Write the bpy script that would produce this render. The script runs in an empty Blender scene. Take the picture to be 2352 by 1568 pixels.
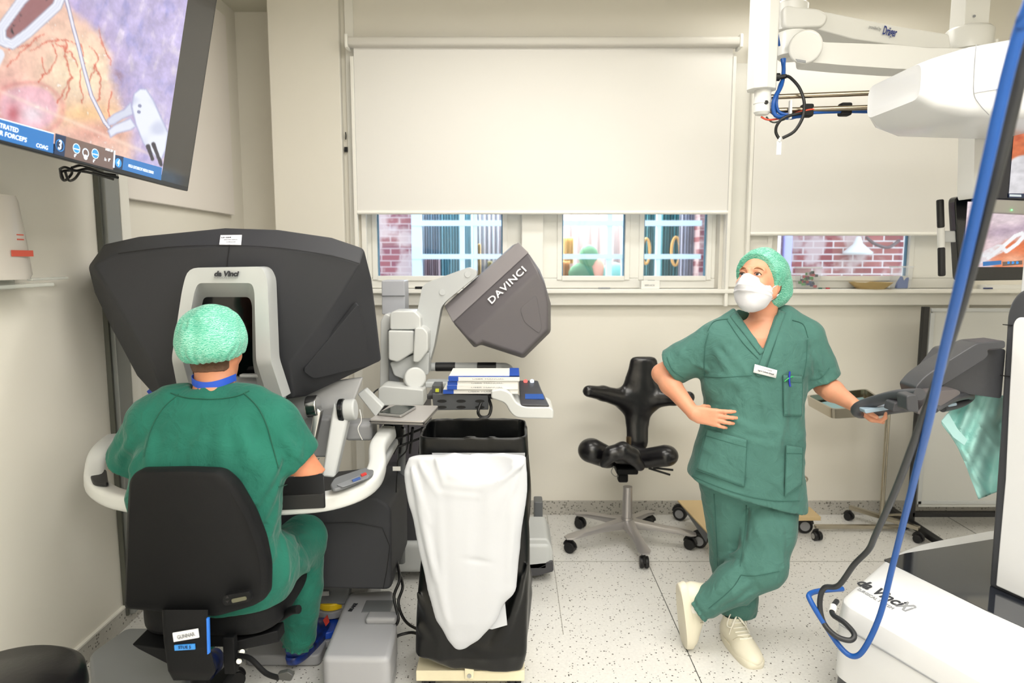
import bpy, bmesh, math, random
import numpy as np
from mathutils import Vector, Matrix
random.seed(7); np.random.seed(7)
SC = bpy.context.scene; COL = SC.collection
# ---------------------------------------------------------------- camera, world, lights, exposure
FPX, PITCH, CAMZ = 1590.0, math.atan(190/1590.0), 1.6
cd = bpy.data.cameras.new('camera'); cam = bpy.data.objects.new('camera', cd); COL.objects.link(cam)
cd.sensor_width = 36; cd.lens = FPX/2352*36; cd.clip_start = .05; cd.clip_end = 100
cam.location = (0, 0, CAMZ); cam.rotation_euler = (math.pi/2-PITCH, 0, 0)
cd.dof.use_dof = True; cd.dof.focus_distance = 2.6; cd.dof.aperture_fstop = 2.8
SC.camera = cam
SC.view_settings.view_transform = 'Standard'; SC.view_settings.look = 'None'
SC.view_settings.exposure = 0.12; SC.view_settings.gamma = 1; SC.view_settings.use_curve_mapping = False
W = bpy.data.worlds.new('overcast_sky'); SC.world = W; W.use_nodes = True
W.node_tree.nodes['Background'].inputs[0].default_value = (.72, .85, 1, 1)
W.node_tree.nodes['Background'].inputs[1].default_value = 3.0
def area(name, loc, sx, sy, power, rot=(0,0,0), col=(1,.98,.945)):
    l = bpy.data.lights.new(name, 'AREA'); l.shape = 'RECTANGLE'; l.size = sx; l.size_y = sy
    l.energy = power; l.color = col
    o = bpy.data.objects.new(name, l); COL.objects.link(o); o.location = loc; o.rotation_euler = rot
    return o
LAMPS = [('over the space between surgeon and standing person', .8, 1.35, 1.8, 1.2, 34), ('behind the camera at the centre', .9, -.9, 2.4, 1.2, 80),
         ('behind the camera on the left', -.4, -1.2, 1.2, .6, 9), ('over the window side at the centre', .0, 2.95, 1.2, .3, 15), ('over the window side on the right', 1.75, 3.75, 1.2, .3, 3), ('in the right front corner', 3.2, -.2, .6, 1.2, 18)]
for nm, x, y, sx, sy, pw in LAMPS: area('ceiling_lamp_light', (x, y, 3.03), sx, sy, pw)
# ---------------------------------------------------------------- helpers
CP, SP = math.cos(PITCH), math.sin(PITCH)
def P(px, py, Y):
    """point seen at pixel (px,py) of the 2352x1568 photograph standing Y metres into the room"""
    x = (px-1176)/FPX; y = (py-784)/FPX
    t = Y/(CP-y*SP)
    return Vector((x*t, Y, CAMZ-(SP+y*CP)*t))
def PZ(px, py, z):
    x = (px-1176)/FPX; y = (py-784)/FPX
    t = (CAMZ-z)/(SP+y*CP)
    return Vector((x*t, (CP-y*SP)*t, z))
def PX(px, py, X):
    x = (px-1176)/FPX; y = (py-784)/FPX
    t = X/x
    return Vector((X, (CP-y*SP)*t, CAMZ-(SP+y*CP)*t))
MATS = {}
def lin(c):
    if isinstance(c, str):
        c = tuple(int(c[i:i+2], 16)/255 for i in (0, 2, 4))
    return tuple(((v+.055)/1.055)**2.4 if v > .04045 else v/12.92 for v in c[:3])
def mat(name, col='808080', rough=.5, metal=0, bump=0, bscale=60, noise=0, nscale=8, col2=None, spec=.5, sss=0,
        coat=0, emit=0, alpha=1, stretch=None, trans=0, sheen=0):
    if name in MATS: return MATS[name]
    m = bpy.data.materials.new(name); m.use_nodes = True; nt = m.node_tree; b = nt.nodes['Principled BSDF']
    c = lin(col); b.inputs['Base Color'].default_value = (*c, 1)
    b.inputs['Roughness'].default_value = rough; b.inputs['Metallic'].default_value = metal
    b.inputs['Specular IOR Level'].default_value = spec
    if sheen: b.inputs['Sheen Weight'].default_value = sheen; b.inputs['Sheen Roughness'].default_value = .4
    if sss:
        b.inputs['Subsurface Weight'].default_value = sss; b.inputs['Subsurface Radius'].default_value = (1, .35, .2)
        b.inputs['Subsurface Scale'].default_value = .01
    if coat: b.inputs['Coat Weight'].default_value = coat; b.inputs['Coat Roughness'].default_value = .05
    if emit: b.inputs['Emission Color'].default_value = (*c, 1); b.inputs['Emission Strength'].default_value = emit
    if alpha < 1: b.inputs['Alpha'].default_value = alpha
    if trans: b.inputs['Transmission Weight'].default_value = trans
    tc = nt.nodes.new('ShaderNodeTexCoord'); mp = nt.nodes.new('ShaderNodeMapping')
    nt.links.new(tc.outputs['Object'], mp.inputs[0])
    if stretch: mp.inputs['Scale'].default_value = stretch
    if noise or col2:
        n = nt.nodes.new('ShaderNodeTexNoise'); n.inputs['Scale'].default_value = nscale; n.inputs['Detail'].default_value = 5
        nt.links.new(mp.outputs[0], n.inputs['Vector'])
        r = nt.nodes.new('ShaderNodeValToRGB'); r.color_ramp.elements[0].position = .3; r.color_ramp.elements[1].position = .7
        c2 = lin(col2) if col2 else tuple(v*(1-noise) for v in c)
        r.color_ramp.elements[0].color = (*c2, 1); r.color_ramp.elements[1].color = (*c, 1)
        nt.links.new(n.outputs['Fac'], r.inputs[0]); nt.links.new(r.outputs[0], b.inputs['Base Color'])
    if bump:
        n = nt.nodes.new('ShaderNodeTexNoise'); n.inputs['Scale'].default_value = bscale; n.inputs['Detail'].default_value = 4
        nt.links.new(mp.outputs[0], n.inputs['Vector'])
        bn = nt.nodes.new('ShaderNodeBump'); bn.inputs['Strength'].default_value = bump; bn.inputs['Distance'].default_value = .004
        nt.links.new(n.outputs['Fac'], bn.inputs['Height']); nt.links.new(bn.outputs[0], b.inputs['Normal'])
    MATS[name] = m; return m
def tag(o, label=None, cat=None, group=None, kind=None):
    if label: o['label'] = label
    if cat: o['category'] = cat
    if group: o['group'] = group
    if kind: o['kind'] = kind
    return o
def thing(name, label, cat, loc=(0,0,0), group=None):
    o = bpy.data.objects.new(name, None); COL.objects.link(o); o.location = loc; o.empty_display_size = .05
    return tag(o, label, cat, group)
def link(name, me, m=None, parent=None):
    o = bpy.data.objects.new(name, me); COL.objects.link(o)
    if m is not None: me.materials.append(m)
    if parent is not None:
        o.parent = parent
        off = Vector((0,0,0)); p = parent
        while p is not None: off += p.location; p = p.parent
        o.location = -off          # meshes are written in world coordinates
    return o
def smooth(o, ang=35):
    me = o.data
    for p in me.polygons: p.use_smooth = True
    try: me.set_sharp_from_angle(angle=math.radians(ang))
    except Exception: pass
def bevel(o, w, seg=3, ang=30):
    if w <= 0: return
    b = o.modifiers.new('bevel', 'BEVEL'); b.width = w; b.segments = seg; b.limit_method = 'ANGLE'
    b.angle_limit = math.radians(ang); b.harden_normals = False
    for p in o.data.polygons: p.use_smooth = True
    w2 = o.modifiers.new('wn', 'WEIGHTED_NORMAL'); w2.keep_sharp = True
def mk(name, verts, faces, m=None, parent=None, bev=0, sm=0, seg=3, sub=0, fix=True, solid=0):
    me = bpy.data.meshes.new(name)
    me.from_pydata([tuple(v) for v in verts], [], [tuple(f) for f in faces]); me.update()
    if fix:
        b = bmesh.new(); b.from_mesh(me); bmesh.ops.remove_doubles(b, verts=b.verts, dist=1e-5)
        bmesh.ops.recalc_face_normals(b, faces=b.faces); b.to_mesh(me); b.free()
    o = link(name, me, m, parent)
    if solid:
        s = o.modifiers.new('solid', 'SOLIDIFY'); s.thickness = solid; s.offset = 0
    if bev: bevel(o, bev, seg)
    elif sm: smooth(o, sm)
    if sub:
        s = o.modifiers.new('sub', 'SUBSURF'); s.levels = sub; s.render_levels = sub
        for p in o.data.polygons: p.use_smooth = True
    return o
class MB:
    """collects shapes into one mesh"""
    def __init__(s): s.v = []; s.f = []
    def add(s, v, f):
        n = len(s.v); s.v += [tuple(a) for a in v]; s.f += [tuple(i+n for i in q) for q in f]; return s
    def box(s, c, d, R=None):
        v = []
        for x in (-.5, .5):
            for y in (-.5, .5):
                for z in (-.5, .5):
                    w = Vector((x*d[0], y*d[1], z*d[2]))
                    if R is not None: w = R @ w
                    v.append(w+Vector(c))
        return s.add(v, [(0,1,3,2),(4,6,7,5),(0,4,5,1),(2,3,7,6),(0,2,6,4),(1,5,7,3)])
    def prism(s, pts, vec):
        n = len(pts); vec = Vector(vec)
        v = [Vector(p) for p in pts]+[Vector(p)+vec for p in pts]
        return s.add(v, [tuple(range(n))[::-1], tuple(range(n, 2*n))]+[(i, (i+1) % n, (i+1) % n+n, i+n) for i in range(n)])
    def loft(s, rings, cap=True, close=True):
        n = len(rings[0]); v = [p for r in rings for p in r]; f = []
        for k in range(len(rings)-1):
            for i in range(n if close else n-1):
                j = (i+1) % n; f.append((k*n+i, k*n+j, (k+1)*n+j, (k+1)*n+i))
        if cap: f += [tuple(range(n))[::-1], tuple(range((len(rings)-1)*n, len(rings)*n))]
        return s.add(v, f)
    def cyl(s, a, b, r, r2=None, n=24, cap=True):
        a, b = Vector(a), Vector(b); r2 = r if r2 is None else r2
        d = (b-a).normalized(); u = d.orthogonal().normalized(); w = d.cross(u)
        ring = lambda c, q: [c+(u*math.cos(2*math.pi*i/n)+w*math.sin(2*math.pi*i/n))*q for i in range(n)]
        return s.loft([ring(a, r), ring(b, r2)], cap)
    def lathe(s, c, prof, axis=(0,0,1), n=32, cap=False):
        c = Vector(c); d = Vector(axis).normalized(); u = d.orthogonal().normalized(); w = d.cross(u)
        rings = [[c+d*h+(u*math.cos(2*math.pi*i/n)+w*math.sin(2*math.pi*i/n))*max(r, 1e-4) for i in range(n)] for r, h in prof]
        return s.loft(rings, True)
    def tube(s, pts, r, n=10, sm=6, flat=1.0):
        pts = curve(pts, sm) if sm else [Vector(p) for p in pts]
        rad = r if callable(r) else (lambda t: r)
        rings = []; up = None
        for i, p in enumerate(pts):
            t = (pts[min(i+1, len(pts)-1)]-pts[max(i-1, 0)]).normalized()
            if up is None: up = t.orthogonal().normalized()
            up = (up-t*up.dot(t)).normalized(); w = t.cross(up); q = rad(i/(len(pts)-1))
            rings.append([p+up*math.cos(2*math.pi*k/n)*q+w*math.sin(2*math.pi*k/n)*q*flat for k in range(n)])
        return s.loft(rings)
    def build(s, name, m, parent=None, **k): return mk(name, s.v, s.f, m, parent, **k)
def curve(pts, n=6):
    pts = [Vector(p) for p in pts]; out = []
    for i in range(len(pts)-1):
        p0 = pts[max(i-1, 0)]; p1 = pts[i]; p2 = pts[i+1]; p3 = pts[min(i+2, len(pts)-1)]
        for k in range(n):
            t = k/n
            out.append(.5*((2*p1)+(p2-p0)*t+(2*p0-5*p1+4*p2-p3)*t*t+(3*p1-p0-3*p2+p3)*t**3))
    return out+[pts[-1]]
def rounded(pts, r, n=5):
    """round the corners of a closed polygon (any plane); r a number or one per corner"""
    pts = [Vector(p) for p in pts]; out = []; N = len(pts)
    for i, p in enumerate(pts):
        q = r[i] if isinstance(r, (list, tuple)) else r
        a = pts[i-1]-p; b = pts[(i+1) % N]-p
        q = min(q, a.length*.48, b.length*.48)
        if q < 1e-5: out.append(p); continue
        A = p+a.normalized()*q; B = p+b.normalized()*q
        for k in range(n+1):
            t = k/n; out.append(A*(1-t)**2+p*2*t*(1-t)+B*t*t)
    return out
def box(name, c, d, m, parent=None, bev=.004, R=None, seg=3):
    return MB().box(c, d, R).build(name, m, parent, bev=bev, seg=seg)
def Rz(a): return Matrix.Rotation(math.radians(a), 3, 'Z')
def frame(x, y=None, z=None):
    """3x3 with given column axes"""
    x = Vector(x).normalized(); z = Vector(z).normalized() if z is not None else None
    if z is None: y = Vector(y).normalized(); z = x.cross(y).normalized(); y = z.cross(x)
    else: y = z.cross(x).normalized(); z = x.cross(y)
    return Matrix((x, y, z)).transposed()
def text(body, c, right, up, size, m, parent, name='lettering', depth=.0006, shear=0, bold=0, align='CENTER', spacing=1.0, width=None):
    cu = bpy.data.curves.new(name, 'FONT'); cu.body = body; cu.size = size; cu.extrude = depth; cu.shear = shear
    cu.align_x = align; cu.align_y = 'CENTER'; cu.offset = bold; cu.space_character = spacing; cu.resolution_u = 3
    t = bpy.data.objects.new(name, cu); COL.objects.link(t)
    bpy.context.view_layer.update()
    me = bpy.data.meshes.new_from_object(t.evaluated_get(bpy.context.evaluated_depsgraph_get()))
    bpy.data.objects.remove(t)
    x = Vector(right).normalized(); u = Vector(up).normalized(); z = x.cross(u).normalized(); u = z.cross(x)
    if len(me.vertices):
        w = max(v.co.x for v in me.vertices)-min(v.co.x for v in me.vertices)
        k = (width/w) if width else 1
        for v in me.vertices: v.co = Vector(c)+x*v.co.x*k+u*v.co.y+z*v.co.z
    me.name = name
    return link(name, me, m, parent)
# ---------------------------------------------------------------- signed-distance modelling (numpy surface nets)
def A3(p): return np.array([p[0], p[1], p[2]], dtype=np.float32)
def smin(a, b, k):
    if k <= 0: return np.minimum(a, b)
    h = np.clip(.5+.5*(b-a)/k, 0, 1); return b*(1-h)+a*h-k*h*(1-h)
def smax(a, b, k): return -smin(-a, -b, k)
def cone(X, a, b, ra, rb, flat=None):
    a, b = A3(a), A3(b); ab = b-a; t = np.clip(((X-a)@ab)/max(float(ab@ab), 1e-9), 0, 1)
    D = X-a-t[:, None]*ab
    if flat is not None:      # flat = (direction, factor): squash along a direction
        n, k = flat; n = A3(Vector(n).normalized()); h = D@n; D = D+np.outer(h*(1/k-1), n)
    return np.sqrt((D**2).sum(1))-(ra+(rb-ra)*t)
def chain(X, pts, rad, k=.01, flat=None):
    d = None
    for i in range(len(pts)-1):
        e = cone(X, pts[i], pts[i+1], rad[i], rad[i+1], flat); d = e if d is None else smin(d, e, k)
    return d
def ell(X, c, r, R=None):
    D = X-A3(c)
    if R is not None: D = D@np.array(R, dtype=np.float32)
    r = np.array(r, dtype=np.float32); q = np.sqrt(((D/r)**2).sum(1)); g = np.sqrt(((D/r**2)**2).sum(1))+1e-9
    return q*(q-1)/g
def rbox(X, c, h, r, R=None):
    D = X-A3(c)
    if R is not None: D = D@np.array(R, dtype=np.float32)
    q = np.abs(D)-(np.array(h, dtype=np.float32)-r)
    return np.sqrt((np.maximum(q, 0)**2).sum(1))+np.minimum(q.max(1), 0)-r
def plane(X, p, n):
    n = A3(Vector(n).normalized()); return (X-A3(p))@n
def stack(X, rows, pw=2.3):
    """upright column of superellipses: rows of (z, cx, cy, rx, ry, rot_deg)"""
    rows = sorted(rows); z = X[:, 2]; zs = [r[0] for r in rows]
    I = lambda k: np.interp(z, zs, [r[k] for r in rows])
    cx, cy, rx, ry = I(1), I(2), I(3), I(4); a = np.radians(I(5))
    dx, dy = X[:, 0]-cx, X[:, 1]-cy
    u = dx*np.cos(a)+dy*np.sin(a); v = -dx*np.sin(a)+dy*np.cos(a)
    q = (np.abs(u/rx)**pw+np.abs(v/ry)**pw)**(1/pw)
    d = (q-1)*np.minimum(rx, ry)
    return smax(d, np.maximum(z-zs[-1], zs[0]-z), .01)
def folds(X, d, lst):
    for a, b, w, amp in lst:
        a, b = A3(a), A3(b); ab = b-a; t = np.clip(((X-a)@ab)/float(ab@ab), 0, 1)
        D = X-a-t[:, None]*ab; q = (D**2).sum(1)
        d = d-amp*np.exp(-q/(w*w))*np.sin(np.pi*np.clip(t*.8+.1, 0, 1))
    return d
def vnoise(X, s, seed=0):
    """smooth value noise, range about -1..1"""
    rs = np.random.RandomState(seed); T = rs.rand(32, 32, 32).astype(np.float32)*2-1
    Q = X*s+seed*3.7; F = np.floor(Q).astype(int); f = Q-F; f = f*f*(3-2*f); r = 0
    for i in (0, 1):
        for j in (0, 1):
            for k in (0, 1):
                w = (f[:, 0] if i else 1-f[:, 0])*(f[:, 1] if j else 1-f[:, 1])*(f[:, 2] if k else 1-f[:, 2])
                r = r+w*T[(F[:, 0]+i) % 32, (F[:, 1]+j) % 32, (F[:, 2]+k) % 32]
    return r
def sdf(name, f, lo, hi, h, m, parent=None, relax=2):
    lo = np.array(lo, dtype=np.float32); hi = np.array(hi, dtype=np.float32); B = 12
    nb = np.ceil((hi-lo)/(h*B)).astype(int); n = nb*B+1
    V = np.ones(tuple(n), dtype=np.float32)
    g = np.stack(np.meshgrid(*[np.arange(k) for k in nb], indexing='ij'), -1).reshape(-1, 3)
    cen = lo+(g+.5)*B*h; dc = f(cen.astype(np.float32)); rad = B*h*.87*1.6+.012
    o = np.stack(np.meshgrid(*[np.arange(B+1)]*3, indexing='ij'), -1).reshape(-1, 3)
    for q, d in zip(g, dc):
        i, j, k = q*B
        if abs(d) > rad: V[i:i+B+1, j:j+B+1, k:k+B+1] = np.sign(d) if d < 0 else V[i:i+B+1, j:j+B+1, k:k+B+1]
    near = g[np.abs(dc) <= rad]
    for s in range(0, len(near), 40):
        qs = near[s:s+40]; pts = (lo+((qs[:, None, :]*B+o[None]).reshape(-1, 3))*h).astype(np.float32)
        dv = f(pts).reshape(len(qs), B+1, B+1, B+1)
        for q, d in zip(qs, dv):
            i, j, k = q*B; V[i:i+B+1, j:j+B+1, k:k+B+1] = d
    V[0], V[-1] = 1, 1; V[:, 0], V[:, -1] = 1, 1; V[:, :, 0], V[:, :, -1] = 1, 1
    S = V < 0
    c = [S[a:n[0]-1+a, b:n[1]-1+b, e:n[2]-1+e] for a in (0,1) for b in (0,1) for e in (0,1)]
    cnt = sum(x.astype(np.int8) for x in c); act = (cnt > 0) & (cnt < 8)
    idx = np.full(act.shape, -1, dtype=np.int32); cells = np.argwhere(act); idx[act] = np.arange(len(cells))
    acc = np.zeros((len(cells), 3)); num = np.zeros(len(cells)); C8 = [(a, b, e) for a in (0,1) for b in (0,1) for e in (0,1)]
    for i, p in enumerate(C8):
        for q in C8[i+1:]:
            if sum(abs(p[z]-q[z]) for z in range(3)) != 1: continue
            v0 = V[cells[:, 0]+p[0], cells[:, 1]+p[1], cells[:, 2]+p[2]]; v1 = V[cells[:, 0]+q[0], cells[:, 1]+q[1], cells[:, 2]+q[2]]
            cr = (v0 < 0) != (v1 < 0); t = np.where(cr, v0/np.where(cr, v0-v1, 1), 0)
            acc += np.where(cr[:, None], np.array(p)+t[:, None]*(np.array(q)-np.array(p)), 0); num += cr
    verts = lo+(cells+acc/num[:, None])*h
    F = []
    for ax in range(3):
        b1, b2 = [(1, 2), (2, 0), (0, 1)][ax]
        sl0 = [slice(1, -1)]*3; sl1 = [slice(1, -1)]*3; sl0[ax] = slice(0, -1); sl1[ax] = slice(1, None)
        s0, s1 = S[tuple(sl0)], S[tuple(sl1)]
        e = np.argwhere(s0 != s1); flip = s0[tuple(e.T)]
        e = e+1; e[:, ax] -= 1
        def cell(d1, d2):
            q = e.copy(); q[:, b1] -= d1; q[:, b2] -= d2; return idx[q[:, 0], q[:, 1], q[:, 2]]
        Q = np.stack([cell(1, 1), cell(0, 1), cell(0, 0), cell(1, 0)], 1)
        Q[~flip] = Q[~flip][:, ::-1]; F.append(Q)
    F = np.concatenate(F)
    F = F[(F >= 0).all(1)]
    E = np.concatenate([F[:, [0, 1]], F[:, [1, 2]], F[:, [2, 3]], F[:, [3, 0]]])
    for _ in range(relax):
        a = np.zeros_like(verts); w = np.zeros(len(verts))
        for x, y in ((0, 1), (1, 0)):
            np.add.at(a, E[:, x], verts[E[:, y]]); np.add.at(w, E[:, x], 1)
        verts = verts*.4+a/np.maximum(w, 1)[:, None]*.6
    me = bpy.data.meshes.new(name)
    me.vertices.add(len(verts)); me.vertices.foreach_set('co', verts.astype(np.float32).ravel())
    me.loops.add(len(F)*4); me.loops.foreach_set('vertex_index', F.astype(np.int32).ravel())
    me.polygons.add(len(F)); me.polygons.foreach_set('loop_start', np.arange(0, len(F)*4, 4, dtype=np.int32))
    me.update(calc_edges=True); me.validate()
    for p in me.polygons: p.use_smooth = True
    return link(name, me, m, parent)
def joined(name, parts, m, parent=None):
    V, F, n = [], [], 0
    for a in parts:
        o = sdf('tmp', *a, None); me = o.data
        c = np.zeros(len(me.vertices)*3, dtype=np.float32); me.vertices.foreach_get('co', c); c = c.reshape(-1, 3)
        f = np.zeros(len(me.loops), dtype=np.int32); me.loops.foreach_get('vertex_index', f)
        V.append(c); F.append(f.reshape(-1, 4)+n); n += len(c); bpy.data.objects.remove(o); bpy.data.meshes.remove(me)
    V = np.concatenate(V); F = np.concatenate(F); me = bpy.data.meshes.new(name)
    me.vertices.add(len(V)); me.vertices.foreach_set('co', V.ravel()); me.loops.add(len(F)*4); me.loops.foreach_set('vertex_index', F.astype(np.int32).ravel())
    me.polygons.add(len(F)); me.polygons.foreach_set('loop_start', np.arange(0, len(F)*4, 4, dtype=np.int32)); me.update(calc_edges=True)
    for p in me.polygons: p.use_smooth = True
    return link(name, me, m, parent)
def cast(f, px, py, y0, y1=None, off=0.0):
    """points where sight lines through photo pixels meet the surface of field f (start Y y0); off moves them outward"""
    px = np.atleast_1d(np.array(px, dtype=float)); py = np.atleast_1d(np.array(py, dtype=float))
    x = (px-1176)/FPX; y = (py-784)/FPX
    D = np.stack([x, CP-y*SP, -(SP+y*CP)], 1); L = np.sqrt((D**2).sum(1)); D /= L[:, None]
    O = np.array([0, 0, CAMZ]); t = y0/D[:, 1]
    for _ in range(60):
        d = f((O+D*t[:, None]).astype(np.float32))-off; t = t+np.clip(d*.7, -.02, .03)
        if y1 is not None: t = np.minimum(t, y1/D[:, 1])
    return [Vector(v) for v in (O+D*t[:, None])]
def on(f, lst, y0=1.6, y1=3.2):
    """fold lines given as photo pixels, laid on field f"""
    q = cast(f, [v for a, b, *_ in lst for v in (a[0], b[0])], [v for a, b, *_ in lst for v in (a[1], b[1])], y0, y1)
    return [(q[2*i], q[2*i+1], l[2], l[3]) for i, l in enumerate(lst)]
def dens(pts, n=6):
    """densify an open pixel polyline with a smooth curve"""
    c = curve([(a, b, 0) for a, b in pts], n); return [v.x for v in c], [v.y for v in c]
def stroke(name, f, pts, r, m, parent, y0, off=0.0, n=6, flat=1.0):
    X_, Y_ = dens(pts, n); q = cast(f, X_, Y_, y0, off=off)
    return MB().tube(q, r, 6, 0, flat).build(name, m, parent, sm=60)
def patch(name, f, quad, m, parent, y0, off=.004, nu=14, nv=14, th=.003, warp=None):
    """cloth patch lying on field f over a pixel quad (4 corners, clockwise from top left)"""
    a, b, c, d = [np.array(q, dtype=float) for q in quad]
    U, V_ = np.meshgrid(np.linspace(0, 1, nu), np.linspace(0, 1, nv))
    q = (a*(1-U[..., None])+b*U[..., None])*(1-V_[..., None])+(d*(1-U[..., None])+c*U[..., None])*V_[..., None]
    if warp: q = warp(q, U, V_)
    pts = cast(f, q[..., 0].ravel(), q[..., 1].ravel(), y0, off=off)
    fc = [(j*nu+i, j*nu+i+1, (j+1)*nu+i+1, (j+1)*nu+i) for j in range(nv-1) for i in range(nu-1)]
    return mk(name, pts, fc, m, parent, sm=60, solid=th)
# ================================================================ the room
def specks(name, base, dark, scale, thr, rough=.35, bigcol=None):
    m = mat(name, base, rough); nt = m.node_tree; b = nt.nodes['Principled BSDF']; tc = nt.nodes['Texture Coordinate']
    v = nt.nodes.new('ShaderNodeTexVoronoi'); v.inputs['Scale'].default_value = scale; v.inputs['Randomness'].default_value = 1
    nt.links.new(tc.outputs['Object'], v.inputs['Vector'])
    rnd = nt.nodes.new('ShaderNodeSeparateColor'); nt.links.new(v.outputs['Color'], rnd.inputs[0])
    # speck radius differs per cell
    mu = nt.nodes.new('ShaderNodeMath'); mu.operation = 'MULTIPLY'; mu.inputs[1].default_value = thr
    nt.links.new(rnd.outputs[0], mu.inputs[0])
    lt = nt.nodes.new('ShaderNodeMath'); lt.operation = 'LESS_THAN'
    nt.links.new(v.outputs['Distance'], lt.inputs[0]); nt.links.new(mu.outputs[0], lt.inputs[1])
    gt = nt.nodes.new('ShaderNodeMath'); gt.operation = 'GREATER_THAN'; gt.inputs[1].default_value = .55
    nt.links.new(rnd.outputs[1], gt.inputs[0])
    mm = nt.nodes.new('ShaderNodeMath'); mm.operation = 'MULTIPLY'; nt.links.new(lt.outputs[0], mm.inputs[0]); nt.links.new(gt.outputs[0], mm.inputs[1])
    n = nt.nodes.new('ShaderNodeTexNoise'); n.inputs['Scale'].default_value = 90; nt.links.new(tc.outputs['Object'], n.inputs['Vector'])
    r = nt.nodes.new('ShaderNodeValToRGB'); r.color_ramp.elements[0].position = .3; r.color_ramp.elements[1].position = .7
    c = lin(base); r.color_ramp.elements[0].color = (c[0]*.9, c[1]*.9, c[2]*.9, 1); r.color_ramp.elements[1].color = (*c, 1)
    nt.links.new(n.outputs['Fac'], r.inputs[0])
    mx = nt.nodes.new('ShaderNodeMix'); mx.data_type = 'RGBA'; nt.links.new(mm.outputs[0], mx.inputs['Factor'])
    nt.links.new(r.outputs[0], mx.inputs['A']); mx.inputs['B'].default_value = (*lin(dark), 1)
    nt.links.new(mx.outputs['Result'], b.inputs['Base Color'])
    return m
M_wall = mat('painted_wall', 'e9e5da', .55, bump=.05, bscale=250)
M_trimw = mat('cream_trim', 'f1efe7', .4)
M_frame = mat('white_window_frame', 'f6f5ee', .35)
M_ceil = mat('ceiling_paint', 'd9d6c6', .8)
M_blind = mat('blind_fabric', 'e9e7e2', .8, bump=.08, bscale=500)
M_floor = specks('terrazzo_floor', 'e0dfdb', '55524c', 95, .38, .3)
M_base = specks('terrazzo_baseboard', 'bdbab2', '6a675f', 90, .5, .4)
def struct(o): return tag(o, kind='structure')
BW = 4.21; LW = -1.7; RW = 4.2; CE = 3.1
struct(box('floor', (1.2, 1.2, -.05), (6.4, 7.6, .1), M_floor, bev=0))
struct(box('ceiling', (1.2, 1.2, CE+.05), (6.4, 7.6, .1), M_ceil, bev=0))
struct(box('wall_left', (LW-.06, 1.2, 1.55), (.12, 7.4, 3.1), M_wall, bev=0))
struct(box('wall_right', (RW+.06, 1.2, 1.55), (.12, 7.4, 3.1), M_wall, bev=0))
struct(box('wall_front', (1.2, -2.5, 1.55), (6.0, .12, 3.1), M_wall, bev=0))
# back wall around two window openings; recess beside the pillar on the left
SILL = 1.42
W1 = (-.90, 1.25); W2 = (1.60, 2.78); WT = 2.78
b = MB()
b.box((-1.56, 4.5, 1.55), (.4, .1, 3.1))
b.box(((-1.0+W1[0])/2-.03, BW+.1, 1.55), (.16, .2, 3.1))
b.box(((W1[1]+W2[0])/2, BW+.1, 1.55), (W2[0]-W1[1], .2, 3.1))
b.box(((W2[1]+4.2)/2, BW+.1, 1.55), (4.2-W2[1], .2, 3.1))
for w in (W1, W2):
    b.box(((w[0]+w[1])/2, BW+.1, SILL/2), (w[1]-w[0], .2, SILL)); b.box(((w[0]+w[1])/2, BW+.1, (WT+CE)/2), (w[1]-w[0], .2, CE-WT))
struct(b.build('wall_back', M_wall))
struct(box('wall_pillar', (-1.20, 4.34, 1.55), (.41, .36, 3.1), M_wall, bev=.006))
struct(box('trim_1', (-.945, BW-.008, 1.55), (.05, .02, 3.1), M_trimw, bev=.004))
struct(box('trim_2', ((W1[1]+W2[0])/2, BW-.008, 2.08), (.24, .018, 1.3), M_trimw, bev=.004))
for x in (-.885, 1.285, 1.545):
    struct(box('trim_3', (x, BW-.012, 2.1), (.03, .03, 1.36), M_trimw, bev=.004))
# window sill running along the wall
s = MB(); s.box((1.6, BW-.02, SILL-.012), (5.06, .16, .024)); s.box((1.6, BW-.022, SILL-.06), (5.06, .06, .075))
struct(s.build('trim_4', M_trimw, bev=.004))
struct(box('baseboard_back', (1.6, BW-.006, .045), (5.2, .012, .09), M_base, bev=0))
struct(box('baseboard_left', (LW+.006, 1.2, .045), (.012, 6.4, .09), M_base, bev=0))
struct(box('trim_5', (LW+.008, 1.2, .094), (.016, 6.4, .008), M_trimw, bev=0))
struct(box('baseboard_pillar', (-1.195, 4.154, .045), (.46, .012, .09), M_base, bev=0))
# welded floor joints
M_joint = mat('floor_joint', '9a9890', .6); M_joint2 = mat('dark_floor_joint', '3c403a', .6)
jj = MB()
for x in (.72, 2.72, -1.28): jj.box((x, 1.2, .0006), (.003, 6, .0014))
struct(jj.build('trim_6', M_joint2))
jj = MB()
for y in (3.52, 1.52): jj.box((1.2, y, .0006), (5.8, .003, .0012))
jj.box((.22, 3.5, .0006), (.003, 1.4, .0012))
struct(jj.build('trim_7', M_joint))
# windows: frames and panes
def glass():
    m = bpy.data.materials.new('window_glass'); m.use_nodes = True; nt = m.node_tree; nt.nodes.clear()
    o = nt.nodes.new('ShaderNodeOutputMaterial'); mx = nt.nodes.new('ShaderNodeMixShader'); t = nt.nodes.new('ShaderNodeBsdfTransparent')
    g = nt.nodes.new('ShaderNodeBsdfGlossy'); g.inputs['Roughness'].default_value = .02; f = nt.nodes.new('ShaderNodeFresnel'); f.inputs[0].default_value = 1.45
    t.inputs[0].default_value = (.96, .98, .98, 1)
    nt.links.new(f.outputs[0], mx.inputs[0]); nt.links.new(t.outputs[0], mx.inputs[1]); nt.links.new(g.outputs[0], mx.inputs[2]); nt.links.new(mx.outputs[0], o.inputs[0]); return m
M_glass = glass()
M_gasket = mat('blue_grey_gasket', '5f8fb0', .5)
def wx(px, Y=4.3): return (px-1176)/FPX/1.009*Y
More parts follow.
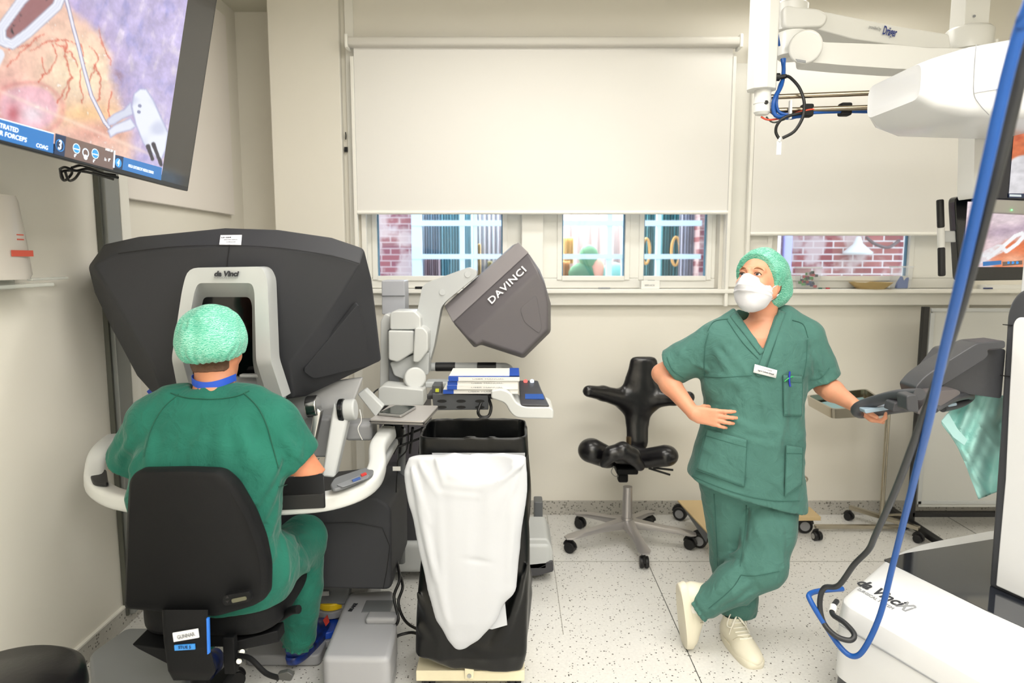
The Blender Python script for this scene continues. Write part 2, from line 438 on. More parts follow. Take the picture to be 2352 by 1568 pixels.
def window(n, x0, x1, panes, posts):
    fr = MB(); Y = 4.33; zt, zb = WT, SILL
    fr.box(((x0+x1)/2, Y, zb+.03), (x1-x0, .09, .06)); fr.box(((x0+x1)/2, Y, zt-.03), (x1-x0, .09, .06))
    ps = [x0]+[v for p in panes for v in p]+[x1]
    for i in range(0, len(ps), 2):
        a, c = ps[i], ps[i+1]
        fr.box(((a+c)/2, Y, (zt+zb)/2), (c-a, .09, zt-zb-.121))
    w = struct(fr.build('window_%d' % n, M_frame, bev=.004))
    # stepped casement profile
    for a, c in panes:
        pm = MB()
        for (s_, w_, y_) in ((0, .03, 4.295),):
            pm.box((a+.0, y_, (zt+zb)/2), (w_, .04, zt-zb-.10)); pm.box((c, y_, (zt+zb)/2), (w_, .04, zt-zb-.10))
            pm.box(((a+c)/2, y_, zb+.06), (c-a-.031, .04, .03)); pm.box(((a+c)/2, y_, zt-.06), (c-a-.031, .04, .03))
        pm.build('casement', M_frame, w, bev=.003)
        g = MB()
        for xx in (a+.019, c-.019): g.box((xx, 4.312, (zt+zb)/2), (.007, .02, zt-zb-.15))
        g.build('gasket', M_gasket, w)
        box('pane', ((a+c)/2, 4.34, (zt+zb)/2), (c-a-.02, .006, zt-zb-.1), M_glass, w, bev=0)
    for xx, ww in posts: box('post', (xx, 4.25, (zt+zb)/2), (ww, .07, zt-zb-.01), M_frame, w, bev=.004)
    return w
w1 = window(1, W1[0], W1[1], [(wx(862), wx(1160)), (wx(1285), wx(1440)), (wx(1472), wx(1627))], [(wx(1222), .13)])
w2 = window(2, W2[0], W2[1], [(wx(1758), wx(2090))], [])
# roller blinds
def blind(label, x0, x1, zt, zb, Y, case=True, chain=False):
    t = thing('roller_blind', label, 'blind', ((x0+x1)/2, Y, zb), 'roller blinds over the windows')
    c = MB(); n = 8
    box('fabric', ((x0+x1)/2, Y, (zt+zb)/2), (x1-x0, .003, zt-zb), M_blind, t, bev=0)
    MB().cyl((x0-.002, Y, zb), (x1+.002, Y, zb), .011, n=14).build('bottom_bar', M_frame, t, sm=40)
    if case:
        h = .05; MB().prism(rounded([(x0-.02, Y-.055, zt+.045), (x0-.02, Y+.03, zt+.045), (x0-.02, Y+.03, zt-.005), (x0-.02, Y-.055, zt-.005)], .018), (x1-x0+.04, 0, 0)).build('cassette', mat('grey_white_blind_case', 'd5d2ca', .45), t, sm=40)
        for xx in (x0-.03, x1+.03): box('end_cap', (xx, Y-.012, zt+.02), (.018, .095, .075), M_frame, t, bev=.006)
        for xx in (x0-.012, x1+.012): box('side_rail', (xx, Y+.01, (zt+zb)/2-.3), (.02, .03, zt-zb+.5), M_trimw, t, bev=.003)
    return t
blind('wide pale roller blind above the three window panes, behind the console with white lettering', P(817, 300, 4.12).x, P(1677, 300, 4.12).x, P(1200, 108, 4.12).z, P(1200, 488, 4.12).z, 4.12)
blind('narrower roller blind hanging behind the ceiling boom and grey pipes', P(1733, 300, 4.15).x, 2.72, 2.78, P(1900, 537, 4.15).z, 4.15)
# black key and switch on the window casing
k = P(795, 343, 4.19); tag(box('wall_magnet', k, (.02, .012, .028), mat('black_plastic', '0c0d0e', .4), bev=.002), 'small black square catch on the casing left of the wide blind', 'catch')
k = P(794, 312, 4.19); tag(MB().tube([k+Vector((0,0,.02)), k+Vector((.004,-.01,.0)), k+Vector((0,0,-.02))], .0035).build('wall_hook', MATS['black_plastic'], sm=40), 'tiny dark hook on the casing above the black square catch', 'hook')
# ceiling luminaires above the light sources
M_lum = mat('lamp_diffuser', 'fffaf0', .5, emit=3)
for nm, x, y, sx, sy, pw in LAMPS:
    t = thing('ceiling_light', 'recessed white ceiling light panel '+nm, 'ceiling light', (x, y, 3.1))
    fr = MB()
    for dx, dy, w, d in ((-sx/2-.02, 0, .04, sy+.08), (sx/2+.02, 0, .04, sy+.08), (0, -sy/2-.02, sx, .04), (0, sy/2+.02, sx, .04)): fr.box((x+dx, y+dy, 3.085), (w, d, .03))
    fr.build('frame', M_frame, t); box('diffuser', (x, y, 3.09), (sx, sy, .01), M_lum, t, bev=0)
# ---------------------------------------------------------------- left wall
M_alu = mat('brushed_aluminium', 'a9aaa6', .35, .9)
box_ = box('whiteboard', (LW+.02, (3.04+4.22)/2, (1.86+3.0)/2), (.03, 1.18, 1.14), mat('off_white_board', 'ece6e0', .35), bev=.004); tag(box_, 'off-white wall board on the left wall behind the large screen', 'board')
t = thing('wall_rail', 'vertical grey metal wall rail between the hanging screen and the surgeon console', 'wall rail', (LW, 2.95, 0))
box('channel', (LW+.02, 2.93, 1.55), (.04, .10, 3.0), mat('grey_rail', '8f9290', .4, .3), t, bev=.004)
box('edge_strip', (LW+.03, 3.02, 1.55), (.02, .07, 3.0), M_trimw, t, bev=.004); box('gap_strip', (LW+.012, 2.87, 1.55), (.02, .012, 3.0), mat('dark_gap', '55564e', .6), t, bev=0)
# hand-disinfectant bag in a clear holder
t = thing('disinfectant_dispenser', 'clear bottle with red print in a transparent wall holder below the large screen', 'dispenser', (LW, 1.95, 1.4))
M_clear = mat('clear_plastic', 'dfe3dc', .15, alpha=.45); M_bag = mat('clear_bag', 'e8e2da', .2, alpha=.75)
c = PX(8, 560, LW+.06)
zc = c.z; yc = c.y
MB().loft([[Vector((LW+.06+x, yc+y*k, zc+z)) for x, y in [(.035*math.cos(a), math.sin(a)) for a in np.linspace(0, 2*math.pi, 17)[:-1]]] for z, k in ((.155, .055), (.14, .07), (0, .10), (-.1, .115), (-.115, .1))]).build('bottle', M_bag, t, sm=50)
MB().box((LW+.098, yc+.03, zc-.03), (.002, .10, .02)).box((LW+.095, yc+.03, zc+.03), (.002, .03, .004)).box((LW+.095, yc+.03, zc+.015), (.002, .03, .004)).build('red_print', mat('red_ink', 'd8604e', .5), t)
MB().box((LW+.07, yc+.0, zc-.135), (.12, .26, .012)).box((LW+.01, yc, zc-.05), (.012, .2, .2)).box((LW+.05, yc+.22, zc-.118), (.02, .2, .01)).build('holder', M_clear, t, bev=.004)
# ================================================================ the building across the yard
def brick_mat(name, c1, c2, mortar, scale=1):
    m = mat(name, c1, .85); nt = m.node_tree; b = nt.nodes['Principled BSDF']; tc = nt.nodes['Texture Coordinate']
    s = nt.nodes.new('ShaderNodeSeparateXYZ'); c = nt.nodes.new('ShaderNodeCombineXYZ')
    nt.links.new(tc.outputs['Object'], s.inputs[0]); nt.links.new(s.outputs[0], c.inputs[0]); nt.links.new(s.outputs[2], c.inputs[1])
    k = nt.nodes.new('ShaderNodeTexBrick'); k.inputs['Scale'].default_value = scale
    k.inputs['Brick Width'].default_value = .23; k.inputs['Row Height'].default_value = .075; k.inputs['Mortar Size'].default_value = .008
    k.inputs['Color1'].default_value = (*lin(c1), 1); k.inputs['Color2'].default_value = (*lin(c2), 1); k.inputs['Mortar'].default_value = (*lin(mortar), 1)
    k.inputs['Bias'].default_value = 0
    nt.links.new(c.outputs[0], k.inputs['Vector'])
    n = nt.nodes.new('ShaderNodeTexNoise'); n.inputs['Scale'].default_value = 3.4; n.inputs['Detail'].default_value = 6; nt.links.new(tc.outputs['Object'], n.inputs['Vector'])
    r = nt.nodes.new('ShaderNodeValToRGB'); r.color_ramp.elements[0].position = .47; r.color_ramp.elements[1].position = .58
    r.color_ramp.elements[0].color = (0, 0, 0, 1); r.color_ramp.elements[1].color = (.75, .75, .75, 1); nt.links.new(n.outputs['Fac'], r.inputs[0])
    mx = nt.nodes.new('ShaderNodeMix'); mx.data_type = 'RGBA'; nt.links.new(r.outputs[0], mx.inputs['Factor']); nt.links.new(k.outputs['Color'], mx.inputs['A'])
    mx.inputs['B'].default_value = (*lin('c9b4b0'), 1); nt.links.new(mx.outputs['Result'], b.inputs['Base Color'])
    return m
M_brick = brick_mat('weathered_brick', 'a4605c', '854848', 'cfc3c0')
M_brick2 = brick_mat('plain_brick', '97585c', '86505a', 'b79a9a')
M_bluef = mat('pale_blue_window_frame', 'c9dcee', .5)
YB = 8.6
def bx_(px, Y=YB): return P(px, 570, Y).x
t = thing('brick_building', 'weathered red brick building outside, seen through the right window strip', 'building', (2.9, 8.0, 0))
box('facade', ((bx_(1700, 8)+bx_(2400, 8))/2, 8.15, 1.8), (bx_(2400, 8)-bx_(1700, 8), .3, 4.4), M_brick, t, bev=0)
box('pale_pipe', (bx_(1808, 7.9), 7.9, 1.9), (.09, .09, 4), mat('lilac_pipe', 'b9b6ea', .5), t, bev=.02)
box('bulkhead', (bx_(1775, 7.9), 7.92, 1.75), (.16, .12, .9), mat('pink_white_panel', 'f0dde4', .5), t, bev=.02)
M_lampo = mat('outdoor_lamp', 'cfd0cc', .4)
MB().lathe(P(1970, 580, 7.9), [(.02, .18), (.03, .16), (.05, .1), (.16, 0), (.15, -.02), (0, -.02)]).build('wall_lamp', M_lampo, t, sm=40)
MB().tube([P(1990, 545, 7.95), P(2010, 560, 7.85), P(2040, 568, 7.9), P(2065, 552, 7.96)], .018).build('loose_cable', mat('dark_cable', '5c4a4c', .6), t, sm=40)
t = thing('ward_building', 'blurred building outside with pale blue window frames and teal curtains, seen through the wide window', 'building', (0, YB, 0))
f = MB()
def bay(x0, x1): f.box(((x0+x1)/2, YB+.15, 1.8), (x1-x0, .3, 4.4))
bay(bx_(700), bx_(948)); bay(bx_(1606), bx_(1650)); bay(bx_(1160), bx_(1270))
f.build('facade', M_brick2, t)
f = MB(); f.box(((bx_(948)+bx_(1606))/2, YB+.15, -.1), (bx_(1606)-bx_(948), .3, 2)).build('parapet', M_brick2, t)
fr = [(959, 22), (1062, 10), (1092, 8), (1398, 12), (1440, 26), (1280, 16), (1510, 9)]
for px, w in fr: box('window_post', (bx_(px), YB-.03, 1.8), (w*.0054, .1, 3.4), M_bluef, t, bev=0)
for py, h in ((513, 12), (589, 11), (480, 12)): box('window_rail', ((bx_(948)+bx_(1606))/2, YB-.05, P(1200, py, YB).z), (bx_(1606)-bx_(948), .08, h*.0054), M_bluef, t, bev=0)
def curt(px0, px1, col, py0=470, py1=660, Y=YB+.5, name='curtain'):
    x0, x1 = P(px0, 570, Y).x, P(px1, 570, Y).x; z0, z1 = P(900, py1, Y).z, P(900, py0, Y).z; n = 24
    pts = [Vector((x0+(x1-x0)*i/n, Y+.05*math.sin(i*1.9), z0)) for i in range(n+1)]
    pts2 = [p+Vector((0, .02, 0)) for p in pts[::-1]]
    MB().prism(pts+pts2, (0, 0, z1-z0)).build(name, mat('curtain_'+col, col, .8), t, sm=50)
curt(970, 1012, '9fb8c8'); curt(1012, 1058, '86b8c2'); curt(1058, 1085, 'a9dce6'); curt(1085, 1160, 'a7acb6', Y=YB+.9)
curt(975, 1010, 'b9a7ad', 590, 650, YB+.4, 'chair_back'); curt(1098, 1104, 'e3cf9a', 560, 640, YB+.8, 'lit_strip'); curt(1120, 1130, 'c9c79a', 600, 640, YB+.8, 'lit_strip')
curt(1285, 1440, 'b7a8a8', Y=YB+1.2); curt(1293, 1318, 'f3d795', 545, 605, YB+.8, 'yellow_cabinet'); curt(1290, 1310, 'e7c08c', 600, 650, YB+.7, 'shelf')
curt(1475, 1515, '5d9aa0', Y=YB+.6); curt(1515, 1565, '4f959c', Y=YB+.7); curt(1560, 1610, 'b4b4c2', Y=YB+.3)
for px, col, r in ((1484, 'd9a45c', .16), (1552, 'd9a45c', .18)):
    c = P(px, 577, YB+.35); o = MB(); o.tube([c+Vector((math.cos(a)*r*.3, 0, math.sin(a)*r)) for a in np.linspace(0, 2*math.pi, 20)], .018, 6, 0).build('round_ornament', mat('orange_ring', col, .6), t, sm=60)
for px, py, col, sx, sz in ((1352, 590, '5f8f6a', .13, .16), (1340, 630, '4a7a5c', .2, .16), (1372, 618, 'd9a08a', .09, .15), (1410, 625, '8fc9bd', .16, .13)):
    c = P(px, py, YB+.5); rings = [[c+Vector((sx*math.sin(v)*math.cos(a), .08*math.sin(v)*math.sin(a), sz*math.cos(v))) for a in np.linspace(0, 2*math.pi, 13)[:-1]] for v in np.linspace(.1, math.pi-.1, 8)]
    MB().loft(rings).build('blurred_figure' if 'd9' not in col else 'pink_blurred_figure', mat('blurred_'+col, col, .8), t, sm=60)  # green and pink ellipsoids standing in for the blurred people-like shapes
struct(box('floor_yard', (1, 9, -1.2), (14, 9, .1), mat('yard_paving', '9a9a98', .9), bev=0))

area('ward_fill_light', (-.2, YB+1.0, 2.6), 4, 1.2, 260)  # area light added unseen to brighten the curtains behind the ward windows
struct(box('wall_ward', (-.2, YB+1.6, 1.6), (6, .1, 3), mat('ward_wall', 'c9cfd6', .8), bev=0)); struct(box('ceiling_ward', (-.2, YB+.95, 3.0), (6, 1.6, .1), MATS['ward_wall'], bev=0))
# ================================================================ surgeon console in front of the seated surgeon
M_dk = mat('charcoal_plastic', '38393d', .6, bump=.2, bscale=900, spec=.3)
M_dk2 = mat('charcoal_plastic_smooth', '404044', .45, bump=.1, bscale=700)
M_blk = mat('black_rubber', '141416', .45)
M_white = mat('white_abs', 'd4d6d4', .32, spec=.5)
M_lgrey = mat('light_grey_abs', 'bfc2c2', .38)
M_mgrey = mat('mid_grey_abs', '97989b', .4)
M_sgrey = mat('slate_grey_abs', '6d7073', .45)
M_metal = mat('steel', 'b8b9b8', .22, 1)
M_cable = mat('black_cable', '101113', .4)
M_logo = mat('dark_logo_ink', '26282e', .5); M_greyink = mat('grey_ink', '8d8f92', .5)
con = thing('surgeon_console', 'large charcoal surgeon console with white viewer frame, surgeon leaning into it', 'surgical console', (-1.02, 2.7, 0))
def ring(lst): return [P(*a) for a in lst]
# head shell: crease ring, silhouette ring, rear ring - all closed loops of 16
cre = ring([(214,606,2.50),(272,582,2.465),(394,567,2.435),(517,563,2.425),(640,569,2.43),(762,587,2.45),(829,606,2.48),
            (782,680,2.495),(722,765,2.505),(667,834,2.515),(676,914,2.58),(520,930,2.58),(372,902,2.58),(351,842,2.515),(305,760,2.505),(258,680,2.50)])
sil = ring([(203,612,2.57),(240,560,2.57),(318,543,2.56),(517,523,2.55),(639,527,2.55),(762,545,2.56),(836,570,2.58),
            (854,640,2.68),(866,735,2.72),(877,828,2.76),(700,911,2.68),(520,925,2.66),(350,903,2.66),(314,863,2.68),(262,765,2.63),(218,672,2.60)])
bk = ring([(250,612,2.98),(280,590,3.0),(340,575,3.0),(517,562,3.0),(639,566,3.0),(752,580,3.0),(800,600,3.0),
           (822,650,3.02),(832,735,3.02),(836,800,3.02),(720,858,3.0),(540,868,2.98),(400,850,2.98),(350,820,2.98),(300,740,2.96),(262,680,2.96)])
m = MB(); m.loft([cre, sil, bk], cap=False)
n = 16
cen = [P(420,705,2.47), P(600,705,2.47)]
m.add(cre, [(0,1,2,3,13,14,15), (3,4,5,6,7,8,9), (13,3,9), (13,9,10,11,12)])
m.add(bk, [tuple(range(16))[::-1]])
# rounded shell edges come from the bevel
sh = m.build('head_shell', M_dk, con, bev=.011, seg=3)
# upper seam and centre seam
MB().tube([P(*a)+Vector((0,-.0015,0)) for a in [(272,582,2.465),(394,567,2.435),(517,563,2.425),(640,569,2.43),(762,587,2.45),(826,605,2.478)]], .0014, 5, 3).build('shell_seam', mat('seam_dark', '1c1c1e', .7), con)
MB().tube([P(527,562,2.423), P(520,618,2.44)], .0013, 5, 2).build('shell_seam', MATS['seam_dark'], con)
# raised triangle panel on the right facet
def onfac(px, py, off=0.0):
    # plane of the right facet
    a, b, c = P(829,606,2.48), P(667,834,2.515), P(877,828,2.76)
    nn = (b-a).cross(c-a).normalized()
    if nn.y > 0: nn = -nn
    d = (P(px, py, 1)-cam.location); t_ = (a-cam.location).dot(nn)/d.dot(nn)
    return cam.location+d*t_+nn*off
tri = [onfac(*a) for a in ((822,694), (838,762), (846,838), (720,868), (694,850))]
MB().prism(rounded([q+(onfac(822,694,.006)-onfac(822,694)) for q in tri], .02), -(onfac(822,694,.02)-onfac(822,694))).build('facet_panel', M_dk, con, bev=.004)
# viewer frame
def circ(lst, Y, r=.03):
    pts = [P(a[0], a[1], Y if len(a) < 3 else a[2]) for a in lst]; return rounded(pts, r, 4)
out_f = [(394,823,2.38),(419,659,2.36),(432,615,2.36),(602,612,2.36),(614,640,2.36),(622,830,2.38),(650,915,2.44),(412,915,2.44)]
in_f = [(418,823,2.38),(447,668,2.365),(455,650,2.365),(578,650,2.365),(584,668,2.365),(588,830,2.38),(612,905,2.44),(440,905,2.44)]
in_b = [(440,823,2.50),(464,700,2.46),(468,682,2.455),(573,682,2.455),(579,700,2.46),(580,830,2.50),(592,905,2.53),(450,905,2.53)]
R_ = [.02,.05,.05,.05,.05,.02,.005,.005]
def rr(l, dy=0):
    return [p+Vector((0, dy, 0)) for p in rounded([P(*a) for a in l], R_, 4)]
vf = MB(); vf.loft([rr(out_f, .09), rr(out_f, .012), rr(out_f), rr(in_f), rr(in_f, .01), rr(in_b)], cap=False)
vf.build('viewer_frame', M_lgrey, con, bev=.006)
MB().add([P(455,680,2.455), P(590,680,2.455), P(592,862,2.505), P(440,862,2.505)], [(0,1,2,3)]).build('viewer_window', mat('viewer_black', '050607', .12), con)
MB().prism([P(425,858,2.50), P(604,868,2.50), P(640,925,2.46), P(410,925,2.46)], (0,.1,0)).build('viewer_chin', M_mgrey, con, bev=.006)
box('head_rest', P(575, 862, 2.47), (.07, .03, .012), M_lgrey, con, bev=.004)
text('da Vinci', P(519,629,2.353), (1,0,0), (0,.06,1), .024, M_logo, con, shear=.25, bold=.0012, width=.084, name='logo_lettering')
text('SURGICAL SYSTEM', P(519,637.5,2.353), (1,0,0), (0,.06,1), .009, M_greyink, con, width=.08, name='small_lettering')
# asset label
lb = P(529,553,2.432); up = (P(529,545,2.55)-P(529,563,2.425)); up = Vector((0,.75,.9)).normalized()
q = MB(); R = frame((1,0,0), z=Vector((1,0,0)).cross(up))
LC = P(529.5, 552.5, 2.470)
def band_at(px, py, off=.004):
    a, b, c = P(517,563,2.425), P(640,569,2.43), P(517,523,2.55)
    nn = (b-a).cross(c-a).normalized(); nn = -nn if nn.y > 0 else nn
    d = (P(px, py, 1)-cam.location); t_ = (a-cam.location).dot(nn)/d.dot(nn)
    return cam.location+d*t_+nn*off, nn
lp = [band_at(*a)[0] for a in ((507,542),(556,541.5),(554,564),(504,563))]; NN = band_at(529,553)[1]
MB().prism(lp, NN*-.002).build('asset_label', mat('label_white', 'e9ebf0', .5), con)
rt = (lp[1]-lp[0]).normalized(); upv = (lp[0]-lp[3]).normalized()
text('L01229', band_at(520,548,.0046)[0], rt, upv, .0095, M_logo, con, width=.032); text('SERVICE 2020-01', band_at(531,553,.0046)[0], rt, upv, .005, M_greyink, con, width=.045)
text('AVDELING', band_at(531,558,.0046)[0], rt, upv, .005, M_greyink, con, width=.03)
# neck, column and lift links behind/below the head
c = MB(); c.loft([[P(x, y, Y) for x, y, Y in ((560,900,2.75),(835,865,2.75),(835,865,2.95),(560,900,2.95))], [P(x, y, Y) for x, y, Y in ((590,960,2.72),(812,925,2.72),(812,925,2.92),(590,960,2.92))], [P(x, y, Y) for x, y, Y in ((610,1000,2.75),(740,985,2.75),(740,985,2.9),(610,1000,2.9))]])
c.build('neck_housing', mat('pale_grey_metal', 'a8a9ab', .35), con, bev=.01)
c = P(600,1060,2.86); box('column', (c.x, 2.88, .85), (.22, .16, 1.0), M_sgrey, con, bev=.02)
box('column_cover', (P(662,960,2.8).x, 2.8, P(662,960,2.8).z+.05), (.07, .1, .3), M_dk2, con, bev=.01)
for side, (ex, ey) in ((1, (0,0)),):
    a = P(745,960,2.62); b_ = P(700,1120,2.52)
    MB().cyl(P(706,935,2.62), P(732,932,2.62), .043, n=32).build('hinge_disc', M_metal, con, bev=.006, seg=2)
    MB().cyl(P(790,942,2.62), P(818,940,2.62), .042, n=32).build('hinge_disc', M_lgrey, con, bev=.008, seg=2)
    MB().cyl(P(780,943,2.62), P(792,942,2.62), .046, n=32).build('hinge_ring', mat('dark_chrome', '3a3c3e', .2, .8), con, bev=.004)
    lk = MB(); lk.prism([P(765,925,2.60),P(800,960,2.60),P(768,1098,2.50),P(738,1095,2.50)], (.0,.07,.0)); lk.build('lift_link', M_lgrey, con, bev=.01)
    lk = MB(); lk.prism([P(722,930,2.60),P(738,945,2.60),P(722,1020,2.56),P(708,1020,2.56)], (.0,.04,.0)); lk.build('lift_link', M_metal, con, bev=.006)
    MB().box(P(735,1000,2.72), (.10,.08,.16)).build('link_cover', M_mgrey, con, bev=.012)
lk = MB(); lk.prism([P(820,905,2.78),P(838,893,2.78),P(880,935,2.72),P(862,958,2.72)], (0,.05,0)); lk.build('cross_strut', M_lgrey, con, bev=.006)
box('lower_bracket', P(830,985,2.75), (.11,.12,.07), M_mgrey, con, bev=.015)
# armrest: one sweep with up-turned ends
def bar(pts, w, h, r=.02):
    """rounded box section swept along points, kept upright"""
    pts = curve(pts, 5); rings = []
    for i, p in enumerate(pts):
        t_ = (pts[min(i+1, len(pts)-1)]-pts[max(i-1, 0)]).normalized()
        s_ = t_.cross(Vector((0,0,1)));
        if s_.length < .2: s_ = Vector((1,0,0))
        s_.normalize(); u_ = s_.cross(t_).normalized()
        a, b = w/2, h/2
        rings.append(rounded([p+s_*a+u_*b, p-s_*a+u_*b, p-s_*a-u_*b, p+s_*a-u_*b], r, 3))
    return MB().loft(rings)
arm_pts = [P(892,992,2.72), P(868,1030,2.60), P(866,1075,2.46), P(845,1112,2.36), P(790,1140,2.28), P(700,1156,2.24), P(500,1162,2.22), P(300,1152,2.24), P(225,1120,2.32), P(218,1080,2.42), P(232,1040,2.52), P(262,1012,2.72)]
bar(arm_pts, .064, .058, .018).build('armrest', M_white, con, bev=.0, sm=50)
bar([P(893,985,2.74), P(880,1010,2.66)], .05, .05, .015).build('armrest_joint', M_metal, con, sm=50)
bar([P(905,1015,2.80), P(880,1060,2.64), P(862,1100,2.5)], .035, .035, .012).build('armrest_tie', M_lgrey, con, sm=50)
def padplate(name, lst, z, m, th=.02, r=.03, parent=con):
    pts = [PZ(px, py, z) for px, py in lst]
    return MB().prism(rounded(pts, r, 4), (0,0,th)).build(name, m, parent, bev=.005)
zt = P(790,1128,2.29).z+.03
padplate('touchpad_rim', [(758,1120),(768,1104),(842,1079),(860,1084),(856,1097),(790,1125),(764,1132)], zt, M_sgrey, .012, .02)
padplate('touchpad', [(772,1115),(838,1088),(848,1092),(845,1099),(786,1120)], zt+.012, mat('pad_grey', '7d8085', .35), .003, .008)
padplate('red_button', [(828,1091),(840,1086),(843,1090),(831,1095)], zt+.015, mat('red_button', 'c8322c', .4), .004, .003)
padplate('touch_screen', [(808,1103),(826,1096),(829,1100),(811,1107)], zt+.015, mat('dim_screen', '3d5a9a', .2), .003, .002)
padplate('touchpad_rim', [(205,1098),(216,1084),(245,1085),(250,1118),(215,1116)], zt-.005, M_blk, .014, .02)
padplate('palm_rest', [(640,1128),(745,1120),(748,1167),(640,1172)], zt-.06, mat('black_vinyl', '0e0f11', .45), .05, .01)
# lower housing and foot base
hb = MB(); fr_ = [P(640,1165,2.60),P(860,1140,2.60),P(898,1165,2.60),P(900,1355,2.60),P(640,1350,2.60)]
o = MB().loft([[PZ(*a) for a in ()] or rounded(fr_, .03), rounded([p+Vector((-.0,.42,.0)) for p in fr_], .03)]).build('lower_housing', M_dk, con, bev=.012)
MB().tube([P(650,1205,2.597), P(878,1212,2.597), P(880,1352,2.597)], .0014, 5, 3).build('housing_seam', MATS['seam_dark'], con)
Zb = .0
# pedal tray
def top(lst, z): return [PZ(px, py, z) for px, py in lst]
tray = top([(560,1505),(735,1505),(800,1345),(640,1345),(600,1430)], .05)
MB().prism(rounded(tray, .03), (0,0,-.045)).build('pedal_tray', M_mgrey, con, bev=.008)
# right foot of base: upper cover stepping down to a bumper
ft = MB()
a0 = top([(738,1510),(800,1358),(905,1352),(912,1440),(895,1512),(850,1512)], .20)
low = [Vector((p.x, p.y, .07)) for p in a0]
ft.prism(rounded([Vector((p.x,p.y,.20)) for p in a0], .03), (0,0,-.13))  .build('base_cover', mat('base_grey_abs', 'a2a3a7', .42), con, bev=.02, seg=4)
box('brake_recess', PZ(868,1392,.201)+Vector((0,.0,-.004)), (.115,.10,.012), M_sgrey, con, bev=.004)
box('brake_pedal', PZ(875,1425,.21)+Vector((0,.02,.0)), (.12,.06,.03), M_mgrey, con, bev=.012)
text('BRAKE', PZ(811,1394,.203), Vector((.16,.98,0)), Vector((-.98,.16,0)), .022, M_logo, con, bold=.0006, name='brake_lettering')
b2 = top([(738,1556),(850,1556),(893,1545),(905,1400),(800,1400)], .0)
ft = MB(); ft.prism(rounded([Vector((p.x-.004,p.y+.0,.075)) for p in a0], .03), (0,0,-.06)).build('base_bumper', M_mgrey, con, bev=.012)
ca = PZ(878,1545,.02); MB().cyl((ca.x-.02,ca.y+.02,.045), (ca.x+.02,ca.y+.02,.045), .044).build('base_caster', M_blk, con, bev=.006)
# left foot of base
a1 = top([(205,1500),(290,1440),(400,1440),(440,1500),(420,1590),(210,1590)], .16)
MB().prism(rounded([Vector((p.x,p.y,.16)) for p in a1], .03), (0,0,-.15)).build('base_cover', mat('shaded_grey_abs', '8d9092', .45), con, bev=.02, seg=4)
xm = (a0[0].x+a1[3].x)/2
box('base_beam', (xm, 2.95, .1), (a0[0].x-a1[3].x+.12, .3, .16), M_mgrey, con, bev=.02)
# yellow and blue pedals in the well
def pedal(name, px, py, r, z, col, lab=None):
    c = PZ(px, py, z)
    o = MB().lathe(c, [(r, -.02), (r, .0), (r*.97, .008), (.0, .010)], n=36).build(name, mat(name+'_mat', col, .35), con, bev=.003)
    MB().lathe(c-Vector((0,0,.022)), [(r*1.15, -.03), (r*1.15, 0), (0, .0)], n=36).build('pedal_base', M_mgrey, con, bev=.003)
    return c
c = pedal('yellow_pedal', 762, 1378, .058, .14, 'e6c11d'); text('R', c+Vector((.006,0,.012)), (1,0,0), (0,1,0), .028, M_logo, con, bold=.0008)
MB().tube([c+Vector((.006+.02*math.cos(a), .02*math.sin(a), .011)) for a in np.linspace(0, 6.283, 24)], .0014, 5, 0).build('letter_ring', M_logo, con)
pedal('blue_pedal', 752, 1440, .06, .07, '1f4fc0')
box('pedal_back', PZ(752,1345,.22), (.2,.03,.16), M_sgrey, con, bev=.01)
box('pedal_tag', PZ(745,1362,.20), (.04,.01,.02), M_lgrey, con, bev=.002)
# blue strap end and power cables
MB().tube([P(343,895,2.70),P(352,905,2.70)], .012, 8, 2).build('blue_strap', mat('blue_strap', '2544b8', .5), con, sm=40)
cb = MB().tube([P(912,1290,2.75), P(918,1330,2.62), P(905,1370,2.6), P(915,1420,2.55), P(905,1440,2.55)], .006).build('power_cable', M_cable, con, sm=60)
MB().tube([P(905,1462,2.60), P(945,1452,2.62), P(975,1462,2.7)], .006).build('power_cable', M_cable, con, sm=60)
MB().tube([P(912,1300,2.8), P(925,1345,2.66), P(915,1385,2.6), P(935,1430,2.6), P(985,1455,2.72)], .006).build('power_cable', M_cable, con, sm=60)
# ================================================================ people
def cloth(name, col, col2, waves=14):
    m = mat(name, col, .82, noise=.1, nscale=5, col2=col2, sheen=.15, spec=.2); nt = m.node_tree; b = nt.nodes['Principled BSDF']; tc = nt.nodes['Texture Coordinate']
    n = nt.nodes.new('ShaderNodeTexNoise'); n.inputs['Scale'].default_value = waves; n.inputs['Detail'].default_value = 6; n.inputs['Distortion'].default_value = .8
    nt.links.new(tc.outputs['Object'], n.inputs['Vector'])
    bn = nt.nodes.new('ShaderNodeBump'); bn.inputs['Strength'].default_value = .6; bn.inputs['Distance'].default_value = .02
    n2 = nt.nodes.new('ShaderNodeTexNoise'); n2.inputs['Scale'].default_value = 500; nt.links.new(tc.outputs['Object'], n2.inputs['Vector'])
    b2 = nt.nodes.new('ShaderNodeBump'); b2.inputs['Strength'].default_value = .25; b2.inputs['Distance'].default_value = .001
    nt.links.new(n.outputs['Fac'], bn.inputs['Height']); nt.links.new(n2.outputs['Fac'], b2.inputs['Height']); nt.links.new(bn.outputs[0], b2.inputs['Normal']); nt.links.new(b2.outputs[0], b.inputs['Normal'])
    return m
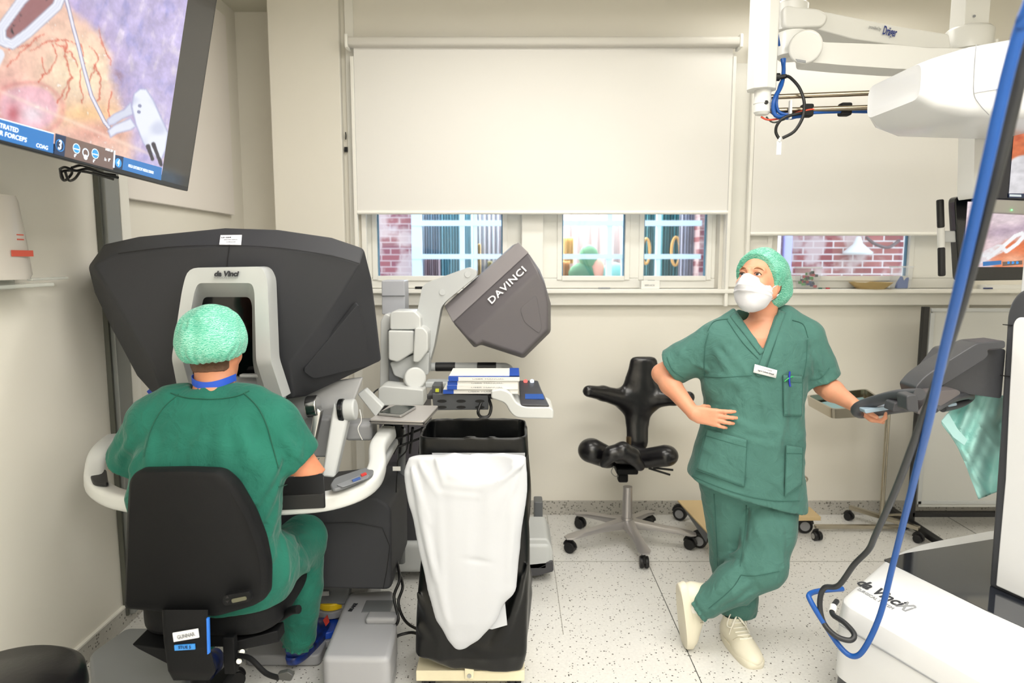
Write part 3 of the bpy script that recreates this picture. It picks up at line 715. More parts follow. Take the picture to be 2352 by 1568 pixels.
def capmat(name, col, col2):
    m = mat(name, col, .6, sheen=.2); nt = m.node_tree; b = nt.nodes['Principled BSDF']; tc = nt.nodes['Texture Coordinate']
    w = nt.nodes.new('ShaderNodeTexWave'); w.bands_direction = 'Z'; w.inputs['Scale'].default_value = 55; w.inputs['Distortion'].default_value = 9; w.inputs['Detail'].default_value = 3; w.inputs['Detail Scale'].default_value = 2.2
    nt.links.new(tc.outputs['Object'], w.inputs['Vector'])
    n = nt.nodes.new('ShaderNodeTexNoise'); n.inputs['Scale'].default_value = 16; n.inputs['Detail'].default_value = 4; nt.links.new(tc.outputs['Object'], n.inputs['Vector'])
    mu = nt.nodes.new('ShaderNodeMath'); mu.operation = 'MULTIPLY'; nt.links.new(w.outputs['Fac'], mu.inputs[0]); nt.links.new(n.outputs['Fac'], mu.inputs[1])
    r = nt.nodes.new('ShaderNodeValToRGB'); r.color_ramp.elements[0].position = .1; r.color_ramp.elements[1].position = .6
    r.color_ramp.elements[0].color = (*lin(col2), 1); r.color_ramp.elements[1].color = (*lin(col), 1); nt.links.new(mu.outputs[0], r.inputs[0]); nt.links.new(r.outputs[0], b.inputs['Base Color'])
    bn = nt.nodes.new('ShaderNodeBump'); bn.inputs['Strength'].default_value = .5; bn.inputs['Distance'].default_value = .006
    nt.links.new(n.outputs['Fac'], bn.inputs['Height']); nt.links.new(bn.outputs[0], b.inputs['Normal']); return m
M_scrub1 = cloth('sea_green_scrubs', '266f5e', '205f51'); M_scrub2 = cloth('dusty_green_scrubs', '4c776e', '436a62')
M_seam1 = mat('scrub_seam', '1a5444', .9); M_seam2 = mat('scrub_seam_grey', '325d54', .9)
M_cap = capmat('bouffant_cap', 'a4dfcc', '4fb094'); M_cap2 = capmat('thin_bouffant_cap', '97d4be', '40997e')
M_skin = mat('skin', 'cf9677', .5, sss=.12, noise=.1, nscale=14, col2='d18f70', bump=.12, bscale=140)
M_skin2 = mat('tanned_skin', 'd9946f', .5, sss=.12, noise=.12, nscale=14, col2='c98261', bump=.12, bscale=140)
M_hair = mat('brown_hair', '5a3d28', .6, bump=.6, bscale=400, stretch=(1, 1, .2)); M_mask = mat('white_mask', 'd3d3d7', .75, bump=.15, bscale=220)
M_eye = mat('eye_white', 'e9e6e2', .2); M_iris = mat('iris', '2c3a44', .15); M_brow = mat('eyebrow', '9a6a48', .8); M_lid = mat('eyelid', 'b9765f', .6)
M_shoe = mat('cream_shoe', 'e0dac6', .5, bump=.15, bscale=120)
def zz(py, Y): return P(1176, py, Y).z
def row(py, l, r, Y, ry, rot=0):
    a, b = P(l, py, Y), P(r, py, Y); return (a.z, (a.x+b.x)/2, Y, (b.x-a.x)/2, ry, rot)
def local(X, C, R): return (X-A3(C))@np.array(R, dtype=np.float32)
def head_f(C, R, s=1.0, female=False):
    def f(X):
        Q = local(X, C, R)/s; Qa = Q.copy(); Qa[:, 0] = np.abs(Qa[:, 0])
        d = ell(Q, (0,-.012,.035), (.076,.097,.098))
        d = smin(d, ell(Q, (0,.030,-.030), (.058,.066,.078)), .03)
        d = smin(d, ell(Q, (0,.062,-.085), (.026,.024,.024)), .035)
        d = smin(d, cone(Qa, (.062,.0,-.04), (.02,.06,-.088), .018, .016), .03)
        d = smin(d, ell(Qa, (.036,.062,-.018), (.024,.022,.022)), .025)
        d = smin(d, cone(Qa, (.012,.092,.032), (.044,.075,.034), .009, .008), .016)
        d = smax(d, -ell(Qa, (.031,.100,.013), (.017,.014,.0115)), .012)
        d = smin(d, cone(Q, (0,.089,.022), (0,.110,-.024), .0075, .012), .012)
        d = smin(d, ell(Qa, (.011,.101,-.028), (.009,.010,.008)), .008)
        lid = ell(Qa, (.031,.080,.013), (.0155,.0155,.0145)); d = smin(d, lid, .004)
        slit = ell(Qa, (.031,.100,.012), (.0135,.02,.0058)); d = smax(d, -slit, .0015)
        d = smin(d, ell(Q, (0,.088,-.058), (.024,.012,.010)), .012)
        ear = ell(Qa, (.077,-.008,.0), (.008,.020,.032)); ear = smax(ear, -ell(Qa, (.087,-.004,.003), (.006,.011,.019)), .004); d = smin(d, ear, .006)
        return d*s
    return f
def face_bits(C, R, parent, s=1.0, gaze=(0,1,0)):
    R_ = Matrix(R); g = Vector(gaze).normalized()
    for sx in (-1, 1):
        e = C+R_@Vector((sx*.031, .079, .013))*s
        ebo = MB(); rings = [[e+R_@Vector((math.sin(v)*math.cos(a), math.cos(v), math.sin(v)*math.sin(a)))*.0135*s for a in np.linspace(0, 2*math.pi, 25)[:-1]] for v in np.linspace(.05, 3.09, 16)]
        eb = ebo.loft(rings).build('eyeball', M_eye, parent, sm=60)
        dirn = (R_@g).normalized(); u = dirn.orthogonal().normalized(); w = dirn.cross(u)
        for nm, rr_, off, mm in (('iris', .0070, .0124, M_iris), ('pupil', .003, .0134, M_blk)):
            MB().lathe(e+dirn*off*s, [(rr_*s, 0), (rr_*.8*s, .0009), (0, .0013)], axis=dirn, n=20).build(nm, mm, eb, sm=60)
def foot(name, heel, toe, up, m, parent, L=None, w=.048, lace=True, solem=None):
    heel, toe = Vector(heel), Vector(toe); y = (toe-heel); L = L or y.length; R = frame(y.cross(up), z=up) ; y = y.normalized()
    X_ = y.cross(Vector(up)).normalized(); Z_ = X_.cross(y).normalized(); R = Matrix((X_, y, Z_)).transposed(); C = heel
    def f(X):
        Q = local(X, C, R)
        d = chain(Q, [(0,.045,.045),(0,.10,.05),(0,L*.62,.036),(0,L-.05,.026)], [.042,.042,.04,.028], .03, flat=((1,0,0), .95))
        d = smin(d, ell(Q, (0, L*.72, .028), (w, .085, .034)), .02)
        d = smin(d, cone(Q, (0,.055,.06), (0,.06,.10), .040, .040), .025)
        d = smax(d, -cone(Q, (0,.058,.10), (0,.062,.16), .034, .036), .004)
        d = smin(d, ell(Q, (0,L*.5,.072), (.02,.04,.014), Matrix.Rotation(-.38, 3, 'X')), .012)
        d = smax(d, plane(Q, (0,0,.004), (0,0,-1)), .004)
        sole = smax(smax(np.sqrt((Q[:,0]/(w*(.80+.32*np.clip(Q[:,1]/L,0,1))))**2+((Q[:,1]-L/2)/(L/2))**4)-1, np.zeros(len(Q)), .0)*w, np.abs(Q[:,2]-.012)-.014, .004)
        d = smin(d, sole, .003); return d
    pts = [C+R@Vector(p) for p in [(x, y_, z) for x in (-.09,.09) for y_ in (-.05, L+.05) for z in (-.03,.17)]]
    lo = [min(p[i] for p in pts) for i in range(3)]; hi = [max(p[i] for p in pts) for i in range(3)]
    o = sdf(name, f, lo, hi, .003, m, parent, relax=3)
    ww = lambda y_: w*(.80+.34*min(max(y_/L, 0), 1)); N = 40; rg = []
    for z, k in ((-.004,.97),(.0,1.0),(.022,1.03),(.028,1.0)):
        rg.append([C+R@Vector((ww(L/2+L/2*math.cos(a))*abs(math.sin(a))**.62*math.copysign(1, math.sin(a))*k, L/2+(L/2+.004)*math.copysign(abs(math.cos(a))**.8, math.cos(a))*k, z)) for a in np.linspace(0, 2*math.pi, N+1)[:-1]])
    MB().loft(rg).build('sole', solem or m, o, sm=50)
    if lace:
        def top_(x, y_, off=.002):
            z = np.full(1, .22)
            for _ in range(50):
                q = C+R@Vector((x, y_, float(z[0]))); z = z-np.clip(f(A3(q)[None])-off, -.01, .02)*.8
            return C+R@Vector((x, y_, float(z[0])))
        lb_ = MB()
        for k in range(5):
            y_ = L*.37+k*.019; lb_.tube([top_(-.026, y_), top_(-.012, y_+.008), top_(0, y_+.010), top_(.012, y_+.008), top_(.026, y_)], .0032, 6, 3)
        a = top_(0, L*.36, .006)
        for sx in (-1, 1): lb_.tube([a, top_(sx*.022, L*.33, .012), top_(sx*.042, L*.36, .008), top_(sx*.03, L*.43, .006), top_(sx*.006, L*.38, .008)], .0026, 6, 4); lb_.tube([a, top_(sx*.02, L*.40, .008), top_(sx*.045, L*.46, .004)], .0022, 6, 4)
        lb_.build('shoelace', mat('cotton_lace', 'ece8da', .8), o, sm=60)
        MB().tube([top_(x, L*.70-.9*abs(x)**1.0, .0006) for x in np.linspace(-w*.85, w*.85, 9)], .0012, 6, 2).tube([top_(-.028, L*.38+.1*k*L*.5/2, .0006) for k in range(5)], .0011, 6, 2).build('shoe_seam', mat('shoe_seam', 'bdb59c', .8), o)
    return o
# ---------------------------------------------------------------- seated surgeon, seen from behind
man = thing('person', 'seated person in sea-green scrubs and green cap seen from behind, leaning into the surgical console', 'person', (-.92, 2.1, .56))
HC = P(492, 800, 2.25); hf = Vector((.10, 1, -.28)).normalized(); hx = hf.cross(Vector((-.05, 0, 1))).normalized(); hz = hx.cross(hf)
HR = Matrix((hx, hf, hz)).transposed(); hfld = head_f(HC, HR, 1.0)
sR, sL = P(622, 972, 2.17), P(358, 972, 2.17); eR, eL = P(728, 1118, 2.22), P(272, 1116, 2.27)
wR, wL = P(650, 1080, 2.52), P(330, 1085, 2.52)
def man_body(X):
    d = hfld(X)
    d = smin(d, cone(X, P(492, 830, 2.24), P(492, 915, 2.17), .056, .066), .03)
    d = smin(d, stack(X, [(.60,-.90,2.10,.16,.10,0),(.9,-.93,2.12,.16,.10,0),(1.1,-.95,2.16,.19,.09,0),(1.17,-.95,2.18,.08,.06,0)]), .03)
    for s_, e_, w_ in ((sR, eR, wR), (sL, eL, wL)):
        d = smin(d, chain(X, [s_, e_], [.055, .052], .02), .03); d = smin(d, chain(X, [e_, e_+(w_-e_)*.35, w_], [.054, .046, .028], .02), .02)
    return d
def hand(field, w, dirn, palmn, side, s=1.0, curl=(.3,.5,.4), spread=.12, thumb=None):
    """adds a hand: wrist w, pointing dirn, palm normal palmn, side = thumb direction"""
    y = Vector(dirn).normalized(); z = -Vector(palmn).normalized(); x = y.cross(z).normalized(); z = x.cross(y).normalized()
    if x.dot(Vector(side)) < 0: x = -x
    segs = []
    B = lambda a, b, c: Vector(w)+(x*a+y*b+z*c)*s
    names = [(.028, .088, .0085, .072), (.009, .092, .0088, .080), (-.010, .088, .0085, .074), (-.028, .080, .0075, .058)]
    for i, (a, b, r, L) in enumerate(names):
        p = B(a, b, .0); ang = 0; sp = spread*(1.3-i)*.6; pts = [B(a*.6, .03, 0), p]; ls = (L*.45, L*.3, L*.25)
        for k in range(3):
            ang += curl[k]*(1+.12*i); dd = (y*math.cos(ang)-z*math.sin(ang)+x*math.sin(sp)*.6).normalized(); p = p+dd*ls[k]*s; pts.append(p)
        segs.append((pts, [r*1.05*s, r*1.08*s, r*s, r*.92*s, r*.78*s]))
    if thumb is None: thumb = [(.022,.02,-.006),(.042,.048,-.012),(.052,.075,-.016),(.052,.098,-.020)]
    segs.append(([B(*t_) for t_ in thumb], [.013*s, .0115*s, .0098*s, .0085*s]))
    c = B(0, .052, 0); R = Matrix((x, y, z)).transposed()
    def f(X):
        d = field(X)
        d2 = rbox(X, c, (.036*s, .044*s, .013*s), .012*s, R); d2 = smin(d2, cone(X, w, B(0, .03, 0), .024*s, .02*s, flat=(z, .72)), .02)
        for pts, rad in segs: d2 = smin(d2, chain(X, pts, rad, .004), .006)
        return smin(d, d2, .012)
    return f, segs
man_f, _ = hand(man_body, wR, (-.15,1,-.1), (0,0,-1), (-1,0,0))
man_f2, _ = hand(man_f, wL, (.15,1,-.1), (0,0,-1), (1,0,0))
joined('body', [(man_f2, (-1.5,1.95,.9), (-.45,2.8,1.23), .005), (man_f2, (HC.x-.16, HC.y-.16, 1.2), (HC.x+.16, HC.y+.17, HC.z+.2), .003)], M_skin2, man)
def man_tunic_raw(X):
    d = stack(X, [row(1368,395,664,2.15,.15), row(1325,385,668,2.15,.145), row(1230,325,640,2.13,.145), row(1130,300,645,2.11,.145), row(1040,318,662,2.13,.135), row(985,338,645,2.15,.12), row(930,352,628,2.17,.105), row(905,400,580,2.18,.08)], 2.5)
    d = smin(d, ell(X, P(645,1300,2.17), (.045,.10,.08)), .04)
    d = smin(d, chain(X, [P(490,925,2.18), P(400,945,2.18), sL], [.075,.08,.085], .03), .03)
    d = smin(d, chain(X, [P(490,925,2.18), P(575,942,2.18), sR], [.075,.08,.085], .03), .03)
    for s_, e_ in ((sR, eR), (sL, eL)):
        q = s_+(e_-s_)*1.0; ax = (e_-s_).normalized()
        sl = cone(X, s_, q, .084, .088); sl = smax(sl, plane(X, s_+(e_-s_)*.55, ax+Vector((0,.15,-.1))), .006)
        d = smin(d, sl, .035)
    return d
def man_tunic(X):
    d = man_tunic_raw(X)
    for s_, e_ in ((sR, eR), (sL, eL)):
        d = smax(d, -cone(X, s_+(e_-s_)*.38, s_+(e_-s_)*.98, .05, .083), .004)
    d = smax(d, -cone(X, P(492, 900, 2.19), P(492, 820, 2.24), .066, .10), .006)
    F = []
    g = lambda px, py, Y=2.0: P(px, py, Y)
    for a, b, w, amp in (((505,975),(515,1075),.03,.010),((540,960),(575,1060),.028,.009),((470,990),(440,1080),.03,.008),((640,1060),(585,1150),.020,.012),((640,1100),(600,1190),.018,.012),
                         ((635,1160),(600,1260),.02,.010),((300,1080),(330,1040),.015,.01),((340,1070),(350,1000),.02,.008),((560,1000),(610,1120),.02,.008),((655,1010),(690,1060),.018,.010),
                         ((690,1030),(650,1090),.014,.010),((672,1080),(715,1060),.014,.009),((270,1060),(300,1010),.016,.009),((620,1250),(600,1350),.02,.012),((648,1240),(660,1330),.016,.010),((580,1200),(640,1180),.014,.009)):
        for q in ((a, b),):
            A_, B_ = cast_raw(a), cast_raw(b); F.append((A_, B_, w, amp))
    d = folds(X, d, [(a, b, w*.8, amp*2.3) for a, b, w, amp in F])
    d = d+.004*vnoise(X*np.array([1,1,.6],dtype=np.float32), 14, 3)+.0018*vnoise(X, 38, 5)
    return d
_cr = {}
def cast_raw(a):
    if a not in _cr: _cr[a] = cast(man_tunic_raw, [a[0]], [a[1]], 1.6, 2.6)[0]
    return _cr[a]
sdf('tunic', man_tunic, (-1.55,1.8,.45), (-.5,2.5,1.32), .0062, M_scrub1, man, relax=2)
tun = man.children[-1]
for pts in ([(392,902),(430,913),(490,916),(540,910),(572,897)], [(560,902),(592,935),(612,975),(625,1020),(640,1075)], [(410,905),(372,940),(345,990),(330,1050)]):
    stroke('seam', man_tunic, pts, .0018, M_seam1, tun, 1.6, off=.0014)
stroke('sleeve_hem', man_tunic, [(640,1118),(680,1105),(715,1078),(733,1052)], .0015, M_seam1, tun, 1.6, off=.0014)
# trousers
hipR, knR, anR = P(585,1335,2.16), P(696,1236,2.47), P(686,1458,2.50)
def legs_raw(X):
    d = chain(X, [hipR, knR], [.105,.084], .02); sh_ = chain(X, [knR, knR+(anR-knR)*.5, anR], [.080,.078,.064], .02); d = smin(d, sh_, .025)
    hL, kL, aL = hipR+Vector((-.28,0,0)), Vector((-1.18,2.48,.60)), Vector((-1.16,2.44,.2))
    d = smin(d, smin(chain(X, [hL, kL], [.10,.082], .02), chain(X, [kL, aL], [.078,.068], .02), .02), .03)
    return smin(d, ell(X, (-.93,2.20,.64), (.21,.13,.085)), .04)
def cuff(X, n_, k_, w, d, L=.028):
    ax = (n_-k_).normalized(); c = n_+ax*.02; u = (X-A3(c))@A3(ax); r = np.sqrt(np.maximum(((X-A3(c))**2).sum(1)-u*u, 0)); o_ = ax.orthogonal().normalized(); o2 = ax.cross(o_)
    th = np.arctan2((X-A3(c))@A3(o_), (X-A3(c))@A3(o2))
    prof = w*(1-.16*np.exp(-((u-.008)/.008)**2))+.0055*np.sin(th*12+.6*np.sin(th*3))+.002*np.sin(th*23)
    return smin(smax(d, u-.012, .01), smax(r-prof, np.abs(u)-L, .008), .012)
LF = on(legs_raw, [((655,1235),(725,1300),.014,.016),((690,1205),(742,1262),.010,.012),((665,1270),(735,1335),.014,.016),((700,1330),(738,1430),.014,.016),((665,1330),(690,1440),.014,.014),((690,1350),(655,1420),.010,-.012),((668,1440),(728,1415),.010,.014),((665,1470),(730,1450),.009,.012),((600,1300),(690,1290),.014,.012),((640,1240),(700,1225),.012,.010)])
def man_legs(X):
    d = folds(X, legs_raw(X), LF); d = cuff(X, anR, knR, .058, d); return d+.003*vnoise(X, 16, 8)+.0015*vnoise(X, 45, 9)
sdf('trousers', man_legs, (-1.35,1.9,.08), (-.62,2.62,.82), .0062, M_scrub1, man)
M_clog = mat('dark_clog', '191b26', .35, noise=.4, nscale=30, col2='1c3f9c')
foot('shoe', PZ(668,1526,.052), PZ(764,1418,.052), (0,0,1), M_clog, man, L=.28, lace=False)
foot('shoe', Vector((-1.16,2.36,.0)), Vector((-1.20,2.62,.0)), (0,0,1), M_clog, man, L=.27, lace=False)
MB().prism([PZ(742,1424,.155), PZ(752,1412,.155), PZ(757,1428,.15), PZ(748,1438,.15)], (0,0,.002)).build('red_patch', mat('dark_red_print', 'b0362c', .6), man)
# cap with gathered band
CC = P(491, 776, 2.235)
def mcap(X):
    Q = local(X, CC, HR)
    d = ell(Q, (.0,-.012,.0), (.108,.118,.108))
    d = smin(d, ell(Q, (.004,-.055,-.035), (.098,.07,.062)), .03)
    d = smax(d, plane(Q, (0,.05,-.045), (0,.42,-1)), .008)
    th = np.arctan2(Q[:,0], -Q[:,1]); low = np.clip((-Q[:,2]+.0)/.08, 0, 1)
    d = d+.0022*np.sin(th*26+2*np.sin(Q[:,2]*60))*low+.0055*vnoise(Q, 20, 2)+.0055*np.abs(vnoise(Q*np.array([1,1,.5],dtype=np.float32), 34, 4))
    band = np.abs(Q[:,2]+.058-.05*np.clip(-Q[:,1]/.1,-1,1)*0+.0)-.004
    d = folds(X, d, [(CC+HR@Vector((-.02,-.12,.05)), CC+HR@Vector((.0,-.125,-.04)), .006, .004),(CC+HR@Vector((.03,-.11,.06)), CC+HR@Vector((.04,-.115,-.02)), .006, .004),(CC+HR@Vector((-.06,-.10,.05)), CC+HR@Vector((-.055,-.105,-.03)), .006, .004),
         (CC+HR@Vector((-.09,-.06,-.02)), CC+HR@Vector((.0,-.125,-.062)), .007, -.004),(CC+HR@Vector((.0,-.125,-.062)), CC+HR@Vector((.09,-.07,-.015)), .007, -.004)])
    return d
sdf('cap', mcap, (CC.x-.14, CC.y-.16, CC.z-.13), (CC.x+.14, CC.y+.15, CC.z+.13), .0032, M_cap, man, relax=1)
def nape(X):
    Q = local(X, HC, HR); d = smin(hfld(X), cone(X, P(492, 830, 2.24), P(492, 915, 2.17), .056, .066), .03)-.005
    d = smax(d, plane(Q, (0,.0,0), (0,1,0)), .01); d = smax(d, plane(Q, (0,-.07,-.088), (0,.15,-1)), .01)
    return smax(d, np.abs(Q[:,0])-.068, .01)+.0012*vnoise(X*np.array([3,3,.6],dtype=np.float32), 60, 4)
sdf('hair', nape, (HC.x-.13, HC.y-.16, HC.z-.13), (HC.x+.13, HC.y+.1, HC.z+.1), .003, M_hair, man)
nk = P(492, 880, 2.185); M_lan = mat('blue_lanyard', '1d4fc0', .6)
ly = MB(); rg = []
for i in range(25):
    a = math.pi*(1.04-1.08*i/24); c_ = nk+Vector((.066*math.cos(a), -.068*math.sin(a)+.005, .004+.014*math.cos(a)**2)); o_ = Vector((math.cos(a), -math.sin(a), 0))*.001
    rg.append([c_+o_+Vector((0,0,.011)), c_-o_+Vector((0,0,.011)), c_-o_-Vector((0,0,.011)), c_+o_-Vector((0,0,.011))])
ly.loft(rg).build('lanyard', M_lan, man, sm=60)
# ================================================================ chairs and stool
M_seatblk = mat('black_upholstery', '101113', .6, bump=.2, bscale=600, spec=.22); M_leather = mat('black_leather', '121114', .28, bump=.12, bscale=60, spec=.6)
M_plast = mat('matte_black_plastic', '0e0f11', .6, bump=.1, bscale=500, spec=.22); M_alus = mat('satin_aluminium', 'b9b6b6', .38, .85)
def caster(c, yaw, parent, r=.03, m=M_blk, hub=None, name='caster'):
    c = Vector(c); R = Rz(yaw); a = R@Vector((1,0,0)); f = R@Vector((0,1,0))
    b = MB()
    for s in (-1, 1): b.lathe(c+a*s*.013+Vector((0,0,r)), [(r*.55,-.010),(r*.93,-.010),(r,-.006),(r,.006),(r*.93,.010),(r*.55,.010)], axis=a, n=24)
    b.build(name, m, parent, bev=.001, seg=1)
    MB().tube([c+f*r*.98*math.cos(t)+Vector((0,0,r+r*1.08*math.sin(t))) for t in np.linspace(.1, 3.0, 9)], .006, 8, 0, 2.4).cyl(c+Vector((0,0,r)), c+Vector((0,0,r*2.6)), .007).build('caster_hood', m, parent, sm=50)
    if hub:
        for s in (-1, 1): MB().cyl(c+a*s*.024+Vector((0,0,r)), c+a*s*.0255+Vector((0,0,r)), r*.62).build('wheel_hub', hub, parent, sm=40)
t = thing('office_chair', 'black high-backed office chair with name labels, under the seated surgeon', 'chair', (-.95, 2.0, 0))
ol = [(293,1100),(312,1082),(433,1076),(505,1081),(537,1113),(573,1185),(596,1255),(607,1320),(605,1385),(582,1400),(496,1419),(270,1414),(267,1402),(276,1290),(284,1180)]
def bk_(scale, Y, lean=.06):
    cx, cy = 437, 1250
    q = [P(cx+(a-cx)*scale, cy+(b-cy)*scale, 1.92) for a, b in ol]
    zc_ = P(437,1250,1.92)
    out = []
    for p in q:
        u_ = (p.x-zc_.x)/.2
        out.append(Vector((p.x, Y+.035*(1-u_*u_)*0-.03*u_*u_*-1+lean*(p.z-zc_.z)*-.6, p.z)))
    return rounded(out, .02, 3)
MB().loft([bk_(.93,1.905), bk_(.985,1.912), bk_(1,1.925), bk_(1,1.94)]).build('backrest_shell', M_plast, t, sm=40)
MB().loft([bk_(.995,1.941), bk_(1.0,1.955), bk_(.97,1.975), bk_(.9,1.985)]).build('backrest_cushion', M_seatblk, t, sm=40)
hp = [P(x, y, 1.898) for x, y in ((512,1368),(572,1358),(577,1372),(575,1382),(516,1392),(510,1384))]
hd = MB().prism(rounded(hp, .008), (0,.02,0)).build('height_handle', M_plast, t, bev=.002)
MB().prism(rounded([P(x, y, 1.896) for x, y in ((531,1376),(565,1369),(567,1377),(533,1385))], .005), (0,.01,0)).build('handle_slot', mat('khaki_plastic', '5b5b48', .4), hd)
MB().prism([P(x, y, 1.896) for x, y in ((518,1374),(526,1373),(522,1367))], (0,.01,0)).prism([P(x, y, 1.896) for x, y in ((518,1379),(526,1378),(522,1385))], (0,.01,0)).build('arrow_mark', M_blk, hd)
st = MB(); st.loft([rounded([P(x, y, Y) for x, y, Y in r], .012, 3) for r in ([(372,1400,1.90),(478,1400,1.90),(478,1400,1.95),(372,1400,1.95)], [(376,1470,1.885),(479,1470,1.885),(479,1470,1.96),(376,1470,1.96)], [(386,1540,1.90),(496,1540,1.90),(492,1540,2.02),(386,1540,2.02)], [(398,1560,1.93),(480,1562,1.93),(478,1562,2.02),(398,1562,2.02)])])
stem = st.build('back_stem', M_plast, t, sm=40)
MB().prism([P(474,1420,1.886),P(479,1420,1.886),P(481,1500,1.880),P(476,1503,1.880)], (0,.008,0)).build('blue_strip', mat('blue_plastic', '2a78e0', .4), t)
rt = (P(455,1449,1.885)-P(398,1461,1.885)).normalized()
q = [P(x, y, 1.882) for x, y in ((396,1454),(454,1444),(457,1464),(399,1474))]
lbm = mat('label_white', 'e9ebf0', .5)
MB().prism(q, (0,.004,0)).build('name_label', lbm, t); text('GUNNAR', P(427,1460,1.8805), rt, (0,-.05,1), .017, M_greyink, t, width=.052)
q = [P(x, y, 1.882) for x, y in ((400,1482),(447,1479),(448,1491),(401,1494))]
MB().prism(q, (0,.004,0)).build('room_label', mat('label_blue', '3a8fe0', .5), t); text('STUE 5', P(424,1486.5,1.8805), (1,0,.03), (0,-.05,1), .013, mat('navy_ink', '12305c', .5), t, width=.036)
xs0, xs1 = P(290,1440,2.03).x, P(690,1380,2.25).x
def seat_f(X):
    d = rbox(X, ((xs0+xs1)/2, 2.25, .478), ((xs1-xs0)/2, .235, .05), .04)
    q = (np.abs((X[:,0]-(xs0+xs1)/2)/((xs1-xs0)/2))**3+np.abs((X[:,1]-2.25)/.25)**3)**(1/3)
    return smax(d, (q-1)*.2, .03)
sdf('seat', seat_f, (xs0-.03,1.95,.40), (xs1+.03,2.55,.56), .006, M_seatblk, t)
MB().prism([P(300,1480,2.0),P(392,1492,2.0),P(392,1530,2.0),P(318,1492,2.0)], (0,.12,0)).build('arm_bracket', M_plast, t, bev=.006)
MB().prism([P(520,1478,2.02),P(638,1448,2.1),P(641,1475,2.1),P(520,1500,2.02)], (0,.06,.0)).build('arm_bracket', M_plast, t, bev=.004)
box('tilt_mechanism', (P(480,1500,2.1).x, 2.14, .425), (.2, .2, .07), M_plast, t, bev=.008)
box('mechanism_plate', P(530,1500,2.0), (.035,.03,.12), M_plast, t, bev=.004)
MB().tube([P(548,1505,1.98),P(575,1512,1.95),P(610,1545,1.92),P(640,1556,1.9)], .008, 10, 4).build('tilt_lever', M_plast, t, sm=50)
MB().prism(rounded([P(636,1548,1.9),P(660,1543,1.9),P(674,1552,1.9),P(668,1565,1.9),P(640,1562,1.9)], .006), (0,.02,0)).build('lever_paddle', mat('dark_grey_plastic', '3b3c3b', .4), t, bev=.003)
MB().cyl(P(556,1497,1.99), P(560,1497,2.03), .008).cyl(P(549,1518,1.985), P(553,1518,2.03), .008).build('bolt', M_metal, t, sm=40)
MB().tube([P(640,1420,2.2), P(668,1402,2.12), P(686,1399,2.1)], .014, 10, 4).build('side_lever', M_plast, t, sm=50)
cx_, cy_ = P(450,1500,2.12).x, 2.14
MB().cyl((cx_,cy_,.13), (cx_,cy_,.42), .03).build('gas_column', M_plast, t, sm=40)
for k in range(5):
    a = math.radians(20+72*k); d_ = Vector((math.cos(a), math.sin(a), 0)); e = Vector((cx_,cy_,0))+d_*.30
    MB().loft([rounded([Vector((cx_,cy_,z))+d_*s+d_.cross(Vector((0,0,1)))*w for w, z in ((-wd,lo_),(wd,lo_),(wd,hi_),(-wd,hi_))], .008, 2) for s, wd, lo_, hi_ in ((.02,.03,.09,.15),(.18,.024,.085,.125),(.31,.018,.08,.10))]).build('base_arm', M_plast, t, sm=40)
    caster(e, math.degrees(a)+30, t, .032)
# round stool cut off by the lower left corner
t = thing('stool', 'round black upholstered stool in the lower left corner of the room', 'stool', (-1.36, 1.68, 0))
MB().lathe((-1.345,1.70,.40), [(.12,0),(.185,.012),(.197,.04),(.192,.085),(.17,.10),(0,.102)], n=48).build('seat', M_leather, t, sm=50)
MB().cyl((-1.345,1.70,.1), (-1.345,1.70,.4), .028).build('gas_column', M_alus, t, sm=40)
for k in range(5):
    a = math.radians(72*k+10); d_ = Vector((math.cos(a), math.sin(a), 0)); MB().tube([Vector((-1.345,1.7,.13)), Vector((-1.345,1.7,.1))+d_*.15, Vector((-1.345,1.7,.075))+d_*.25], .014, 8, 4).build('base_arm', M_alus, t, sm=50); caster(Vector((-1.345,1.7,0))+d_*.25, 72*k, t, .025)
# black saddle chair by the window wall
Y0 = 3.75; t = thing('saddle_chair', 'black leather saddle chair with winged backrest standing by the window wall', 'chair', (P(1440,1240,Y0).x, Y0, 0))
L_ = lambda px, py, dy=0: P(px, py, Y0+dy)
def back_f(X):
    fl = ((0,1,0), .42)
    d = chain(X, [L_(1478,838,.2), L_(1476,880,.2), L_(1466,920,.2), L_(1464,965,.19), L_(1464,1015,.16)], [.082,.102,.110,.066,.062], .02, flat=fl)
    d = smax(d, plane(X, L_(1478,819,.2), (0,0,1)), .02)
    d = smin(d, chain(X, [L_(1352,898,.08), L_(1385,903,.14), L_(1430,915,.19)], [.034,.042,.055], .02, flat=((0,1,0),.8)), .05)
    d = smin(d, chain(X, [L_(1582,912,.08), L_(1550,914,.14), L_(1505,915,.19)], [.034,.040,.055], .02, flat=((0,1,0),.8)), .05)
    return d
sdf('backrest', back_f, (.3,3.6,.5), (1.1,4.05,1.2), .0065, M_leather, t)
def sad_f(X):
    d = chain(X, [L_(1358,1034,-.02), L_(1395,1050,.03)], [.074,.066], .02, flat=((0,0,1),.92))
    d = smin(d, chain(X, [L_(1485,1052,.03), L_(1529,1046,-.02)], [.064,.070], .02, flat=((0,0,1),.85)), .012)
    d = smin(d, ell(X, L_(1440,1040,.12), (.13,.12,.05)), .03)
    return d
sdf('seat', sad_f, (.3,3.5,.42), (1.1,4.0,.75), .006, M_leather, t)
def pom_f(X):
    d = chain(X, [L_(1386,1064,-.10), L_(1404,1042,-.12), L_(1430,1034,-.12), L_(1452,1046,-.11), L_(1470,1070,-.09)], [.024,.040,.044,.040,.028], .02)
    return smin(d, ell(X, L_(1432,1048,-.02), (.075,.08,.04)), .03)
sdf('seat_horn', pom_f, (.4,3.45,.40), (.95,3.95,.75), .006, M_leather, t)
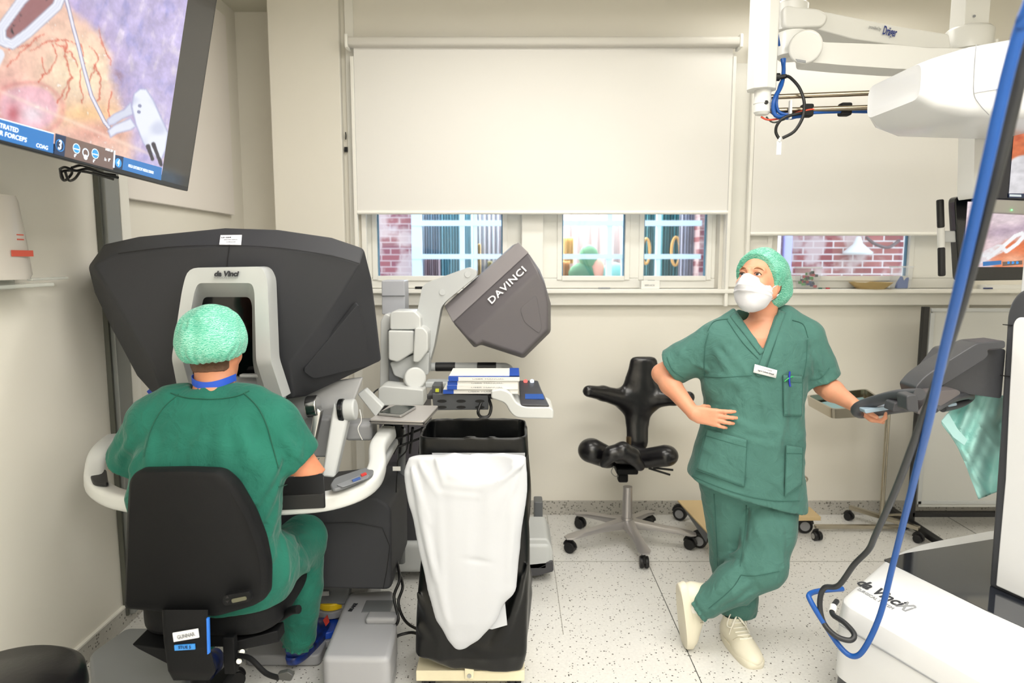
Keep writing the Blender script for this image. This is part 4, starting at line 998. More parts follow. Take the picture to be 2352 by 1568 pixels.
box('seat_plate', L_(1437,1075,.02), (.12,.14,.035), M_plast, t, bev=.01); box('tilt_housing', L_(1430,1095,.02), (.055,.06,.05), M_plast, t, bev=.01)
MB().tube([L_(1410,1070,-.05), L_(1404,1083,-.06), L_(1412,1093,-.05), L_(1420,1093,-.02)], .0025, 6, 4).build('release_cable', mat('grey_cable', '8f8f88', .4), t, sm=60)
for a, b in (((1490,1075),(1539,1090)), ((1500,1074),(1546,1079))): MB().cyl(L_(*a), L_(*b), .006).build('lever', M_blk, t, sm=40)
cx_ = L_(1440,1200).x
MB().cyl((cx_,Y0,.5), (cx_,Y0,.62), .014).build('gas_piston', mat('bronze_tube', '7d6a52', .3, .9), t, sm=40)
zt_ = L_(1440,1117).z; MB().cyl((cx_,Y0,.12), (cx_,Y0,zt_), .030, .026).build('column', M_alus, t, sm=40)
MB().cyl((cx_,Y0,.10), (cx_,Y0,.16), .045, .034).build('hub', M_alus, t, sm=40)
for k, (px, py) in enumerate(((1310,1268),(1479,1303),(1585,1260),(1490,1208),(1333,1212))):
    g = PZ(px, py, 0); d_ = Vector((g.x-cx_, g.y-Y0, 0)); L = max(.2, d_.length); d_.normalize(); s_ = d_.cross(Vector((0,0,1)))
    rs = []
    for s, wd, lo_, hi_ in ((.02,.032,.10,.15),(L*.5,.024,.095,.125),(L*.78,.026,.088,.112),(L,.036,.082,.094),(L+.03,.02,.082,.09)): rs.append(rounded([Vector((cx_,Y0,z))+d_*s+s_*w for w, z in ((-wd,lo_),(wd,lo_),(wd,hi_),(-wd,hi_))], .006, 2))
    MB().loft(rs).build('base_arm', M_alus, t, sm=40)
    caster(Vector((cx_,Y0,0))+d_*L, math.degrees(math.atan2(d_.y, d_.x))+(40, 80, 60, 20, 90)[k], t, .031)
# ---------------------------------------------------------------- standing nurse
wom = thing('person', 'standing person in green scrubs, cap and white face mask, one hand on hip', 'person', (.86, 2.72, 0))
YW = 2.72
WC = P(1742, 653, 2.68); yw, pt = math.radians(43), math.radians(19)
wf = Vector((-math.sin(yw)*math.cos(pt), -math.cos(yw)*math.cos(pt), math.sin(pt))); wx_ = wf.cross(Vector((0,0,1))).normalized(); wz = wx_.cross(wf)
WR = Matrix((wx_, wf, wz)).transposed(); whf = head_f(WC, WR, .97)
aR, aL = P(1645, 782, 2.72), P(1848, 775, 2.74)
bR, bL = P(1520, 858, 2.82), P(1893, 885, 2.72)
cR, cL = P(1594, 950, 2.64), P(1962, 930, 2.56)
def wb(X):
    d = whf(X)
    d = smin(d, cone(X, P(1758, 690, 2.72), P(1748, 752, 2.735), .050, .054), .03)
    d = smin(d, stack(X, [row(1180,1640,1820,YW,.10), row(930,1655,1810,YW,.09), row(830,1640,1850,YW,.10), row(770,1655,1845,YW,.085), row(738,1705,1800,YW+.01,.06)]), .03)
    for a, b, c in ((aR, bR, cR), (aL, bL, cL)):
        d = smin(d, cone(X, a, b, .050, .039), .03)
        d = smin(d, chain(X, [b, b+(c-b)*.28, c], [.037,.041,.025], .02), .02)
    return d
wh, _ = hand(wb, cR, P(1660,962,2.59)-cR, (.25,1,-.05), (0,0,1), .95, curl=(.05,.25,.3), spread=.22, thumb=[(.022,.015,-.006),(.03,.03,-.03),(.03,.045,-.055)])
wh2, _ = hand(wh, cL, P(1998,958,2.52)-cL, (.1,.2,1), (-.3,-.5,-.3), .92, curl=(.5,.9,.7))
lo_ = lambda p, r: [v-r for v in p]; hi_ = lambda p, r: [v+r for v in p]
joined('body', [(wh2, lo_(WC,.15), hi_(WC,.15), .0022), (wh2, (P(1640,800,2.7).x,2.5,1.18), (P(1860,800,2.7).x,2.95,WC.z-.14), .0045),
    (wh2, (P(1480,800,2.8).x,2.4,.90), (P(1690,800,2.6).x,3.0,1.28), .003), (wh2, (P(1845,850,2.7).x,2.35,.90), (P(2030,900,2.5).x,2.9,1.28), .003)], M_skin, wom)
# eyes, brows, lashes
face_bits(WC, WR, wom, .97, gaze=(.14,1,.16))
for sx in (-1, 1):
    loc = lambda x, y, z: WC+WR@(Vector((sx*x, y, z))*.97)
    MB().tube([loc(.014,.098,.030), loc(.026,.0975,.038), loc(.040,.089,.036), loc(.048,.080,.030)], lambda u: .0026*math.sin(math.pi*(u*.8+.15)), 6, 4, 1.2).build('eyebrow', M_brow, wom, sm=60)
    MB().tube([loc(.018,.0945,.0145), loc(.026,.0965,.0195), loc(.037,.0945,.0195), loc(.045,.087,.0125)], .0017, 6, 4).build('upper_lash_line', M_hair, wom, sm=60)
    MB().tube([loc(.019,.0945,.0115), loc(.030,.0955,.0065), loc(.044,.087,.0095)], .0008, 6, 4).build('lower_lash_line', M_lid, wom, sm=60)
def whair(X):
    Q = local(X, WC, WR)/.97
    d = whf(X)-.0025; d = smax(d, -ell(Q, (0,.10,.0), (.074,.106,.092)), .006); d = smax(d, -ell(Q, (0,.06,-.07), (.1,.075,.06)), .01)
    d = smax(d, np.where(Q[:,2] < .05, Q[:,1]+.012, Q[:,1]-.2), .004)
    return smax(d, plane(Q, (0,-.02,-.075), (0,.5,-1)), .01)+.001*vnoise(X, 90, 2)
sdf('hair', whair, lo_(WC,.15), hi_(WC,.16), .003, M_hair, wom)
def wcap(X):
    Q = local(X, WC, WR)/.97
    d = ell(Q, (0,-.022,.052), (.098,.124,.103)); d = smin(d, ell(Q, (0,-.092,.014), (.098,.088,.094)), .03)
    d = smax(d, plane(Q, (0,.078,.088), (0,.160,-.110)), .005)
    s_ = (Q[:,1]-.078)*.160+(Q[:,2]-.088)*-.110; s_ = -s_/.194
    th = np.arctan2(Q[:,0], Q[:,2]*.8-Q[:,1]*.6)
    d = d+.0012*np.sin(th*60)*np.exp(-np.clip(s_, 0, 1)/.012)-.0025*np.exp(-((s_-.006)/.004)**2)+.004*vnoise(Q, 20, 6)+.0025*np.abs(vnoise(Q, 45, 7))
    d = folds(X, d, [(WC+WR@Vector((-.088,.03,.09)), WC+WR@Vector((-.095,-.10,.03)), .004, .003), (WC+WR@Vector((-.06,.05,.125)), WC+WR@Vector((-.05,-.09,.12)), .004, .0035), (WC+WR@Vector((-.09,-.0,.03)), WC+WR@Vector((-.09,-.12,-.01)), .004, .003)])
    return d*.97
sdf('cap', wcap, lo_(WC,.18), hi_(WC,.2), .003, M_cap2, wom, relax=1)
def wmask(X):
    Q = local(X, WC, WR)/.97; Qa = Q.copy(); Qa[:,0] = np.abs(Qa[:,0])
    d = ell(Q, (0,.028,-.046), (.073,.082,.073)); d = smin(d, cone(Q, (0,.096,.012), (0,.114,-.034), .015, .019), .05); d = smin(d, ell(Q, (0,.056,-.090), (.034,.034,.030)), .03)
    top_ = .008-.20*np.maximum(Qa[:,0]-.008, 0)
    d = smax(d, (Q[:,2]-top_)*.8, .003); d = smax(d, .012+.42*np.maximum(Qa[:,0]-.03, 0)*0+(.0-Q[:,1])+.035*np.clip((Q[:,2]+.045)/.04, -1, 1)*0, .003)
    for k, z in enumerate((-.018, -.042, -.064)): d = d-.0026*np.exp(-((Q[:,2]-z+.25*Qa[:,0]*(k-.8)*-.4)/.003)**2)
    return (d+.0016*vnoise(Q, 40, 3))*.97
sdf('face_mask', wmask, lo_(WC,.16), hi_(WC,.16), .0022, M_mask, wom, relax=1); mk_ = wom.children[-1]
for sx in (-1, 1):
    loc = lambda x, y, z: WC+WR@(Vector((sx*x, y, z))*.97)
    MB().tube([loc(.066,.022,-.022), loc(.074,.010,-.008), loc(.083,-.008,.012)], .0022, 6, 4, 1.6).build('ear_loop', M_mask, mk_, sm=60)
    MB().tube([loc(.060,.020,-.078), loc(.070,.004,-.058), loc(.082,-.012,-.036)], .0022, 6, 4, 1.6).build('ear_loop', M_mask, mk_, sm=60)
# tunic
def wt_raw(X):
    d = stack(X, [row(1215,1583,1846,YW,.150,-4), row(1150,1578,1845,YW,.150,-4), row(1095,1581,1843,YW,.146,-4), row(1030,1597,1843,YW,.138,-4), row(975,1612,1842,YW,.13,-4), row(920,1618,1842,YW,.125,-4), row(870,1612,1850,YW,.128), row(820,1618,1868,YW,.125), row(775,1640,1858,YW,.11), row(745,1675,1825,YW+.01,.085), row(722,1700,1800,YW+.02,.065)], 2.4)
    d = smin(d, chain(X, [P(1700,740,2.74), aR], [.062,.072], .02), .03); d = smin(d, chain(X, [P(1800,735,2.74), aL], [.062,.070], .02), .03)
    for a, b, r1, cut in ((aR, bR, .083, .80), (aL, bL, .080, .90)):
        ax = (b-a).normalized(); e = cone(X, a, b, .072, r1); e = smax(e, plane(X, a+(b-a)*cut, ax), .004); d = smin(d, e, .03)
    return d
V0, VL, VR = (1752,803), (1680,712), (1790,705)
_wc = {}
def wcr(a):
    if a not in _wc: _wc[a] = cast(wt_raw, [a[0]], [a[1]], 2.2, 3.0)[0]
    return _wc[a]
hemA, hemB, hemC = P(1578,1100,2.66), P(1838,1172,2.66), P(1700,1136,2.9)
HN = (hemB-hemA).cross(Vector((0,1,.05))).normalized(); HN = HN if HN.z < 0 else -HN
WF = [((1640,800),(1700,890),.012,.010),((1660,790),(1730,870),.010,.008),((1625,850),(1560,810),.010,.008),((1590,830),(1560,880),.008,.007),((1570,800),(1545,850),.008,.007),((1610,780),(1575,840),.008,.006),
      ((1680,960),(1760,1000),.012,.012),((1700,990),(1780,985),.010,.009),((1690,1000),(1790,1030),.012,.008),((1640,990),(1690,900),.010,-.008),((1620,1020),(1680,1080),.012,.007),((1610,1060),(1680,1110),.012,.006),
      ((1840,880),(1836,960),.009,.008),((1815,900),(1822,1010),.012,-.008),((1800,960),(1770,1090),.014,.007),((1870,810),(1895,860),.008,.007),((1855,820),(1865,880),.008,.008),((1880,840),(1900,880),.007,.006),
      ((1745,870),(1760,960),.012,.006),((1650,860),(1690,880),.009,.006),((1710,1040),(1720,1120),.014,.006),((1770,1100),(1830,1150),.009,.008)]
def wtun(X):
    d = wt_raw(X)
    for a, b, cut in ((aR, bR, .80), (aL, bL, .90)): d = smax(d, -cone(X, a+(b-a)*(cut-.22), a+(b-a)*(cut+.3), .052, .082), .003)
    # V neck
    p0, p1, p2 = A3(P(V0[0],V0[1],2.6)), A3(P(VL[0],VL[1]-14,2.6)), A3(P(VR[0]+4,VR[1]-22,2.6)); cm = np.array([0,0,CAMZ])
    n1 = np.cross(p0-cm, p1-cm); n1 /= np.linalg.norm(n1); n2 = np.cross(p2-cm, p0-cm); n2 /= np.linalg.norm(n2)
    a1 = (X-cm)@n1; a2 = (X-cm)@n2; mid = A3(P(1740,730,2.6))
    if (mid-cm)@n1 > 0: a1 = -a1
    if (mid-cm)@n2 > 0: a2 = -a2
    v = np.maximum(a1, a2); v = np.maximum(v, X[:,1]-2.78)
    d = smax(d, -v, .002); d = smax(d, -cone(X, P(1748,735,2.74), P(1750,680,2.72), .054, .062), .004)
    d = smax(d, plane(X, hemA, -HN*-1), .003)
    d = folds(X, d, [(wcr(a), wcr(b), w*1.05, amp*2.0) for a, b, w, amp in WF])
    return d+.0035*vnoise(X, 15, 11)+.0014*vnoise(X, 42, 12)
sdf('tunic', wtun, (P(1500,800,2.7).x,2.5,.58), (P(1925,800,2.7).x,2.98,1.53), .0052, M_scrub2, wom, relax=2); wtu = wom.children[-1]
def st2(name, pts, r=.0017, off=.0014): return stroke(name, wtun, pts, r, M_seam2, wtu, 2.2, off=off)
st2('seam', [(1616,864),(1660,866),(1727,862)]); st2('seam', [(1625,760),(1640,738),(1672,732)]); st2('seam', [(1627,765),(1619,800),(1617,862)])
st2('seam', [(1820,735),(1845,745),(1856,775)]); st2('seam', [(1855,780),(1852,830),(1845,870)]); st2('collar_seam', [(1670,735),(1705,785),(1742,824)]); st2('collar_seam', [(1796,712),(1785,770),(1762,843)])
st2('hem_seam', [(1590,1092),(1650,1118),(1720,1140),(1780,1150),(1836,1150)]); st2('sleeve_hem', [(1532,820),(1545,850),(1570,868)]); st2('sleeve_hem', [(1862,872),(1885,868),(1905,845)])
# neckline band, crossed over
def band(name, a, b, w, off):
    (x0, y0), (x1, y1) = a, b; L = math.hypot(x1-x0, y1-y0); nx, ny = -(y1-y0)/L*w, (x1-x0)/L*w
    return patch(name, wtun, [(x0+nx*.9, y0+ny*.9), (x0, y0), (x1, y1), (x1+nx, y1+ny)], M_scrub2, wtu, 2.2, off=off, nu=5, nv=24, th=.003)
band('neck_band', (1757,806), (1689,716), -16, .002); band('neck_band', (1735,862), (1789,712), 17, .004)
# pockets
def pocket(quad, seam=True, bulge=.006):
    o = patch('pocket', wtun, quad, M_scrub2, wtu, 2.2, off=bulge, nu=16, nv=16, th=.006)
    a, b, c, d = quad; l = lambda p, q, t: (p[0]+(q[0]-p[0])*t, p[1]+(q[1]-p[1])*t)
    for pts in ([a, l(a,d,.5), d], [d, l(d,c,.5), c], [c, l(c,b,.5), b], [l(a,d,.16), l(l(a,d,.16), l(b,c,.16), .5), l(b,c,.16)]): stroke('pocket_seam', wtun, pts, .0016, M_seam2, o, 2.2, off=bulge+.003)
    return o
pocket([(1622,985),(1716,1010),(1710,1118),(1598,1078)]); pocket([(1799,861),(1843,864),(1841,955),(1801,954)], bulge=.004); pocket([(1806,1022),(1844,1028),(1842,1112),(1803,1140)], bulge=.008)
# name badge and pens
bd = patch('name_badge', wtun, [(1734,836),(1785,850),(1782,868),(1730,855)], mat('badge_white', 'f1f1f2', .35), wom, 2.2, off=.014, nu=2, nv=2, th=.003)
q = cast(wtun, [1757,1757,1785,1734,1757], [849,857,851,837,838], 2.2, off=.0175)
rt, upv = (P(1785,850,2.58)-P(1734,836,2.58)).normalized(), Vector((-.2,-.1,1))
bc = P(1758,853,cast(wtun,[1757],[852],2.2,off=.0155)[0].y-.002)
text('Ingrid Solheim Strand', bc+Vector((.002,0,-.003)), rt, upv, .0085, M_logo, bd, width=.062); text('Operasjonssykepleier', bc+Vector((.004,0,.008)), rt, upv, .0055, M_greyink, bd, width=.045)
for pts, m_, r in (([(1814,853),(1813,872),(1815,887)], mat('blue_pen', '1f2fa8', .3), .0036), ([(1802,876),(1812,868),(1822,864)], mat('green_pen', '1f9a4e', .3), .0026)):
    q = cast(wtun, [p[0] for p in pts], [p[1] for p in pts], 2.2, off=.012); MB().tube(q, r, 8, 4).build('pen', m_, wom, sm=50)
# trousers
h1, k1, n1 = P(1672,1120,2.76), P(1684,1290,2.78), P(1698,1432,2.80)
h2, k2, n2 = P(1770,1130,2.74), P(1752,1298,2.62), P(1622,1384,2.64)
def wleg_raw(X):
    d1 = chain(X, [h1, k1, k1+(n1-k1)*.6, n1], [.112,.088,.082,.066], .03)
    d2 = chain(X, [h2, h2+(k2-h2)*.5, k2], [.118,.108,.094], .03); d2 = smin(d2, chain(X, [k2, k2+(n2-k2)*.5, n2], [.090,.080,.060], .02), .025)
    d = smin(d1, d2, .010)
    d = smin(d, ell(X, P(1715,1090,2.74), (.20,.14,.12)), .03)
    return d
WLF = on(wleg_raw, [((1650,1285),(1715,1262),.012,.018),((1640,1345),(1705,1290),.013,.014),((1700,1270),(1738,1325),.009,.016),((1690,1292),(1650,1360),.010,.012),((1716,1170),(1700,1290),.012,-.020),((1705,1240),(1715,1300),.010,.014),
         ((1645,1385),(1725,1332),.010,.012),((1650,1402),(1740,1345),.009,-.010),((1725,1322),(1800,1306),.009,.012),((1735,1180),(1765,1270),.010,.010),((1725,1165),(1745,1240),.008,.009),((1655,1160),(1662,1310),.011,.010),((1630,1180),(1645,1300),.010,-.008),
         ((1640,1150),(1690,1170),.010,.008),((1672,1408),(1735,1392),.010,.014),((1668,1430),(1735,1412),.009,-.012),((1715,1385),(1738,1430),.009,.014),((1790,1200),(1800,1300),.013,.010),((1770,1150),(1800,1200),.010,-.008),((1660,1330),(1630,1375),.010,.012),((1640,1400),(1610,1370),.009,.012),((1760,1320),(1790,1300),.008,.010)], 2.2)
def wleg(X):
    d = folds(X, wleg_raw(X), WLF); d = cuff(X, n1, k1, .055, d, .03); d = cuff(X, n2, k2, .052, d, .03)
    return d+.003*vnoise(X, 15, 21)+.0016*vnoise(X, 45, 22)
sdf('trousers', wleg, (P(1570,1300,2.6).x,2.45,.10), (P(1850,1200,2.6).x,2.95,.96), .0052, M_scrub2, wom); wtr = wom.children[-1]
for pts in ([(1628,1397),(1680,1352),(1702,1320)], [(1702,1320),(1735,1322),(1790,1312)], [(1640,1135),(1645,1220),(1648,1300)], [(1714,1160),(1712,1210),(1700,1300)]): stroke('seam', wleg, pts, .0016, M_seam2, wtr, 2.2, off=.0014)
# shoes: left one stands, right one is crossed behind on its toe
tt_ = PZ(1738,1536,.0)
foot('shoe', tt_+Vector((-.045,.262,0)), tt_, (0,0,1), M_shoe, wom, w=.050)
tc_ = Vector((P(1572,1478,2.70).x, 2.69, .012)); hl_ = P(1560,1343,2.66)
foot('shoe', hl_, tc_, (1,.15,.1), M_shoe, wom, L=(hl_-tc_).length, w=.048)
def ank(X): return smin(cone(X, n1, P(1700,1462,2.76), .036, .034), cone(X, n2, P(1592,1390,2.66), .036, .034), .001)
sdf('sock', ank, (.6,2.55,.05), (1.05,2.9,.4), .005, mat('white_sock', 'e9e6df', .8), wom)
# ================================================================ second console behind, its books, laptop, waste bags
t = thing('second_console', 'second surgical console at the back with tilted lettered head and light grey arm', 'surgical console', (P(1060,1300,3.45).x, 3.45, 0))
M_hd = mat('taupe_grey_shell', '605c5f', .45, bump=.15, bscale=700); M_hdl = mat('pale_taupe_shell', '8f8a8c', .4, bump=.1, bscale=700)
Pz = lambda lst, Y: [P(a, b, Y) for a, b in lst]
dark = Pz([(1074,778),(1237,622),(1252,655),(1258,697),(1258,757),(1200,815),(1108,784),(1094,792)], 3.36)
sil2 = [P(a, b, Y) for a, b, Y in ((1040,740,3.42),(1214,580,3.42),(1250,645,3.42),(1265,697,3.42),(1265,762,3.42),(1203,823,3.42),(1104,791,3.42),(1090,799,3.42))]
sil3 = [P(a, b, Y) for a, b, Y in ((1020,703,3.56),(1190,556,3.56),(1240,620,3.66),(1258,690,3.66),(1258,752,3.66),(1200,806,3.62),(1104,770,3.6),(1075,780,3.6))]
sil4 = [P(a, b, Y) for a, b, Y in ((1024,700,3.85),(1180,560,3.85),(1232,620,3.88),(1248,690,3.88),(1246,745,3.88),(1195,790,3.85),(1104,760,3.85),(1075,765,3.85))]
m = MB(); m.add(dark, [tuple(range(8))]); m.loft([dark, sil2, sil3, sil4], cap=False); m.add(sil4, [tuple(range(8))[::-1]])
m.build('head_shell', M_hd, t, bev=.012)
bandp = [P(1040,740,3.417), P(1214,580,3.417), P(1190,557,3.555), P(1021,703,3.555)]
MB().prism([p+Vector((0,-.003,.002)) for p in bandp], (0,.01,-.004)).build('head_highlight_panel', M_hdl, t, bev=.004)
c0 = P(1196,650,3.375); rt = (P(1237,622,3.36)-P(1074,778,3.36)).normalized(); upv = (P(1127,660,3.42)-P(1155,700,3.36)); upv = (upv-rt*upv.dot(rt)).normalized()
cc_ = (P(1074,778,3.36)+P(1237,622,3.36))*.5*.5+(P(1040,740,3.42)+P(1214,580,3.42))*.5*.5
cc_ = cc_+rt*.075
nrm = rt.cross(upv).normalized(); nrm = nrm if nrm.y < 0 else -nrm
text('DAVINCI', cc_+nrm*.006, rt, upv, .052, mat('white_ink', 'f4f2f2', .4), t, bold=.0008, name='brand_lettering', width=.235, spacing=1.1)
MB().prism(rounded(Pz([(1194,708),(1232,676),(1245,752),(1238,766),(1204,740)], 3.357), .02), (0,.01,0)).build('side_panel', M_hd, t, bev=.003)
arm = rounded(Pz([(957,720),(970,657),(983,648),(1077,613),(1094,622),(1096,633),(1024,692),(1013,706),(997,794),(985,838),(972,848),(978,770),(964,728)], 3.5), .015)
MB().prism(arm, (0,.12,0)).build('pivot_arm', M_lgrey, t, bev=.01)
for px, py, r in ((1074,630,.016),(1016,671,.016)): MB().cyl(P(px,py,3.5), P(px,py,3.497), r).build('arm_cap', M_lgrey, t, bev=.001)
MB().cyl(P(987,761,3.502), P(987,761,3.497), .005).build('arm_screw', M_blk, t)
MB().prism(Pz([(876,644),(929,644),(931,725),(877,722)], 3.6), (0,.14,0)).build('rear_post', mat('cool_grey_abs', 'aeb0b6', .4), t, bev=.006)
box('post_band', P(903,679,3.598), (.12,.01,.003), M_sgrey, t, bev=0)
M_wh2 = M_white
MB().prism(rounded(Pz([(874,735),(884,720),(896,724),(894,895),(872,895)], 3.5), .012), (0,.12,0)).build('tower_side', M_wh2, t, bev=.006)
MB().prism(Pz([(890,757),(898,757),(920,892),(894,892)], 3.46), (0,.12,0)).build('tower_core', M_sgrey, t, bev=.004)
MB().prism(rounded(Pz([(895,720),(904,714),(952,714),(966,728),(967,757),(895,757)], 3.42), .012), (0,.16,0)).build('housing_upper', M_wh2, t, bev=.008)
MB().prism(rounded(Pz([(891,759),(950,760),(952,808),(913,832),(892,826)], 3.40), .012), (0,.16,0)).build('housing_left', M_wh2, t, bev=.008)
MB().prism(rounded(Pz([(952,752),(972,752),(983,765),(983,806),(962,832),(948,832)], 3.38), .012), (0,.16,0)).build('housing_right', M_wh2, t, bev=.008)
MB().prism(rounded(Pz([(895,833),(950,814),(986,810),(984,860),(930,872),(905,862)], 3.44), .01), (0,.12,0)).build('lower_joint', M_lgrey, t, bev=.008)
MB().cyl(P(952,868,3.40), P(954,868,3.36), .054, n=36).build('pivot_disc', M_wh2, t, bev=.01)
MB().prism(rounded(Pz([(868,893),(880,886),(972,895),(973,932),(868,932)], 3.3), .01), (0,.15,0)).build('cross_beam', M_wh2, t, bev=.008)
MB().prism(Pz([(870,930),(974,930),(985,1240),(872,1290)], 3.42), (0,.3,0)).build('column', mat('plum_grey_abs', '5d5a60', .5), t, bev=.01)
MB().prism(Pz([(872,1080),(960,1070),(960,1255),(872,1260)], 3.3), (0,.2,0)).build('lower_box', M_dk2, t, bev=.01)
zb_ = P(900,1262,3.25).z
bs = [PZ(870,1300,.0), PZ(1262,1322,.0)]
box('base_beam', (P(1050,1290,3.35).x, 3.42, .13), (.95, .3, .16), M_lgrey, t, bev=.03)
MB().prism(rounded(Pz([(1190,1236),(1258,1236),(1270,1262),(1270,1300),(1190,1310)], 3.28), .02), (0,.3,0)).build('base_foot', M_lgrey, t, bev=.02)
MB().prism(rounded(Pz([(1192,1296),(1270,1288),(1272,1312),(1240,1322),(1192,1326)], 3.27), .01), (0,.3,0)).build('foot_bumper', M_dk2, t, bev=.01)
box('rear_foot', P(1236,1168,3.9), (.05,.1,.12), M_sgrey, t, bev=.008)
# rear bar of the armrest with black grips
zr = P(1080,843,3.55)
MB().tube([P(990,842,3.6), P(1050,842,3.6), P(1140,842,3.6), P(1168,846,3.55), P(1180,870,3.45)], .022, 12, 5).build('rear_bar', M_lgrey, t, sm=60)
for a, b in ((1000,1046),(1096,1140)): MB().cyl(P(a,842,3.6), P(b,842,3.6), .024).build('rear_grip', M_blk, t, bev=.004)
box('arm_cradle', P(1060,880,3.45), (.36,.10,.03), M_lgrey, t, bev=.008)
box('tray_plate', P(1065,905,3.22), (.33,.14,.02), M_dk2, t, bev=.004)
# front armrest, light grey curve with control panel
ar = rounded(Pz([(1128,897),(1150,893),(1172,900),(1186,925),(1205,934),(1262,934),(1272,942),(1271,962),(1186,960),(1172,948),(1160,925),(1128,915)], 3.02), [.01,.01,.03,.03,.02,.01,.01,.01,.03,.03,.02,.01])
MB().prism(ar, (0,.22,0)).build('armrest', M_white, t, bev=.012)
MB().prism(rounded([P(1192,873,3.34),P(1236,873,3.34),P(1243,892,3.24),P(1262,930,3.02),P(1196,928,3.02),P(1193,890,3.24)], .01), (0,.012,-.03)).build('control_panel', M_dk2, t, bev=.006)
for px, col in ((1207,'d23b35'), (1222,'cfe0ff')): MB().cyl(P(px,876,3.318), P(px,875,3.313), .010).build('panel_button', mat('button_'+col, col, .3, emit=.6), t, sm=40)
MB().prism([P(1206,906,3.145),P(1247,906,3.145),P(1250,917,3.09),P(1206,917,3.09)], (0,-.003,.004)).build('panel_display', mat('blue_display', '2f4f8f', .15, emit=.5), t)
# perforated metal cable box under the books
cbx = thing('cable_box', 'grey metal box with six oval holes below the stack of books', 'cable box', (P(1057,920,3.1).x, 3.12, P(1057,920,3.1).z))
MB().prism(Pz([(992,903),(1121,908),(1122,941),(996,942)], 3.08), (0,.14,0)).build('shell', mat('sheet_metal_grey', '5a5c60', .4, .4), cbx, bev=.004)
for px in (1015,1059,1102):
    for py in (921,935): MB().prism([P(px+11*math.cos(a), py+3.6*math.sin(a), 3.078) for a in np.linspace(0, 2*math.pi, 21)[:-1]], (0,.01,0)).build('hole', M_blk, cbx)
MB().prism(Pz([(1000,893),(1008,893),(1008,900),(1000,900)], 3.075), (0,.01,0)).build('warning_mark', mat('yellow_label', 'c8cf3a', .5), cbx)
MB().prism(Pz([(992,885),(1012,885),(1014,905),(992,905)], 3.09), (0,.1,0)).build('side_tab', MATS['sheet_metal_grey'], cbx, bev=.002)
tag(MB().tube([P(1105,925,3.06), P(1098,945,3.04), P(1105,957,3.05), P(1122,955,3.06), P(1128,935,3.07), P(1122,915,3.1), P(1115,908,3.12)], .007, 8, 5).build('cable', M_cable, sm=60), 'thick black cable looping from a hole of the perforated grey box', 'cable')
tag(MB().tube([P(852,912,3.2), P(862,898,3.3), P(880,889,3.42), P(895,890,3.46)], .004, 8, 5).build('cable', M_cable, sm=60), 'thin black cable curving over the white beam left of the pivot disc', 'cable')
# four books
M_page = mat('book_white', 'ecebe6', .6); M_bblue = mat('book_blue', '1f50b4', .5)
def book(label, x0, x1, ytop, ybot, Y0_, dep, band=True, rz=0):
    a = P(x0, ybot, Y0_); b = P(x1, ybot, Y0_); h = (P(x0, ytop, Y0_).z-a.z); w = b.x-a.x
    t = thing('book', label, 'book', (a.x+w/2, Y0_+dep/2, a.z), 'manuals stacked on the second console'); R = Rz(rz); c = Vector((a.x+w/2, Y0_+dep/2, a.z+h/2))
    box('pages', c, (w-.006, dep-.006, h-.004), M_page, t, R=R, bev=.001)
    cv = MB(); cv.box(c+Vector((0,0,h/2-.0012)), (w, dep, .0022), R).box(c-Vector((0,0,h/2-.0012)), (w, dep, .0022), R).box(c+R@Vector((0,-dep/2+.001,0)), (w, .002, h-.005), R)
    cv.build('cover', M_page, t)
    k = .14 if band else .3
    box('blue_spine_band', c+R@Vector((-w/2+w*k/2,-dep/2-.0008,0)), (w*k, .0014, h), M_bblue, t, R=R, bev=0)
    text('USER MANUAL', c+R@Vector((.02,-dep/2-.0006,0)), R@Vector((1,0,0)), (0,0,1), .006, M_greyink, t, width=w*.45, name='spine_text')
    return c, w, h, t, R
b4 = book('white manual at the bottom of the book stack', 1018, 1190, 894.5, 904, 3.06, .24)
b3 = book('white manual second from the bottom of the book stack', 1027, 1190, 884.8, 894.3, 3.05, .23)
b2 = book('white manual directly under the topmost book of the stack', 1028, 1190, 875.1, 884.6, 3.055, .23)
c, w, h, tt, R = book('topmost manual of the stack, white cover with blue right edge', 1030, 1193, 865.4, 874.9, 3.045, .25)
box('blue_cover_edge', c+Vector((w*.43,0,h/2+.0006)), (w*.14, .25, .001), M_bblue, tt, bev=0)
box('blue_cover_edge', c+Vector((-.0,-.113,h/2+.0006)), (w, .022, .001), M_bblue, tt, bev=0)
# laptop, phone and its shelf
lap = thing('laptop', 'closed silver laptop on the shelf left of the waste bag stand', 'laptop', P(925,950,2.75))
lz = P(925,950,2.75).z
lq = [PZ(848,963,lz), PZ(896,929,lz), PZ(1007,931,lz), PZ(974,967,lz)]
M_silver = mat('silver_laptop', 'c4bfbc', .32, .6)
MB().prism(rounded(lq, .012), (0,0,-.007)).build('lid', M_silver, lap, bev=.0015, seg=2)
MB().prism(rounded([p-Vector((0,0,.0082)) for p in lq], .012), (0,0,-.009)).build('base', mat('dark_silver', '8d8a88', .35, .6), lap, bev=.0015, seg=2)
MB().prism([p-Vector((0,0,.0068)) for p in lq], (0,0,-.0018)).build('gap', M_blk, lap)
ph = thing('phone', 'black smartphone lying on the closed silver laptop', 'phone', PZ(912,948,lz))
pq = [PZ(868,954,lz), PZ(908,936,lz), PZ(957,938,lz), PZ(922,959,lz)]
MB().prism(rounded([p+Vector((0,0,.0012)) for p in pq], .01), (0,0,.010)).build('case', mat('clear_bumper', '8a8a88', .2), ph, bev=.002)
MB().prism(rounded([p+(sum(pq, Vector())/4-p)*.06+Vector((0,0,.0113)) for p in pq], .01), (0,0,.0012)).build('screen', mat('phone_screen', '1b2422', .08), ph)
